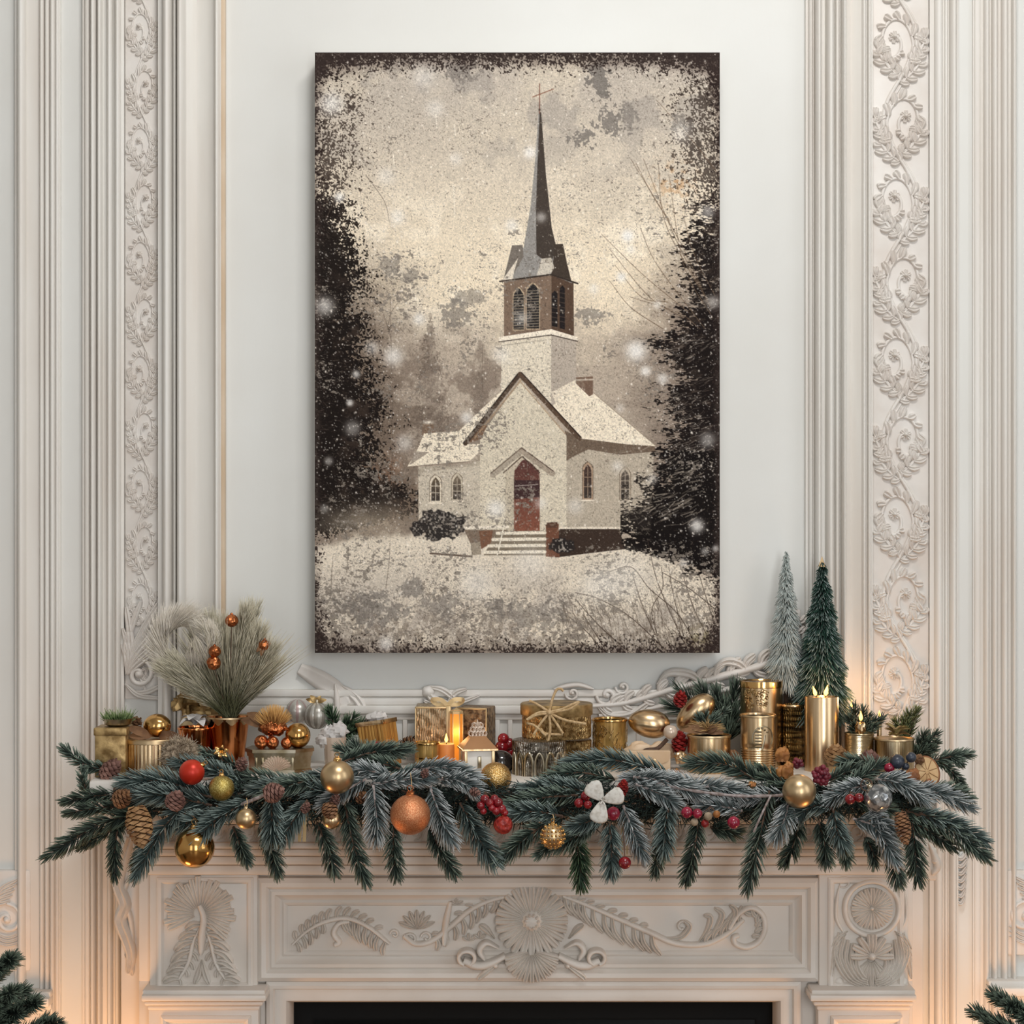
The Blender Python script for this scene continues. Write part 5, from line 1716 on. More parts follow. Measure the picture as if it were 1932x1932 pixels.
m = MB(); noise_lump(m, (0, .004, h + .004), .021, .5, 3, 8, 22, (1, .9, .6)); m.build('cloth_filling', LINEN, t)
# dark brown cone behind it
pinecone(772, 1404, 40, 30, 20, -.09, LEAFB, 'pinecone', 'dark brown cone lying behind the slatted golden box', n=40)
# little toadstool & red bud among the sprigs
t = thing('toadstool', 'tiny red and white toadstool in front of the slatted box', 'ornament', W(712, 1425, -.235))
m = MB(); m.lathe([(.0005, 0), (.004, 0), (.0045, .01), (.003, .014)], 14); m.build('stalk', WHITE, t)
m = MB(); m.lathe([(.0105, .010), (.0115, .013), (.009, .020), (.004, .024), (.0005, .025)], 20); m.build('cap', RED, t)

# ---- two brocade gift boxes and the ribbon
Y = -.062
def gift(px0, px1, top, Y, rotz, mt, label, dp, lidm=None, ribbon=None):
    k = sc(Y)
    h = above(top, Y); w = (px1 - px0) / 2 * k
    t = thing('gift_box', label, 'gift box', on_shelf((px0 + px1) / 2, Y), rot=(0, 0, math.radians(rotz)))
    m = MB(); m.box((-w, -dp, 0), (w, dp, h), .0025); m.build('wrapped_box', mt, t)
    m = MB()
    for s_ in (-1, 1):
        m.box((s_ * w * .97 - .001, -dp - .0006, .001), (s_ * w * .97 + .001, -dp + .002, h), .0004)
    m.box((-w, -dp - .0006, h - .003), (w, -dp + .002, h + .0004), .0004)
    m.build('edge_trim', RIBBON, t)
    if ribbon is not None:
        m = MB(); x = ribbon * w
        m.box((x - .004, -dp - .0016, 0), (x + .004, -dp, h + .001), .0005); m.box((x - .004, -dp - .0016, h), (x + .004, dp, h + .0016), .0005)
        m.build('ribbon', RIBBON, t)
    return t, w, h
tg, w, h = gift(785, 852, 1330, Y, 0, CHAMP, 'champagne brocade gift box with a satin ribbon down its edge', .04, None, .86)
m = MB()
for s_ in (-1, 1):
    m.ribbon(catmull([(w * .8, -.03, h + .002), (w * .8 + s_ * .012, -.03, h + .012), (w * .8 + s_ * .028, -.028, h + .012), (w * .8 + s_ * .02, -.026, h + .004), (w * .8, -.028, h + .003)], 6), .008, .0008, up=(0, 1, 0))
m.build('bow', RIBBON, tg)
gift(868, 928, 1333, -.056, -16, CHAMPD, 'brown brocade gift box angled beside the champagne one', .03, None, None)
# candlelit gift box side between them, its glow put into the emission
t = thing('candlelit_box_side', 'narrow gift box side with painted amber candle glow', 'lantern', on_shelf(861, -.12))
h = above(1335, -.12)
m = MB(); m.lathe([(.0005, .0), (.0105, .0), (.0115, .004), (.0115, h * .92), (.009, h * .96)], 6); m.build('glass', GLOW, t, smooth=20)
m = MB(); m.lathe([(.012, 0), (.0125, .004), (.0115, .005)], 6); m.lathe([(.0125, h * .9), (.0125, h * .94), (.0005, h)], 6)
for q in range(6):
    a = 2 * PI * q / 6
    m.tube([(.0118 * math.cos(a), .0118 * math.sin(a), 0), (.0118 * math.cos(a), .0118 * math.sin(a), h * .92)], .0011, 6)
m.build('frame', RIBBON, t, smooth=20)

# gold glass cup, lit pillar candle
Y = -.215
t, r, h = tin(783, 828, 1400, Y, 'small gold glass cup beside the lit amber candle', AMBER, GOLD, name='glass_cup', cat='cup')
m = MB(); m.lathe([(r * 1.0, h * .5), (r * 1.02, h * .505), (r * 1.02, h * .54), (r * 1.0, h * .545)], 40); m.build('band', GOLD, t)
Y = -.2
k = sc(Y); h = above(1404, Y); r = 15.5 * k
t = thing('pillar_candle', 'short lit amber candle beside the white lantern', 'candle', on_shelf(842, Y))
m = MB(); m.lathe([(.0005, 0), (r, 0), (r * 1.01, .003), (r, h - .004), (r * .97, h)], 36); m.build('wax_body', CANDLE, t)
m = MB(); m.lathe([(r * .97, h - .0004), (r * .93, h + .0012), (r * .8, h - .001), (.0005, h - .002)], 36); m.build('melted_top', WAXTOP, t)
wick(t, (0, 0, h - .002), .008); flame(t, (0, 0, h + .003), .016)

# ---- little white lantern house
Y = -.2
k = sc(Y); t = thing('lantern_house', 'little white lantern with a brown pyramid roof and filigree finial', 'lantern', on_shelf(901, Y), rot=(0, 0, math.radians(9)))
hb = above(1413, Y); hw = 26 * k
m = MB(); m.box((-hw, -hw, 0), (hw, hw, hb), .002); m.build('body', WHITE, t)
m = MB()
for sx in (-1, 1):
    for sy in (-1, 1):
        m.box((sx * hw - .003, sy * hw - .003, 0), (sx * hw + .003, sy * hw + .003, hb), .001)
m.build('corner_post', GOLDS, t)
hr = hw * 1.28
ht = above(1391, Y)
m = MB(); m.rows([[Vector((a * hr, b_ * hr, hb)) for a, b_ in ((-1, -1), (1, -1), (1, 1), (-1, 1))], [Vector((a * hr, b_ * hr, hb + .003)) for a, b_ in ((-1, -1), (1, -1), (1, 1), (-1, 1))], [Vector((a * hr * .42, b_ * hr * .42, ht + .003)) for a, b_ in ((-1, -1), (1, -1), (1, 1), (-1, 1))]], closed=True, cap0=True, cap1=True)
m.build('roof', ROOFB, t, smooth=10)
m = MB(); m.rows([[Vector((a * hr * q, b_ * hr * q, z)) for a, b_ in ((-1, -1), (1, -1), (1, 1), (-1, 1))] for q, z in ((1.0, hb - .0004), (1.03, hb), (1.03, hb + .003), (1.0, hb + .0034))], closed=True); m.build('eaves', GOLDB, t, smooth=10)
m = MB()
zf = ht + .002
for i in range(3):
    for q in range(5 - i * 1):
        x = (-.012 + .006 * q + .003 * i) * (1 - .05 * i)
        for yy in (-.006, .006):
            ring = [(x + .0042 * math.cos(2 * PI * u / 10), yy, zf + .005 + .0072 * i + .0046 * math.sin(2 * PI * u / 10)) for u in range(11)]
            m.tube(ring, .0009, 5, False)
m.tube([(0, 0, zf + .018), (0, 0, zf + .03)], [.003, .0005], 8)
m.build('filigree_finial', PEARL, t)
m = MB(); m.box((-.0035, -hw - .0022, hb * .2), (.0035, -hw + .001, hb * .75), .0008); m.build('door_slit', SILVER, t)

# ---- red berries beside the lantern, dark glass bauble under them
t = thing('berry_cluster', 'deep red berry cluster between the white lantern and the pewter tin', 'berries', W(952, 1446, -.13))
m_ = MB(); m_.tube([W(952, 1446, -.13), W(953, 1420, -.13)], .0018, 6); m_.build('stem', TWIG, t, world=True)
for (x, y, r_) in ((950, 1394, 11), (961, 1404, 12), (947, 1410, 13), (963, 1420, 12), (951, 1424, 12)):
    m = MB(); m.ball(W(x, y, -.13 - .004 * (x % 3)), r_ * sc(-.13), 20); m.build('berry', RED, t, world=True)
t = thing('glass_bauble', 'dark glass bauble half hidden behind the glitter ball', 'ornament', W(945, 1440, -.19))
m = MB(); m.ball((0, 0, 0), 25 * sc(-.19), 28); m.build('ball', mat('smoked_glass', (40, 34, 32), .08, coat=.8), t)
m = MB(); m.lathe([(.0238, -.001), (.0246, 0), (.0238, .004)], 32, axis=Matrix.Rotation(.5, 3, 'X')); m.build('band', SILVER, t)

# ---- big embossed pewter and gold tin, smaller round box tied with twine on top
Y = -.195
k = sc(Y)
t = thing('embossed_tin', 'large embossed pewter and gold tin under the twine tied box', 'tin', on_shelf(1030, Y))
r0 = 61 * k; h = above(1393, Y)
# two round tins side by side read as silver in front of gold: the silver one
m = MB(); m.lathe([(.0005, 0), (r0 * .78, 0), (r0 * .8, .004), (r0 * .8, h - .018), (.0005, h - .018)], 72, (-13 * k, -.014, 0)); m.build('body', SILVERE, t)
m = MB(); m.lathe([(.0005, h - .019), (r0 * .8, h - .019), (r0 * .84, h - .018), (r0 * .84, h - .001), (r0 * .8, h), (.0005, h)], 72, (-13 * k, -.014, 0)); m.build('lid', SILVERE, t, smooth=35)
m = MB()
for q in range(-3, 4):
    a = math.radians(-90 + q * 24)
    rr_ = r0 * .8
    ar = [(-13 * k + rr_ * 1.01 * math.cos(a + u), -.014 + rr_ * 1.01 * math.sin(a + u), z) for (u, z) in ((-.16, .0), (-.16, .024), (-.1, .036), (0, .042), (.1, .036), (.16, .024), (.16, 0))]
    m.tube(catmull(ar, 4), .0022, 6)
m.build('arch_relief', SILVER, t)
t = thing('gold_tin', 'round embossed gold tin joined to the side of the pewter one', 'tin', on_shelf(1073, -.15))
k = sc(-.15); r0 = 41 * k; h2 = above(1394, -.15)
m = MB(); m.lathe([(.0005, 0), (r0, 0), (r0, h2 - .02), (.0005, h2 - .02)], 64); m.build('body', GOLDE, t)
m = MB(); m.lathe([(.0005, h2 - .021), (r0 * 1.04, h2 - .021), (r0 * 1.05, h2 - .018), (r0 * 1.05, h2 - .002), (r0, h2), (.0005, h2)], 64); m.build('lid', GOLDE, t, smooth=35)
# upper box
Y = -.165
k = sc(Y)
zt = max(ZS + h, ZS + h2)
t = thing('round_gift_box', 'round gold brocade box tied with twine on top of the pewter tin', 'gift box', Vector((W(1050, 0, Y).x, Y, zt)))
r0 = 67 * k; hh = above(1326, Y, zt)
m = MB(); m.lathe([(.0005, 0), (r0 * .97, 0), (r0 * .98, .003), (r0 * .97, hh - .02), (.0005, hh - .02)], 80); m.build('body', GOLDE, t)
m = MB(); m.lathe([(.0005, hh - .021), (r0, hh - .021), (r0 * 1.02, hh - .019), (r0 * 1.02, hh - .002), (r0 * .99, hh), (.0005, hh)], 80); m.build('lid', ANTIQ, t, smooth=35)
m = MB()
kn = Vector((-.012, -r0 * 1.03, hh - .028))
def fr(px, py, d=-.006):
    v = W(px, py, Y - r0 + d)
    return v - Vector(t.location)
for pth in ((fr(1036, 1343), fr(1042, 1320), fr(1050, 1302), fr(1058, 1300), fr(1063, 1304)), (fr(1036, 1343), fr(1015, 1345), fr(994, 1358), fr(1012, 1349), fr(1036, 1346)), (fr(1036, 1343), fr(1060, 1338), fr(1082, 1328), fr(1092, 1325), fr(1075, 1337), fr(1040, 1345)),
            (fr(1036, 1345), fr(1020, 1365), fr(1007, 1386)), (fr(1036, 1345), fr(1052, 1368), fr(1062, 1384)), (fr(1036, 1345), fr(1065, 1358), fr(1106, 1366)), (fr(1036, 1345), fr(1038, 1380), fr(1030, 1410), fr(1021, 1434)), (fr(1036, 1343), fr(1012, 1328), fr(998, 1322)),
            (fr(1020, 1375, -.002), fr(1030, 1384, -.003), fr(1062, 1386, -.003)), (fr(994, 1364, 0), fr(1010, 1370), fr(1030, 1388))):
    m.tube(catmull(pth, 7), .0023, 8)
m.ball(fr(1036, 1344, -.008), .005, 12)
m.build('twine_bow', TWINE, t)

# ---- gold glass jar
Y = -.12
t, r, h = tin(1118, 1183, 1356, Y, 'gold glass jar filled with straw next to the twine tied box', AMBER, GOLD, name='glass_jar', cat='jar', taper=.96)
m = MB(); m.lathe([(r * .985, h * .2), (r * 1.01, h * .205), (r * 1.01, h * .245), (r * .985, h * .25)], 48); m.build('dark_band', SOOT, t)
m = MB(); m.lathe([(r * .97, .001), (r * 1.015, .003), (r * 1.015, h * .19), (r * .97, h * .195)], 48); m.build('base_cup', GOLD, t)
m = MB()
rr = random.Random(12)
for q in range(46):
    a = rr.uniform(PI, 2 * PI)
    z0 = rr.uniform(.27, .8) * h
    m.tube(catmull([(r * 1.002 * math.cos(a), r * 1.002 * math.sin(a), z0), (r * 1.004 * math.cos(a + .12), r * 1.004 * math.sin(a + .12), z0 + h * .08), (r * 1.002 * math.cos(a + rr.uniform(-.2, .4)), r * 1.002 * math.sin(a + .2), min(h * .95, z0 + h * .18))], 4), .0006, 5)
m.build('straw_pattern', GOLDE, t)

# ---- two gold eggs
def egg(px, py, a, b, tilt, Y, mt, label):
    k = sc(Y)
    m = MB(); m.lathe([(max(1e-5, a * k * math.sin(PI * i / 24) * (1 - .1 * math.cos(PI * i / 24))), -b * k * math.cos(PI * i / 24)) for i in range(25)], 44)
    o = m.build('gold_egg', mt, loc=W(px, py, Y), smooth=60)
    o.rotation_euler = (0, math.radians(tilt), 0)
    return tag(o, label, 'ornament')
egg(1225, 1365, 27, 40, 100, -.13, GOLDB, 'gold egg lying flat above the cream envelope')
egg(1312, 1344, 26, 44, 48, -.115, GOLDB, 'gold egg standing tilted against the pine foliage')
t = thing('gift_parcel', 'rolled gold cloth parcel tied below the flat gold egg', 'parcel', on_shelf(1226, -.15))
zz = above(1430, -.15)
m = MB(); noise_lump(m, (-.02, 0, zz + .012), .024, .35, 2, 3, 26, (1.1, .7, .7)); noise_lump(m, (.02, 0, zz + .012), .024, .35, 2, 6, 26, (1.1, .7, .7)); m.box((-.034, -.02, 0), (.034, .02, zz + .008), .004); m.build('cloth', CREAM, t)
m = MB(); m.tube(catmull([(-.03, -.022, zz - .002), (-.01, -.026, zz + .016), (.012, -.026, zz + .02), (.03, -.02, zz + .036)], 8), .004, 8); m.build('twig_tie', TWIG, t)
o = MB(); o.ball((0, 0, 0), 13.5 * sc(-.185), 28); tag(o.build('pearl_ball', PEARL, loc=W(1265, 1381, -.185)), 'small pale pearl ball between the two gold eggs', 'ornament')
Y = -.2
k = sc(Y); h = above(1416, Y); t = thing('envelope_box', 'cream card envelope box with a curved flap', 'box', on_shelf(1222, Y))
hw = 42 * k
m = MB(); m.box((-hw, -.012, 0), (hw, .012, h), .0012); m.build('box_body', CREAM, t)
m = MB()
P = catmull([(-hw * .42, h * .96), (-hw * .36, h * .58), (-hw * .1, h * .46), (hw * .4, h * .44), (hw * .8, h * .56), (hw * .96, h * .75), (hw * .98, h * .98)], 6)if False else None
pts = [(-hw * .42, h * .99)] + [(p.x, p.y) for p in catmull([(-hw * .42, h * .9, 0), (-hw * .34, h * .56, 0), (-hw * .05, h * .46, 0), (hw * .45, h * .45, 0), (hw * .85, h * .56, 0), (hw * .97, h * .8, 0)], 6)] + [(hw * .97, h * .99)]
m.rows([[Vector((x, -.0123, z)) for x, z in pts], [Vector((x, -.0142, z)) for x, z in pts]], closed=True, cap0=True, cap1=True)
m.build('flap', CREAMD, t, smooth=30)
m = MB(); m.lathe([(.004, 0), (.0035, .0012), (.0005, .0014)], 16, (hw * .28, -.0141, h * .6), axis=Matrix.Rotation(PI / 2, 3, 'X')); m.build('button', GOLDS, t)
m = MB(); m.box((-hw * .98, -.0135, .002), (-hw * .46, -.012, h * .97), .0005); m.build('side_panel', CREAMD, t)

# ---- red cones, foliage and straw tuft
pinecone(1283, 1322, 30, 26, 80, -.14, REDCONE, 'pinecone', 'small red cone high beside the tilted gold egg', .5, 44)
pinecone(1282, 1404, 40, 30, 85, -.165, REDCONE, 'pinecone', 'larger red cone beside the pearl ball', .5, 50)
t = thing('straw_tuft', 'tuft of dry straw lying on the short gold tin', 'dried flower', W(1330, 1380, -.17))
n = 200
a = rng.uniform(0, PI, n); ln = rng.uniform(.014, .036, n)
Bm = np.tile(np.array(W(1333, 1376, -.175)), (n, 1)) + rng.normal(0, .002, (n, 3)); Dm = np.stack([np.cos(a), rng.normal(-.1, .3, n), np.sin(a) * .8 - .1], 1) * ln[:, None]
Dm[:, 2] = np.maximum(Dm[:, 2], -.001)
strands('straw', np.stack([Bm, Bm + Dm * .6, Bm + Dm + np.array([0, 0, -.002])], 1), np.full(n, .0009), np.tile(lin((140, 102, 60)), (n, 1)), np.tile(lin((214, 180, 128)), (n, 1)) * rng.uniform(.7, 1.1, (n, 1)), GRASS, t, mid=1)
m = MB(); cc = W(1333, 1381, -.175)
for (ex, ez) in ((-.05, .004), (-.034, .012), (.03, .0), (.02, .01)):
    leaf_blade(m, cc, cc + Vector((ex, -.01, ez)), .012)
m.build('dried_petal', LEAFB, t, world=True)

# ---- gold tins at the other end
tin(1297, 1378, 1386, -.18, 'short smooth gold tin under the straw tuft', GOLDB, GOLDS)
t, r, h = tin(1397, 1476, 1284, -.09, 'tallest gold tin standing behind the embossed one', GOLDB, GOLD, lid_h=.012, lip=.0008)
m = MB()
bs = Vector(t.location)
rr = random.Random(4)
for q in range(60):                                # pressed scroll pattern near the top
    a = math.radians(-90 + rr.uniform(-58, 10)); z = h - .012 - rr.uniform(.002, .034)
    ring = [(r * 1.004 * math.cos(a + .07 * math.cos(u)), r * 1.004 * math.sin(a + .07 * math.cos(u)), z + .0026 * math.sin(u)) for u in [2 * PI * i / 8 * .8 for i in range(9)]]
    m.tube(ring, .0007, 5)
m.build('pressed_pattern', GOLDE, t)
t, r, h = tin(1397, 1463, 1348, -.185, 'gold tin embossed with a round seal in front of the tallest tin', GOLDB, GOLDS, rings=((.05, .42, 9, .0016),))
m = MB()
sz = h * .62
def onr(a, z, e=1.004):
    return (r * e * math.cos(-PI / 2 + a), r * e * math.sin(-PI / 2 + a), z)
arc = [onr(.2 + .62 * math.cos(u), sz + .021 * math.sin(u), 1.01) for u in [PI * 1.15 - i * .2 for i in range(22)]]
m.tube(arc, .0012, 6)
for i in range(6):
    m.tube([onr(-.28, sz - .016 + i * .0055, 1.012), onr(.1, sz - .0165 + i * .0055, 1.012)], .0017, 6)
m.tube([onr(.12, sz - .02, 1.012), onr(.25, sz - .004, 1.012), onr(.3, sz + .006, 1.012)], .0016, 6)
for i in range(5):
    m.ball(onr(-.2 + .16 * i, sz + .014 + .004 * math.sin(i), 1.005), .0022, 8)
m.build('seal_relief', SILVER, t)
tin(1475, 1519, 1329, -.1, 'slim dark antique gold tin between the tall tin and the gold candle', DARKGOLD, GOLDB, rings=((.08, .9, 9, .0012),))

# gold pillar candle with two flames
Y = -.16
k = sc(Y); r = 32 * k; h = above(1314, Y)
t = thing('pillar_candle', 'tall shiny gold candle burning in front of the bottle brush tree', 'candle', on_shelf(1550, Y))
m = MB(); m.lathe([(.0005, 0), (r, 0), (r, h - .002), (r * .985, h), (r * .9, h), (r * .84, h - .004), (.0005, h - .005)], 64); m.build('wax_body', GOLDB, t, smooth=40)
for dx, hh in ((-.010, .018), (.007, .020)):
    wick(t, (dx, 0, h - .005), .008); f = flame(t, (dx, 0, h + .001), hh); f.rotation_euler = (0, -.3 if dx < 0 else .2, 0)
# ribbed gold candle
Y = -.17
k = sc(Y); r = 28 * k; h = above(1382, Y)
t = thing('ribbed_candle', 'small ribbed gold candle with a thin flame beside the tall gold candle', 'candle', on_shelf(1621, Y))
prof = [(.0005, 0), (r, 0)]
for i in range(25 * 4):
    z = .003 + (h - .006) * i / 100
    prof.append((r * (.985 + .015 * math.cos(2 * PI * i / 4)), z))
prof += [(r, h - .002), (r * .98, h), (r * .9, h), (r * .86, h - .003), (.0005, h - .003)]
m = MB(); m.lathe(prof, 56); m.build('wax_body', SILVERR, t, smooth=60)
m = MB(); noise_lump(m, (.003, 0, h + .008), .011, .7, 3, 6, 18, (.8, .8, 1.1)); m.build('molten_drip', GOLDB, t)
wick(t, (.003, 0, h + .016), .008); flame(t, (.003, 0, h + .021), .018)
# low silver tin with a dried flower
t, r, h = tin(1650, 1724, 1392, -.175, 'low silver gold tin with dried flowers on its lid', SILVERR, GOLDS, name='silver_tin', ribs=60, ribamp=.006, lid_h=.004, lip=.0015)
t2 = thing('dried_flower', 'olive dried flower head lying on the low silver tin', 'dried flower', Vector(t.location) + Vector((.004, 0, h)))
m = MB()
rr = random.Random(2)
for q in range(26):
    a = rr.uniform(0, 2 * PI); R = rr.uniform(.012, .027)
    leaf_blade(m, (0, 0, .003), (R * math.cos(a), R * math.sin(a), .004 + rr.uniform(0, .022)), .009, up=(0, 0, 1))
m.build('petal', mat('olive_petal', (150, 136, 84), .7, c2=(120, 84, 60), nscale=60), t2)

# ---- bottle brush trees
def bottle_tree(name, label, px, top, base_py, halfw, Y, n, c0, c1, mt, star=True, stand=True, tipfrac=.7):
    k = sc(Y)
    ztop = W(px, top, Y).z; zb = W(px, base_py, Y).z
    t = thing(name, label, 'christmas tree', on_shelf(px, Y))
    Lh = ztop - zb
    u = rng.uniform(0, 1, n) ** .62          # 0 top .. 1 bottom
    R = halfw * k * (.10 + .90 * u ** .9) * (1 + .10 * np.sin(u * 40)) * rng.uniform(.72, 1.08, n)
    a = rng.uniform(0, 2 * PI, n)
    z = ztop - u * Lh
    B = np.stack([np.zeros(n), np.zeros(n), z - ZS], 1)
    O = np.stack([np.cos(a), np.sin(a), np.zeros(n)], 1)
    up = (.75 - .95 * u)[:, None]
    p1 = B + O * (R * .55)[:, None] + np.array([0, 0, 1.0]) * (R[:, None] * .40 * up + .004)
    p2 = B + O * R[:, None] + np.array([0, 0, 1.0]) * (R[:, None] * .30 * up - .35 * R[:, None] * u[:, None])
    C0 = np.tile(lin(c0), (n, 1)) * rng.uniform(.6, 1.3, (n, 1))
    C1 = np.tile(lin(c1), (n, 1)) * rng.uniform(.6, 1.2, (n, 1))
    if star:
        plain = rng.uniform(0, 1, n) > .42
        C1[plain] = np.array(lin((54, 92, 78)))[None] * rng.uniform(.5, 1.3, (int(plain.sum()), 1))
    pth = np.stack([B, p1, p1 * .45 + p2 * .55, p2], 1) + np.array(t.location)[None, None]
    strands('bristles', pth, np.full(n, .0011 if star else .0009), C0, C1, mt, t, mid=tipfrac)
    m = MB(); m.tube([(0, 0, .004), (0, 0, ztop - ZS - .004)], [.005, .0015], 8); m.build('wire_trunk', TWIG, t)
    m = MB(); m.lathe([(.0005, 0), (.024, 0), (.024, .004), (.012, .010), (.006, .014), (.0005, .014)], 24); m.build('stand', TWIG, t)
    if star:
        m = MB(); zt = ztop - ZS - .006
        m.rows([[Vector((.0085 * math.cos(q * PI / 2 + .5), .0085 * math.sin(q * PI / 2 + .5), zt)) for q in range(4)], [Vector((.0004 * math.cos(q * PI / 2 + .5), .0004 * math.sin(q * PI / 2 + .5), zt + .019)) for q in range(4)]], closed=True, cap0=True, cap1=True)
        m.build('gold_tip', GOLDS, t, smooth=10)
    return t
BT = bottle_tree('bottle_brush_tree', 'dark green bottle brush tree tipped with snow and a gold point', 1551, 1063, 1345, 62, -.085, 6500, (18, 40, 34), (176, 196, 190), NEEDLE, tipfrac=.42)
bottle_tree('bottle_brush_tree', 'pale tree standing in for the ghost reflection of the dark green one', 1483, 1045, 1292, 44, -.052, 4200, (186, 198, 194), (214, 219, 215), PALETREE, star=False)  # added solid tree in place of the dark tree's ghost reflection

# ---- loose foliage among the gifts
def loose(name, label, cat, base, tips, nl, n, tone, Yb, Yt, spread=.9, rad=.0011, group=None):
    t = thing(name, label, cat, W(*base, Yb), group)
    for tp in tips:
        tx, ty = tp[0], tp[1]
        bx_, by_ = (tp[3], tp[4]) if len(tp) > 4 else base
        sag = tp[2] if len(tp) > 2 else 0
        mid = W((bx_ + tx) / 2, (by_ + ty) / 2 - sag, (Yb + Yt) / 2)
        sprig(t, [W(bx_, by_, Yb), mid, W(tx, ty, Yt)], nl, n, tone, NEEDLE, TWIG, 'needle_spray', spread, .7, rad, .0016)
    return t
loose('pine_sprig', 'dark green pine sprig behind the slatted golden box', 'evergreen sprig', (640, 1400), ((622, 1340, 0), (668, 1352, 6), (700, 1360, 4), (655, 1380, 0)), .020, 150, 'fresh', -.09, -.10)
loose('pine_sprig', 'bright green needle sprig sticking up before the slatted box', 'evergreen sprig', (700, 1455), ((640, 1412, 4), (668, 1402, 4), (700, 1412, 0), (770, 1412, 8), (728, 1425, 4)), .022, 150, 'green', -.26, -.25)
loose('pine_sprig', 'long needled pine spray behind the tilted gold egg', 'evergreen sprig', (1370, 1400), ((1262, 1330, 12), (1280, 1298, 10), (1320, 1296, 12), (1352, 1305, 6), (1390, 1290, 0), (1392, 1340, 0), (1300, 1350, 8), (1372, 1330, 0), (1380, 1380, 0)), .030, 140, 'dark', -.07, -.075, .7)
loose('pine_sprig', 'short needle tuft springing from the straw on the short gold tin', 'evergreen sprig', (1332, 1372), ((1330, 1345, 0), (1350, 1352, 0), (1318, 1352, 0), (1370, 1340, 0)), .016, 46, 'green', -.17, -.18, .6)
loose('pine_sprig', 'dark pine sprig upright between the antique box and the ribbed tin', 'evergreen sprig', (228, 1440), ((212, 1395, 0), (222, 1388, 0), (232, 1410, 0), (218, 1425, 0)), .018, 90, 'green', -.2, -.21)
loose('pine_sprig', 'dark sprig behind the ribbed gold candle', 'evergreen sprig', (1622, 1400), ((1612, 1332, 0), (1630, 1338, 0), (1640, 1350, 0), (1600, 1352, 0), (1652, 1358, 0), (1665, 1352, 0)), .017, 90, 'dark', -.142, -.15)
loose('pine_sprig', 'olive green sprig rising behind the low silver tin', 'evergreen sprig', (1712, 1400), ((1730, 1340, 4), (1716, 1345, 0), (1704, 1356, 0), (1690, 1362, 0)), .018, 90, 'olive', -.10, -.11)
loose('pine_sprig', 'bushy spruce tip beside the low silver tin', 'evergreen sprig', (1728, 1428), ((1768, 1384, 4), (1766, 1400, 4), (1745, 1382, 0), (1760, 1415, 0)), .018, 120, 'dark', -.16, -.17)
for (x, y, Yf, lb) in ((1607, 1334, -.13, 'tiny candle flame peeping through the sprig nearest the bottle brush tree'), (1659, 1353, -.13, 'tiny candle flame peeping through the sprig above the low silver tin')):
    t = thing('taper_candle', lb, 'candle', on_shelf(x, Yf))
    zt = W(x, y, Yf).z - ZS
    m = MB(); m.lathe([(.0005, 0), (.0045, 0), (.0045, zt - .004), (.0005, zt - .003)], 16); m.build('wax_body', GOLDS, t)
    wick(t, (0, 0, zt - .004), .005); flame(t, (0, 0, zt), .012)
# ================================================================ THE GARLAND
GA = thing('spruce_garland', 'thick frosted spruce garland laid along the mantel shelf with tips hanging over its edge', 'garland', (0, -.30, ZS))
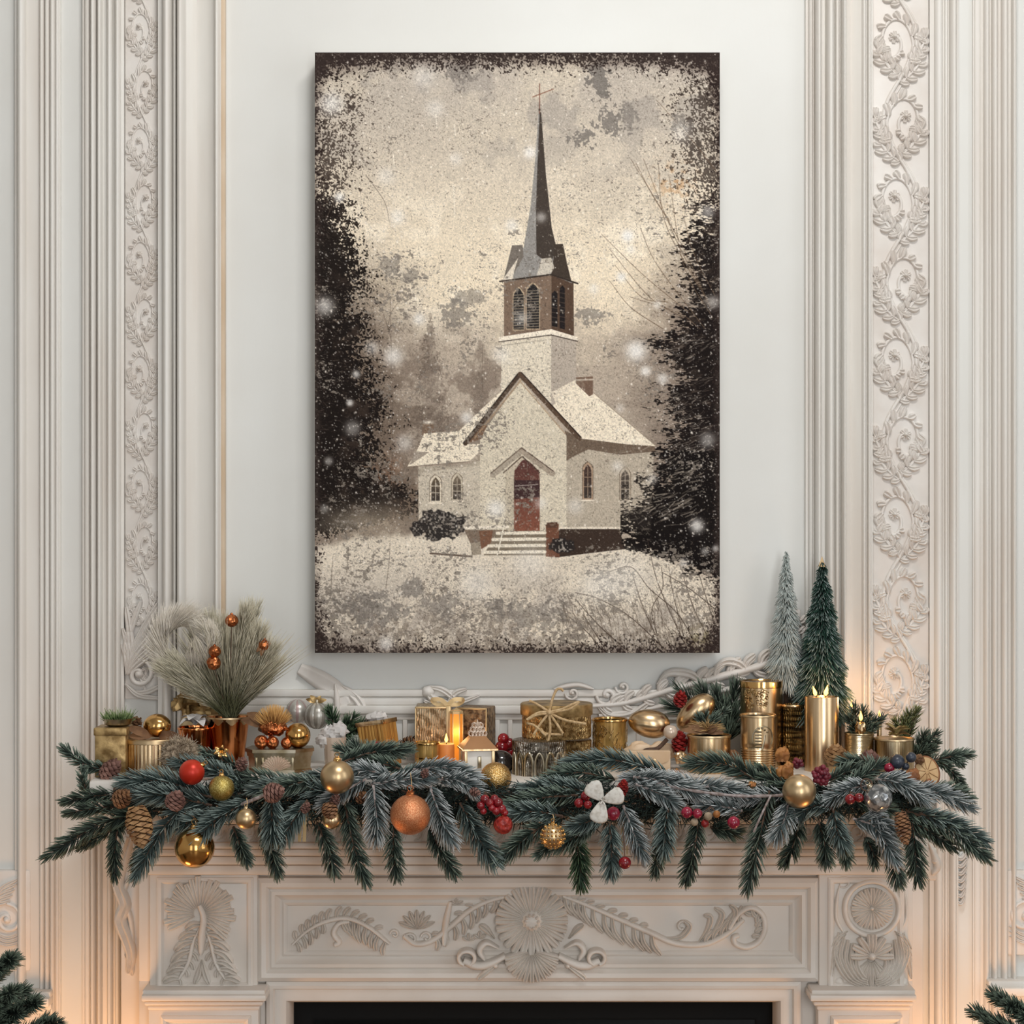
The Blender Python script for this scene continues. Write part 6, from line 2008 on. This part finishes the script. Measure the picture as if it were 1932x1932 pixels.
# (base x, base y, tip x, tip y, needle length px, tone, sag px, base depth, tip depth)
BR = [
    # far end, thin sparse twigs
    (215, 1452, 120, 1413, 20, 'green', -10, -.27, -.28), (165, 1500, 156, 1452, 15, 'green', 6, -.28, -.29), (262, 1500, 122, 1512, 22, 'dark', 6, -.29, -.31),
    (250, 1522, 128, 1534, 20, 'dark', 4, -.30, -.32), (300, 1528, 89, 1616, 26, 'dark', 18, -.33, -.37), (240, 1555, 150, 1600, 18, 'dark', 4, -.32, -.33), (228, 1535, 216, 1656, 20, 'dark', 0, -.33, -.35),
    (278, 1580, 256, 1638, 20, 'dark', 0, -.31, -.33), (352, 1512, 256, 1652, 28, 'blue', 6, -.36, -.40), (400, 1505, 230, 1474, 30, 'blue', 14, -.34, -.35), (400, 1520, 255, 1500, 30, 'blue', 8, -.35, -.36),
    (470, 1512, 366, 1588, 28, 'blue', 8, -.37, -.41), (420, 1540, 330, 1560, 26, 'blue', 4, -.36, -.37), (470, 1490, 330, 1440, 26, 'blue', 12, -.30, -.29), (480, 1470, 362, 1420, 22, 'green', 12, -.26, -.25), (400, 1560, 345, 1600, 22, 'blue', 2, -.34, -.36),
    # left half, hanging tips
    (440, 1560, 466, 1626, 22, 'green', 0, -.33, -.35), (492, 1552, 524, 1648, 24, 'green', 0, -.33, -.35), (512, 1500, 514, 1588, 30, 'blue', 0, -.36, -.40), (580, 1510, 530, 1588, 28, 'blue', 2, -.36, -.39),
    (598, 1552, 632, 1646, 24, 'green', 0, -.33, -.35), (648, 1500, 690, 1666, 26, 'green', 0, -.35, -.38), (704, 1482, 710, 1582, 32, 'frost', 0, -.37, -.41), (742, 1552, 748, 1652, 25, 'green', 0, -.33, -.35),
    (812, 1484, 852, 1588, 31, 'frost', 0, -.37, -.41), (812, 1560, 858, 1648, 25, 'green', 0, -.33, -.36), (868, 1515, 932, 1628, 33, 'blue', 0, -.36, -.40), (690, 1470, 610, 1520, 26, 'frost', 4, -.35, -.38),
    # left half, along the shelf
    (640, 1500, 476, 1490, 28, 'blue', 12, -.33, -.34), (560, 1484, 430, 1472, 26, 'green', 8, -.31, -.30), (600, 1470, 500, 1502, 26, 'green', 6, -.33, -.36), (680, 1468, 570, 1474, 24, 'blue', 6, -.31, -.32), (740, 1470, 650, 1458, 24, 'frost', 10, -.32, -.33),
    (760, 1452, 690, 1448, 22, 'green', 8, -.28, -.29), (780, 1452, 905, 1470, 25, 'frost', 12, -.33, -.36), (740, 1468, 880, 1452, 22, 'blue', 8, -.28, -.29), (830, 1470, 905, 1498, 25, 'frost', 10, -.35, -.38), (700, 1480, 820, 1470, 22, 'frost', 4, -.34, -.35), (640, 1440, 772, 1414, 24, 'green', 8, -.27, -.26),
    # middle
    (1062, 1540, 945, 1622, 28, 'green', 10, -.35, -.40), (1060, 1540, 962, 1534, 26, 'blue', 6, -.36, -.38), (1090, 1500, 950, 1528, 28, 'green', 8, -.34, -.37), (1110, 1494, 985, 1488, 26, 'blue', 8, -.33, -.34), (1160, 1472, 1035, 1464, 25, 'green', 10, -.30, -.31), (1262, 1462, 1065, 1440, 28, 'blue', 16, -.30, -.29),
    (1090, 1560, 1016, 1612, 22, 'green', 2, -.33, -.36), (1128, 1552, 1055, 1598, 26, 'green', 2, -.36, -.39), (1082, 1560, 1096, 1670, 28, 'fresh', 0, -.34, -.37), (1150, 1552, 1152, 1650, 27, 'blue', 0, -.36, -.39), (1176, 1520, 1216, 1618, 27, 'frost', 0, -.35, -.38), (1140, 1540, 1080, 1560, 24, 'blue', 2, -.37, -.39),
    (1262, 1515, 1254, 1608, 29, 'blue', 0, -.37, -.41), (1248, 1560, 1236, 1648, 22, 'green', 0, -.33, -.35), (1318, 1545, 1294, 1660, 25, 'dark', 0, -.34, -.37), (1200, 1480, 1280, 1520, 26, 'frost', 6, -.36, -.38), (1330, 1492, 1180, 1470, 26, 'frost', 10, -.33, -.34), (1195, 1466, 1330, 1502, 25, 'frost', 10, -.35, -.38), (1290, 1486, 1420, 1500, 24, 'frost', 8, -.35, -.37), (1440, 1480, 1302, 1440, 30, 'green', 16, -.29, -.29), (1400, 1530, 1320, 1520, 24, 'frost', 4, -.36, -.37), (1340, 1560, 1390, 1570, 24, 'dark', 0, -.33, -.34),
    (1310, 1484, 1190, 1486, 24, 'blue', 6, -.32, -.33), (1170, 1486, 1262, 1470, 22, 'green', 4, -.30, -.30), (1560, 1492, 1450, 1490, 22, 'dark', 4, -.32, -.33), (960, 1512, 1060, 1492, 22, 'dark', 4, -.32, -.33),
    # right half, hanging tips
    (1452, 1492, 1410, 1676, 29, 'green', 0, -.36, -.39), (1488, 1512, 1464, 1578, 30, 'frost', 0, -.38, -.41), (1508, 1545, 1482, 1626, 25, 'dark', 0, -.34, -.36), (1570, 1525, 1500, 1545, 26, 'blue', 14, -.37, -.40), (1545, 1550, 1560, 1626, 25, 'green', 0, -.34, -.36), (1572, 1528, 1592, 1600, 28, 'blue', 0, -.37, -.40), (1580, 1570, 1598, 1628, 21, 'green', 0, -.35, -.37),
    (1610, 1545, 1690, 1626, 28, 'frost', 22, -.38, -.41), (1632, 1580, 1650, 1630, 20, 'green', 0, -.34, -.36), (1668, 1560, 1694, 1664, 27, 'green', 0, -.36, -.39), (1722, 1548, 1732, 1662, 27, 'dark', 0, -.35, -.38), (1640, 1526, 1682, 1566, 22, 'frost', 0, -.38, -.40), (1640, 1480, 1560, 1510, 26, 'frost', 6, -.35, -.38),
    # right half, along the shelf and the far end
    (1655, 1470, 1745, 1508, 27, 'frost', 12, -.35, -.37), (1700, 1492, 1832, 1524, 26, 'frost', 12, -.34, -.36), (1712, 1530, 1862, 1618, 27, 'green', 14, -.35, -.39), (1735, 1535, 1860, 1588, 25, 'blue', 10, -.36, -.39), (1700, 1540, 1800, 1600, 22, 'dark', 6, -.34, -.37), (1740, 1490, 1830, 1506, 22, 'green', 8, -.31, -.32),
    (1748, 1440, 1832, 1424, 18, 'green', 4, -.27, -.28), (1765, 1436, 1822, 1492, 15, 'dark', 12, -.27, -.29), (1790, 1425, 1816, 1442, 12, 'green', 0, -.27, -.28), (1660, 1460, 1590, 1440, 24, 'green', 8, -.28, -.28), (1560, 1480, 1640, 1455, 24, 'green', 10, -.30, -.30), (1580, 1500, 1665, 1440, 22, 'green', 2, -.32, -.32),
    (1520, 1500, 1440, 1470, 22, 'dark', 4, -.30, -.30), (1470, 1470, 1420, 1450, 18, 'dark', 2, -.27, -.27), (1610, 1510, 1680, 1530, 24, 'dark', 0, -.35, -.37), (1480, 1500, 1380, 1510, 22, 'frost', 4, -.34, -.36),
]
for (bx, by, tx, ty, nl, tone, sag, Yb, Yt) in BR[:100]:
    a, b = W(bx, by, Yb), W(tx, ty, Yt)
    mid = a.lerp(b, .5) + Vector((random.uniform(-.004, .004), -.006, sag * .001))
    L = (b - a).length
    sprig(GA, [a, mid, b], nl * .00098, int(70 + L * 1350), tone, NEEDLE, TWIGF if tone == 'frost' else TWIG, 'branch', .86, .42, .0015, .0024)
# dense undergrowth between the branches
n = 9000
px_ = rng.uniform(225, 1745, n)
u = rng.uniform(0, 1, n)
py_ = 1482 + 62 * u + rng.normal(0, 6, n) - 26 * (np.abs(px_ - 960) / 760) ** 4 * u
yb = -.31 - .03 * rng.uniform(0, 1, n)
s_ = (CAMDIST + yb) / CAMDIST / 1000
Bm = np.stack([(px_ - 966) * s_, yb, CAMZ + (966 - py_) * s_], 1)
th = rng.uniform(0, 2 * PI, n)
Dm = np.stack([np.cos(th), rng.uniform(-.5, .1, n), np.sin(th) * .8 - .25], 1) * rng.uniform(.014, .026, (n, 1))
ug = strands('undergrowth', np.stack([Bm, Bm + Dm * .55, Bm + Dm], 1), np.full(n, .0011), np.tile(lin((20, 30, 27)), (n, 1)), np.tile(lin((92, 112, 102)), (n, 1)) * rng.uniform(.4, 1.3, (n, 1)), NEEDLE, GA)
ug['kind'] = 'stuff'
m = MB()                                        # the woody stems of the garland
pth = catmull([(W(x, y, yy)) for x, y, yy in ((215, 1490, -.315), (420, 1500, -.325), (640, 1496, -.325), (860, 1500, -.325), (1080, 1500, -.325), (1300, 1500, -.325), (1520, 1498, -.325), (1740, 1490, -.315))], 10)
m.tube(pth, .007, 8)
m.tube([p + Vector((0, .008, -.022 + .01 * math.sin(i * .8))) for i, p in enumerate(pth)], .006, 8)
m.build('main_stem', TWIG, GA, world=True)
m = MB()
m.tube(catmull([W(1240, 1478, -.37), W(1310, 1492, -.385), (W(1400, 1502, -.385)), W(1490, 1500, -.37)], 8), [.0026 + .0006 * math.sin(i * 1.7) for i in range(25)], 8)
m.build('bare_twig', TWIGF, GA, world=True)
m = MB(); m.tube(catmull([W(455, 1518, -.38), W(480, 1508, -.39), W(510, 1496, -.395)], 8), .003, 7)
m.build('bare_twig', TWIGF, GA, world=True)
m = MB(); m.tube(catmull([W(1455, 1500, -.40), W(1440, 1530, -.41), W(1422, 1570, -.41)], 8), .0018, 7)
m.build('bare_twig', TWIGF, GA, world=True)


# ================================================================ ORNAMENTS ON THE GARLAND
def bauble(px, py, r_, Y, mt, label, cap=None, loop=0, name='christmas_bauble', group=None, capang=90):
    k = sc(Y); r = r_ * k
    t = thing(name, label, 'bauble', W(px, py, Y), group)
    m = MB(); m.ball((0, 0, 0), r, 48); m.build('ball', mt, t, smooth=80)
    if cap is not None:
        th = math.radians(90 - capang)
        R = Matrix.Rotation(th, 3, 'Y')
        c = r * .2
        m = MB(); m.lathe([(c * 1.15, r * .965), (c * 1.1, r * 1.0), (c, r * 1.02), (c * .95, r * 1.14), (c * .6, r * 1.18), (.0004, r * 1.19)], 20, axis=R, mod=lambda a, z: 1 + .04 * math.cos(10 * a)); m.build('cap', cap, t, smooth=40)
        m = MB(); ring = [R @ Vector((c * .7 * math.cos(u), 0, r * 1.19 + c * .6 + c * .7 * math.sin(u))) for u in [2 * PI * i / 16 for i in range(17)]]
        m.tube(ring, .0007, 6, False); m.build('hook', cap, t)
    if loop:
        m = MB(); m.tube(catmull([(0, .002, r * 1.1), (.002, .004, r + loop * k * .5), (0, .008, r + loop * k)], 6), .0007, 6); m.build('hanging_cord', TWINE, t)
    return t


bauble(362, 1457, 24, -.375, REDM, 'matte red bauble below the beige moss ball', GOLD, capang=35)
bauble(418, 1487, 24, -.40, OLIVEG, 'olive gold glitter bauble beside the matte red one', GOLD, 10)
bauble(464, 1545, 20, -.43, GOLDS, 'small champagne bauble hanging from a bare twig', GOLDS, 18)
bauble(367, 1600, 38, -.39, GOLD, 'large mirror gold bauble hanging low under the garland', GOLD, 12)
bauble(636, 1466, 32, -.41, GOLDS, 'satin champagne bauble sitting on the garland below the white bottle', GOLD, 6)
bauble(626, 1547, 18, -.40, GOLDB, 'small dull gold bauble hanging under a brown cone', None)
bauble(774, 1537, 38, -.43, COPPG, 'large copper glitter bauble hanging at the front of the garland', COPPERM, 40)
bauble(935, 1468, 30, -.30, GOLDG, 'gold glitter bauble in front of the dark glass one')
t = bauble(1043, 1578, 23, -.43, GOLDS, 'gold mesh bauble with a beaded net hanging under the garland', GOLD, 18)
m = MB(); r = 23 * sc(-.43)
for i in range(1, 9):
    th = PI * i / 9
    nb = max(4, int(20 * math.sin(th)))
    for q in range(nb):
        a = 2 * PI * (q + .5 * (i % 2)) / nb
        m.ball((r * math.sin(th) * math.cos(a), r * math.sin(th) * math.sin(a), r * math.cos(th)), r * .105, 8)
m.build('bead_net', GOLD, t)
bauble(1508, 1493, 32, -.41, GOLDS, 'satin gold bauble on the garland below the tall gold candle', None)
t = bauble(1657, 1506, 27, -.43, MERC, 'silver mercury glass bauble with a curled wire', SILVER, capang=125)
m = MB(); m.tube(catmull([W(x, y, -.43) for x, y in ((1640, 1492), (1628, 1490), (1624, 1480), (1630, 1470), (1642, 1472), (1646, 1484), (1640, 1492))], 6), .0012, 6); m.build('curled_wire', TWIG, t, world=True)
bauble(949, 1556, 18, -.41, REDTEX, 'red textured bauble hanging below the red berries', GOLD, 8)
m = None

# pine cones on the garland
pinecone(263, 1558, 80, 50, -80, -.40, CONEL, 'pinecone', 'large pale brown cone hanging at the sparse end of the garland', .95, 72)
pinecone(228, 1508, 36, 36, 40, -.37, CONE, 'pinecone', 'small round brown cone above the large hanging one', .8, 50)
pinecone(205, 1457, 44, 36, 50, -.28, CONEP, 'pinecone', 'rosy cone on the shelf end beside the ribbed gold tin', .4, 60)
pinecone(330, 1513, 36, 38, 70, -.40, CONEP, 'pinecone', 'rosy cone set in the garland below the matte red bauble', .9, 54)
pinecone(514, 1496, 38, 38, 20, -.42, CONEP, 'pinecone', 'rosy cone at the tip of the bare twig', .9, 54)
pinecone(455, 1443, 26, 24, 60, -.31, CONEP, 'pinecone', 'tiny cone in the garland beside the silver planter', .8, 36)
pinecone(622, 1528, 32, 30, -70, -.415, CONE, 'pinecone', 'brown cone above the small dull gold bauble', .9, 46)
pinecone(632, 1510, 22, 20, 70, -.41, CONEP, 'pinecone', 'tiny rosy cone under the satin champagne bauble', .9, 34)
pinecone(576, 1525, 22, 18, 60, -.42, CONEP, 'pinecone', 'tiny rosy cone among the hanging tips beneath the planter', .8, 34)
pinecone(680, 1505, 24, 24, 40, -.36, CONE, 'pinecone', 'tiny brown cone beside the broad frosted tip', .8, 34)
pinecone(801, 1460, 18, 16, 60, -.36, CONEP, 'pinecone', 'tiny pink cone on the frosted branch below the glass cup', .7, 30)
pinecone(895, 1494, 20, 18, -20, -.40, CONEP, 'pinecone', 'tiny pink cone at the end of the frosted branch beside the glitter bauble', .7, 30)
pinecone(1174, 1489, 32, 22, 75, -.40, REDCONE, 'pinecone', 'narrow dark red cone beside the white flower', .6, 50)
pinecone(1704, 1562, 66, 30, -80, -.43, CONE, 'pinecone', 'long brown cone hanging below the mercury glass bauble', .95, 70)
pinecone(1577, 1428, 40, 44, 88, -.25, CONEL, 'pinecone', 'open brown cone in front of the tall gold candle', .95, 60)
pinecone(1640, 1440, 40, 46, 88, -.25, CONEP, 'pinecone', 'reddish open cone below the ribbed gold candle', .9, 60)


def cluster(name, label, balls, Y, mt, stem=None, part='berry', cat='berries', bump_=0, group=None, mt2=None):
    x, y, r_ = balls[0]
    t = thing(name, label, cat, W(x, y, Y), group)
    for i, (x, y, r_) in enumerate(balls):
        yy = Y - .003 * (i % 3)
        m = MB(); m.ball(W(x, y, yy), r_ * sc(yy), 22); m.ball(W(x - r_ * .1, y + r_ * .2, yy) + Vector((0, -r_ * sc(yy) * .97, 0)), r_ * sc(yy) * .12, 8)
        m.build(part, (mt2 if (mt2 and i % 3 == 2) else mt), t, world=True)
    m = MB()
    sx, sy = stem or (balls[0][0], balls[0][1] - 14)
    for (x, y, r_) in balls:
        m.tube([W(sx, sy, Y + .02), W((sx + x) / 2, (sy + y) / 2 - 2, Y + .012), W(x, y, Y)], .0011, 6)
    m.build('stem', TWIG, t, world=True)
    return t


cluster('berry_sprig', 'bunch of small red berries trailing below the gold glitter bauble', [(915, 1508, 9), (907, 1520, 8), (924, 1515, 8), (933, 1507, 8), (940, 1514, 9), (928, 1524, 7), (912, 1530, 7), (946, 1526, 9), (936, 1530, 8), (952, 1533, 7)], -.41, RED)
cluster('berry_sprig', 'three small berries tucked beside the white flower', [(1105, 1502, 9.5), (1092, 1515, 9), (1109, 1518, 8)], -.41, RED)
cluster('single_berry', 'large shiny red berry just under the white flower', [(1157, 1535, 13)], -.425, PINKRED)
cluster('single_berry', 'dark red berry hanging alone below the garland on a gold cord', [(1179, 1628, 12)], -.40, RED, (1176, 1560))
cluster('berry_sprig', 'pair of crimson berries with tan buds on the frosted branch', [(1296, 1533, 11), (1316, 1535, 9.5)], -.42, PINKRED)
cluster('bud_sprig', 'tan and brown buds beside the pair of crimson berries', [(1336, 1540, 8), (1310, 1551, 7.5), (1352, 1536, 7)], -.415, BEIGE, (1340, 1522), 'bud', 'buds', mt2=NUT)
cluster('single_berry', 'small dull red berry under the tan buds', [(1330, 1554, 7.5)], -.41, REDCONE, (1335, 1535))
cluster('single_berry', 'crimson berry alone beside the longest hanging tip', [(1384, 1552, 12)], -.425, PINKRED)
cluster('berry_sprig', 'pair of red berries beside the mercury glass bauble', [(1604, 1508, 10), (1621, 1505, 9)], -.43, RED)
cluster('raspberry_pick', 'knobbly plum coloured berry pick above the satin gold bauble',
        [(1550 + 15 * math.cos(i * 2.4) * math.sqrt((i + .5) / 26), 1463 + 17 * math.sin(i * 2.4) * math.sqrt((i + .5) / 26), 5.2) for i in range(26)], -.36, PLUM, (1550, 1470))
cluster('raspberry_pick', 'small plum berry pick at the foot of the tall gold candle', [(1505 + 8 * math.cos(i * 2.4) * math.sqrt((i + .5) / 10), 1440 + 8 * math.sin(i * 2.4) * math.sqrt((i + .5) / 10), 5) for i in range(10)], -.29, PLUM, (1505, 1446))
cluster('single_berry', 'crimson berry next to the blue berries', [(1678, 1449, 10)], -.33, PINKRED, (1680, 1460))
cluster('blueberry_sprig', 'dark blue berries in front of the low silver tin', [(1693, 1437, 14), (1700, 1463, 11), (1719, 1429, 10), (1709, 1446, 7)], -.33, BLUEB, (1704, 1452))
# seed pods and nuts
def pod(px, py, r_, Y, label, seed, mt=NUT):
    m = MB(); noise_lump(m, (0, 0, 0), r_ * sc(Y), .45, 2.4, seed, 26, (1, .9, 1.05))
    o = m.build('seed_pod', mt, loc=W(px, py, Y), smooth=40)
    tag(o, label, 'seed pod', 'golden seed pods among the tins')
pod(1476, 1424, 13, -.235, 'striped gold seed pod below the slim dark tin', 1)
pod(1480, 1458, 15, -.30, 'knobbly golden seed pod above the satin gold bauble', 2)
pod(1488, 1447, 9, -.30, 'smaller golden pod tucked behind the knobbly one', 3)
pod(1385, 1455, 12, -.25, 'brown pod at the foot of the short smooth gold tin', 4)
pod(1399, 1462, 10, -.26, 'brown pod in front of the embossed seal tin', 5)
pod(1418, 1484, 9, -.33, 'brown pod on the garland below the embossed seal tin', 6)
pod(1385, 1424, 9, -.20, 'dark pod in the gap between two gold tins', 7, LEAFB)
pod(1285, 1430, 11, -.21, 'gold pod beside the cream envelope box', 8, GOLDB)
pod(1275, 1459, 8, -.27, 'small brown pod below the cream envelope box', 9)
pod(1722, 1464, 13, -.34, 'orange brown pod in front of the dried fruit slice', 10, PEEL)
pod(1752, 1482, 11, -.34, 'orange brown pod under the dried fruit slice', 11, PEEL)
pod(1734, 1432, 9, -.30, 'brown pod above the dried fruit slice', 12, LEAFB)
# dried fruit slice
Y = -.30
t = thing('dried_fruit_slice', 'round dried fruit slice leaning at the end of the garland', 'dried fruit', W(1750, 1456, Y), rot=(math.radians(-12), math.radians(-22), math.radians(-18)))
k = sc(Y)
ax = Matrix.Rotation(PI / 2, 3, 'X')
S = Matrix.Diagonal((.78, 1, 1.08))
m = MB(); m.lathe([(.0005, -.003), (26 * k, -.0034), (27 * k, 0), (26 * k, .0034), (.0005, .003)], 40, axis=S @ ax); m.build('slice_flesh', ORANGE, t)
m = MB(); m.lathe([(26.2 * k, -.0036), (28.5 * k, -.003), (29 * k, 0), (28.5 * k, .003), (26.2 * k, .0036)], 40, axis=S @ ax, cap=False); m.build('peel', PEEL, t)
m = MB()
for q in range(9):
    a = 2 * PI * q / 9
    m.tube([S @ Vector((4 * k * math.cos(a), -.0032, 4 * k * math.sin(a))), S @ Vector((25 * k * math.cos(a), -.0034, 25 * k * math.sin(a)))], .0007, 5)
m.build('segment_line', CONEL, t)

# white three-petalled flower
Y = -.445
t = thing('white_flower', 'white fabric flower with three round petals on the garland', 'flower', W(1137, 1510, Y))
for (ang, L, wd) in ((128, 38, 40), (18, 38, 36), (256, 40, 38)):
    a = math.radians(ang)
    k = sc(Y)
    m = MB()
    rows = []
    for i in range(11):
        s = i / 10
        w = wd * .5 * (.22 + 1.02 * s ** .8) * math.sqrt(max(.03, 1 - s ** 5))
        row = []
        for j in range(9):
            v = (j - 4) / 4
            x = 3 + L * s
            y = v * w
            z = -.003 * s + .0025 * v * v * s + .0006 * math.cos(v * 14)
            row.append(Vector(((x * math.cos(a) - y * math.sin(a)) * k, z - .001 - .002 * math.sin(s * PI), (x * math.sin(a) + y * math.cos(a)) * k)))
        rows.append(row)
    m.rows(rows)
    o = m.build('petal', PETAL, t, smooth=80)
    sm = o.modifiers.new('thickness', 'SOLIDIFY'); sm.thickness = .0009
m = MB()
for q in range(5):
    a = q * 1.3
    m.tube([(0, -.002, 0), (.006 * math.cos(a), -.010, .007 * math.sin(a))], [.0016, .001], 6)
m.build('stamen', PETAL, t)
m = MB(); m.tube([W(1137, 1510, Y), W(1137, 1514, -.39), W(1136, 1522, -.335)], .0012, 6); m.build('wire_stem', TWIG, t, world=True)
# gold ribbon ends hanging under the garland
t = thing('ribbon_ends', 'two short gold ribbon ends hanging below the planter', 'ribbon', W(570, 1545, -.35))
for x in (566, 575):
    m = MB(); m.ribbon(catmull([W(x, 1535, -.35), W(x, 1562, -.352), W(x - 1, 1588, -.35)], 6), .0055, .0007, up=(0, 1, 0)); m.build('ribbon_end', RIBBON, t, world=True)
t = thing('hanging_cords', 'pair of thin gold cords hanging above the lone dark berry', 'cord', W(1176, 1560, -.36))
for x in (1173, 1182):
    m = MB(); m.tube([W(x, 1556, -.36), W(x + 1, 1612, -.36)], .0011, 6); m.build('cord_strand', RIBBON, t, world=True)
t = thing('gold_leaf_pick', 'small gold star leaf pick at the foot of the copper pot', 'ornament', W(420, 1437, -.27))
m = MB(); c0 = W(418, 1418, -.27)
for q in range(6):
    a = .3 + q * PI / 3
    leaf_blade(m, c0, c0 + Vector((.014 * math.cos(a), -.004, .012 * math.sin(a))), .007)
m.build('leaf', GOLD, t, world=True)
m = MB(); m.tube([c0, W(420, 1445, -.27)], .001, 6); m.build('stem', TWIG, t, world=True)
# ================================================================ CHRISTMAS TREES AT THE LOWER CORNERS (only their tips reach the picture)
def floor_tree(name, label, base, height, radius, seed, tips, n=34):
    r = random.Random(seed)
    t = thing(name, label, 'christmas tree', base)
    b = Vector(base)
    m = MB(); m.tube([(0, 0, 0), (0, 0, height)], [.035, .006], 10); m.build('trunk', TWIG, t)
    for tp in tips:
        z0 = max(.2, tp.z - b.z - .06)
        p0 = b + Vector((0, 0, z0)); d = tp - p0
        mid = p0 + d * .5 + Vector((0, 0, -.01))
        o = sprig(t, [p0, mid, tp], .022, int(150 + d.length * 1500), 'dark', NEEDLE, TWIG, 'branch', .95, .8, .0013, .003)
        for k in range(5):
            q = .35 + .13 * k
            sp = p0 + d * q
            dd = d.normalized()
            sd = Vector((-dd.y, dd.x, 0)) * (1 if k % 2 else -1)
            e = sp + (dd * .7 + sd * .7 + Vector((0, 0, -.1))) * d.length * .32
            if tips and abs(e.x) > 0:
                sprig(t, [sp, sp.lerp(e, .5), e], .02, 110, 'dark', NEEDLE, TWIG, 'branch', .95, .8, .0013, .002)
    for k in range(n):
        z = height * (.12 + .86 * k / n)
        R = radius * (1 - z / height) + .03
        a = k * 2.4 + seed
        p0 = b + Vector((0, 0, z)); e = p0 + Vector((R * math.cos(a), R * math.sin(a) * .6, -.05 + .03 * r.random()))
        sprig(t, [p0, p0.lerp(e, .5) + Vector((0, 0, .01)), e], .026, int(70 + R * 500), 'dark', NEEDLE, TWIG, 'branch', .95, .8, .0016, .003)
    return t


YT = -.55
bl_ = W(-70, 966, YT); bl_.z = 0
floor_tree('floor_christmas_tree', 'green fir tree whose branch tips enter at the lower left corner of the photo', bl_, .66, .10, 3,
           [W(22, 1808, YT - .02), W(30, 1868, YT - .06), W(64, 1888, YT), W(98, 1924, YT + .02), W(60, 1945, YT - .05)], 18)
br_ = W(2015, 966, YT); br_.z = 0
floor_tree('floor_christmas_tree', 'green fir tree whose branch tips enter at the lower right corner of the photo', br_, .60, .10, 5,
           [W(1890, 1884, YT), W(1852, 1916, YT + .02), W(1900, 1940, YT - .03)], 18)

# repeats of a kind share a group phrase
GROUPS = {'pinecone': 'pine cones on the garland and shelf', 'christmas_bauble': 'baubles hung along the garland', 'berry_sprig': 'berry picks in the garland', 'single_berry': 'berry picks in the garland',
          'raspberry_pick': 'berry picks in the garland', 'gold_tin': 'gold tins on the shelf', 'pine_sprig': 'loose pine sprigs among the gifts', 'pillar_candle': 'candles on the shelf', 'taper_candle': 'candles on the shelf',
          'ribbed_candle': 'candles on the shelf', 'gift_box': 'gift boxes on the shelf', 'gold_egg': 'gold eggs behind the envelope', 'striped_bauble': 'striped baubles above the planter',
          'bottle_brush_tree': 'bottle brush trees on the shelf', 'floor_christmas_tree': 'fir trees standing on the floor'}
for o_ in list(SCN.objects):
    base_ = o_.name.split('.')[0]
    if o_.parent is None and base_ in GROUPS and 'category' in o_ and 'group' not in o_:
        o_['group'] = GROUPS[base_]

# ================================================================ CAMERA
cam = bpy.data.cameras.new('camera')
cam.sensor_width = 36
cam.lens = 36 * CAMDIST / 1.932
cam.clip_start = .05
co = bpy.data.objects.new('camera', cam)
COL.objects.link(co)
co.location = (0, -CAMDIST, CAMZ)
co.rotation_euler = (PI / 2, 0, 0)
SCN.camera = co

# ================================================================ LIGHT
def area(name, loc, target, sx, sy, power, c):
    l = bpy.data.lights.new(name, 'AREA')
    l.shape = 'RECTANGLE'
    l.size, l.size_y, l.energy, l.color = sx, sy, power, c
    o = bpy.data.objects.new(name, l)
    COL.objects.link(o)
    o.location = loc
    d = Vector(target) - Vector(loc)
    o.rotation_euler = d.to_track_quat('-Z', 'Y').to_euler()
    return o


def lamp(name, loc, power, c, size):
    l = bpy.data.lights.new(name, 'POINT')
    l.energy, l.color, l.shadow_soft_size = power, c, size
    o = bpy.data.objects.new(name, l)
    COL.objects.link(o)
    o.location = loc
    return o


area('added_area_light', (XR - .03, -2.25, 2.2), (0, -.9, 1.9), 1.2, 2.3, L_KEY, (.97, .99, 1.0))  # added key light from the right, set at an unseen window
area('added_area_light', (-1.6, YF + .1, 1.9), (-1.2, 0, 1.5), 1.1, 2.7, L_F1, (.97, .99, 1.0))  # added weak fill light behind the camera
area('added_area_light', (1.25, YF + .1, 1.9), (.8, 0, 1.5), 1.2, 2.7, L_F2, (.97, .99, 1.0))  # added main fill light, out of view behind the camera
area('added_top_light', (.36, -1.8, ZC - .1), (0, -.1, 1.7), .8, .5, L_C, (1.0, .985, .965))  # added light from above without a fixture, casts the canvas shadow
lamp('tree_lights', (W(120, 0, -.3).x, -.32, .42), L_W1, (1.0, .50, .20), .08)
lamp('tree_lights', (W(1842, 0, -.3).x, -.32, .42), L_W2, (1.0, .50, .20), .08)
lamp('candle_light', W(1632, 1318, -.10), L_CA, (1.0, .52, .20), .012)
lamp('candle_light', W(861, 1384, -.145), L_CB, (1.0, .55, .22), .008)
lamp('candle_light', W(1550, 1290, -.17), L_CA * .5, (1.0, .6, .3), .01)

w = bpy.data.worlds.new('daylight')
SCN.world = w
w.use_nodes = True
nt = w.node_tree
bg = nt.nodes['Background']
sky = nt.nodes.new('ShaderNodeTexSky')
sky.sky_type = 'PREETHAM'
sky.turbidity = 4
bg.inputs['Color'].default_value = (.86, .93, 1.0, 1)
bg.inputs['Strength'].default_value = 1.0
SCN.view_settings.view_transform = 'Standard'
SCN.view_settings.look = 'None'
SCN.view_settings.gamma = 1.0
SCN.view_settings.use_curve_mapping = False
SCN.view_settings.exposure = EXPO
SCN.cycles.max_bounces = 8
SCN.cycles.diffuse_bounces = 4
SCN.cycles.glossy_bounces = 4
SCN.cycles.sample_clamp_indirect = 4.0
SCN.cycles.use_denoising = True
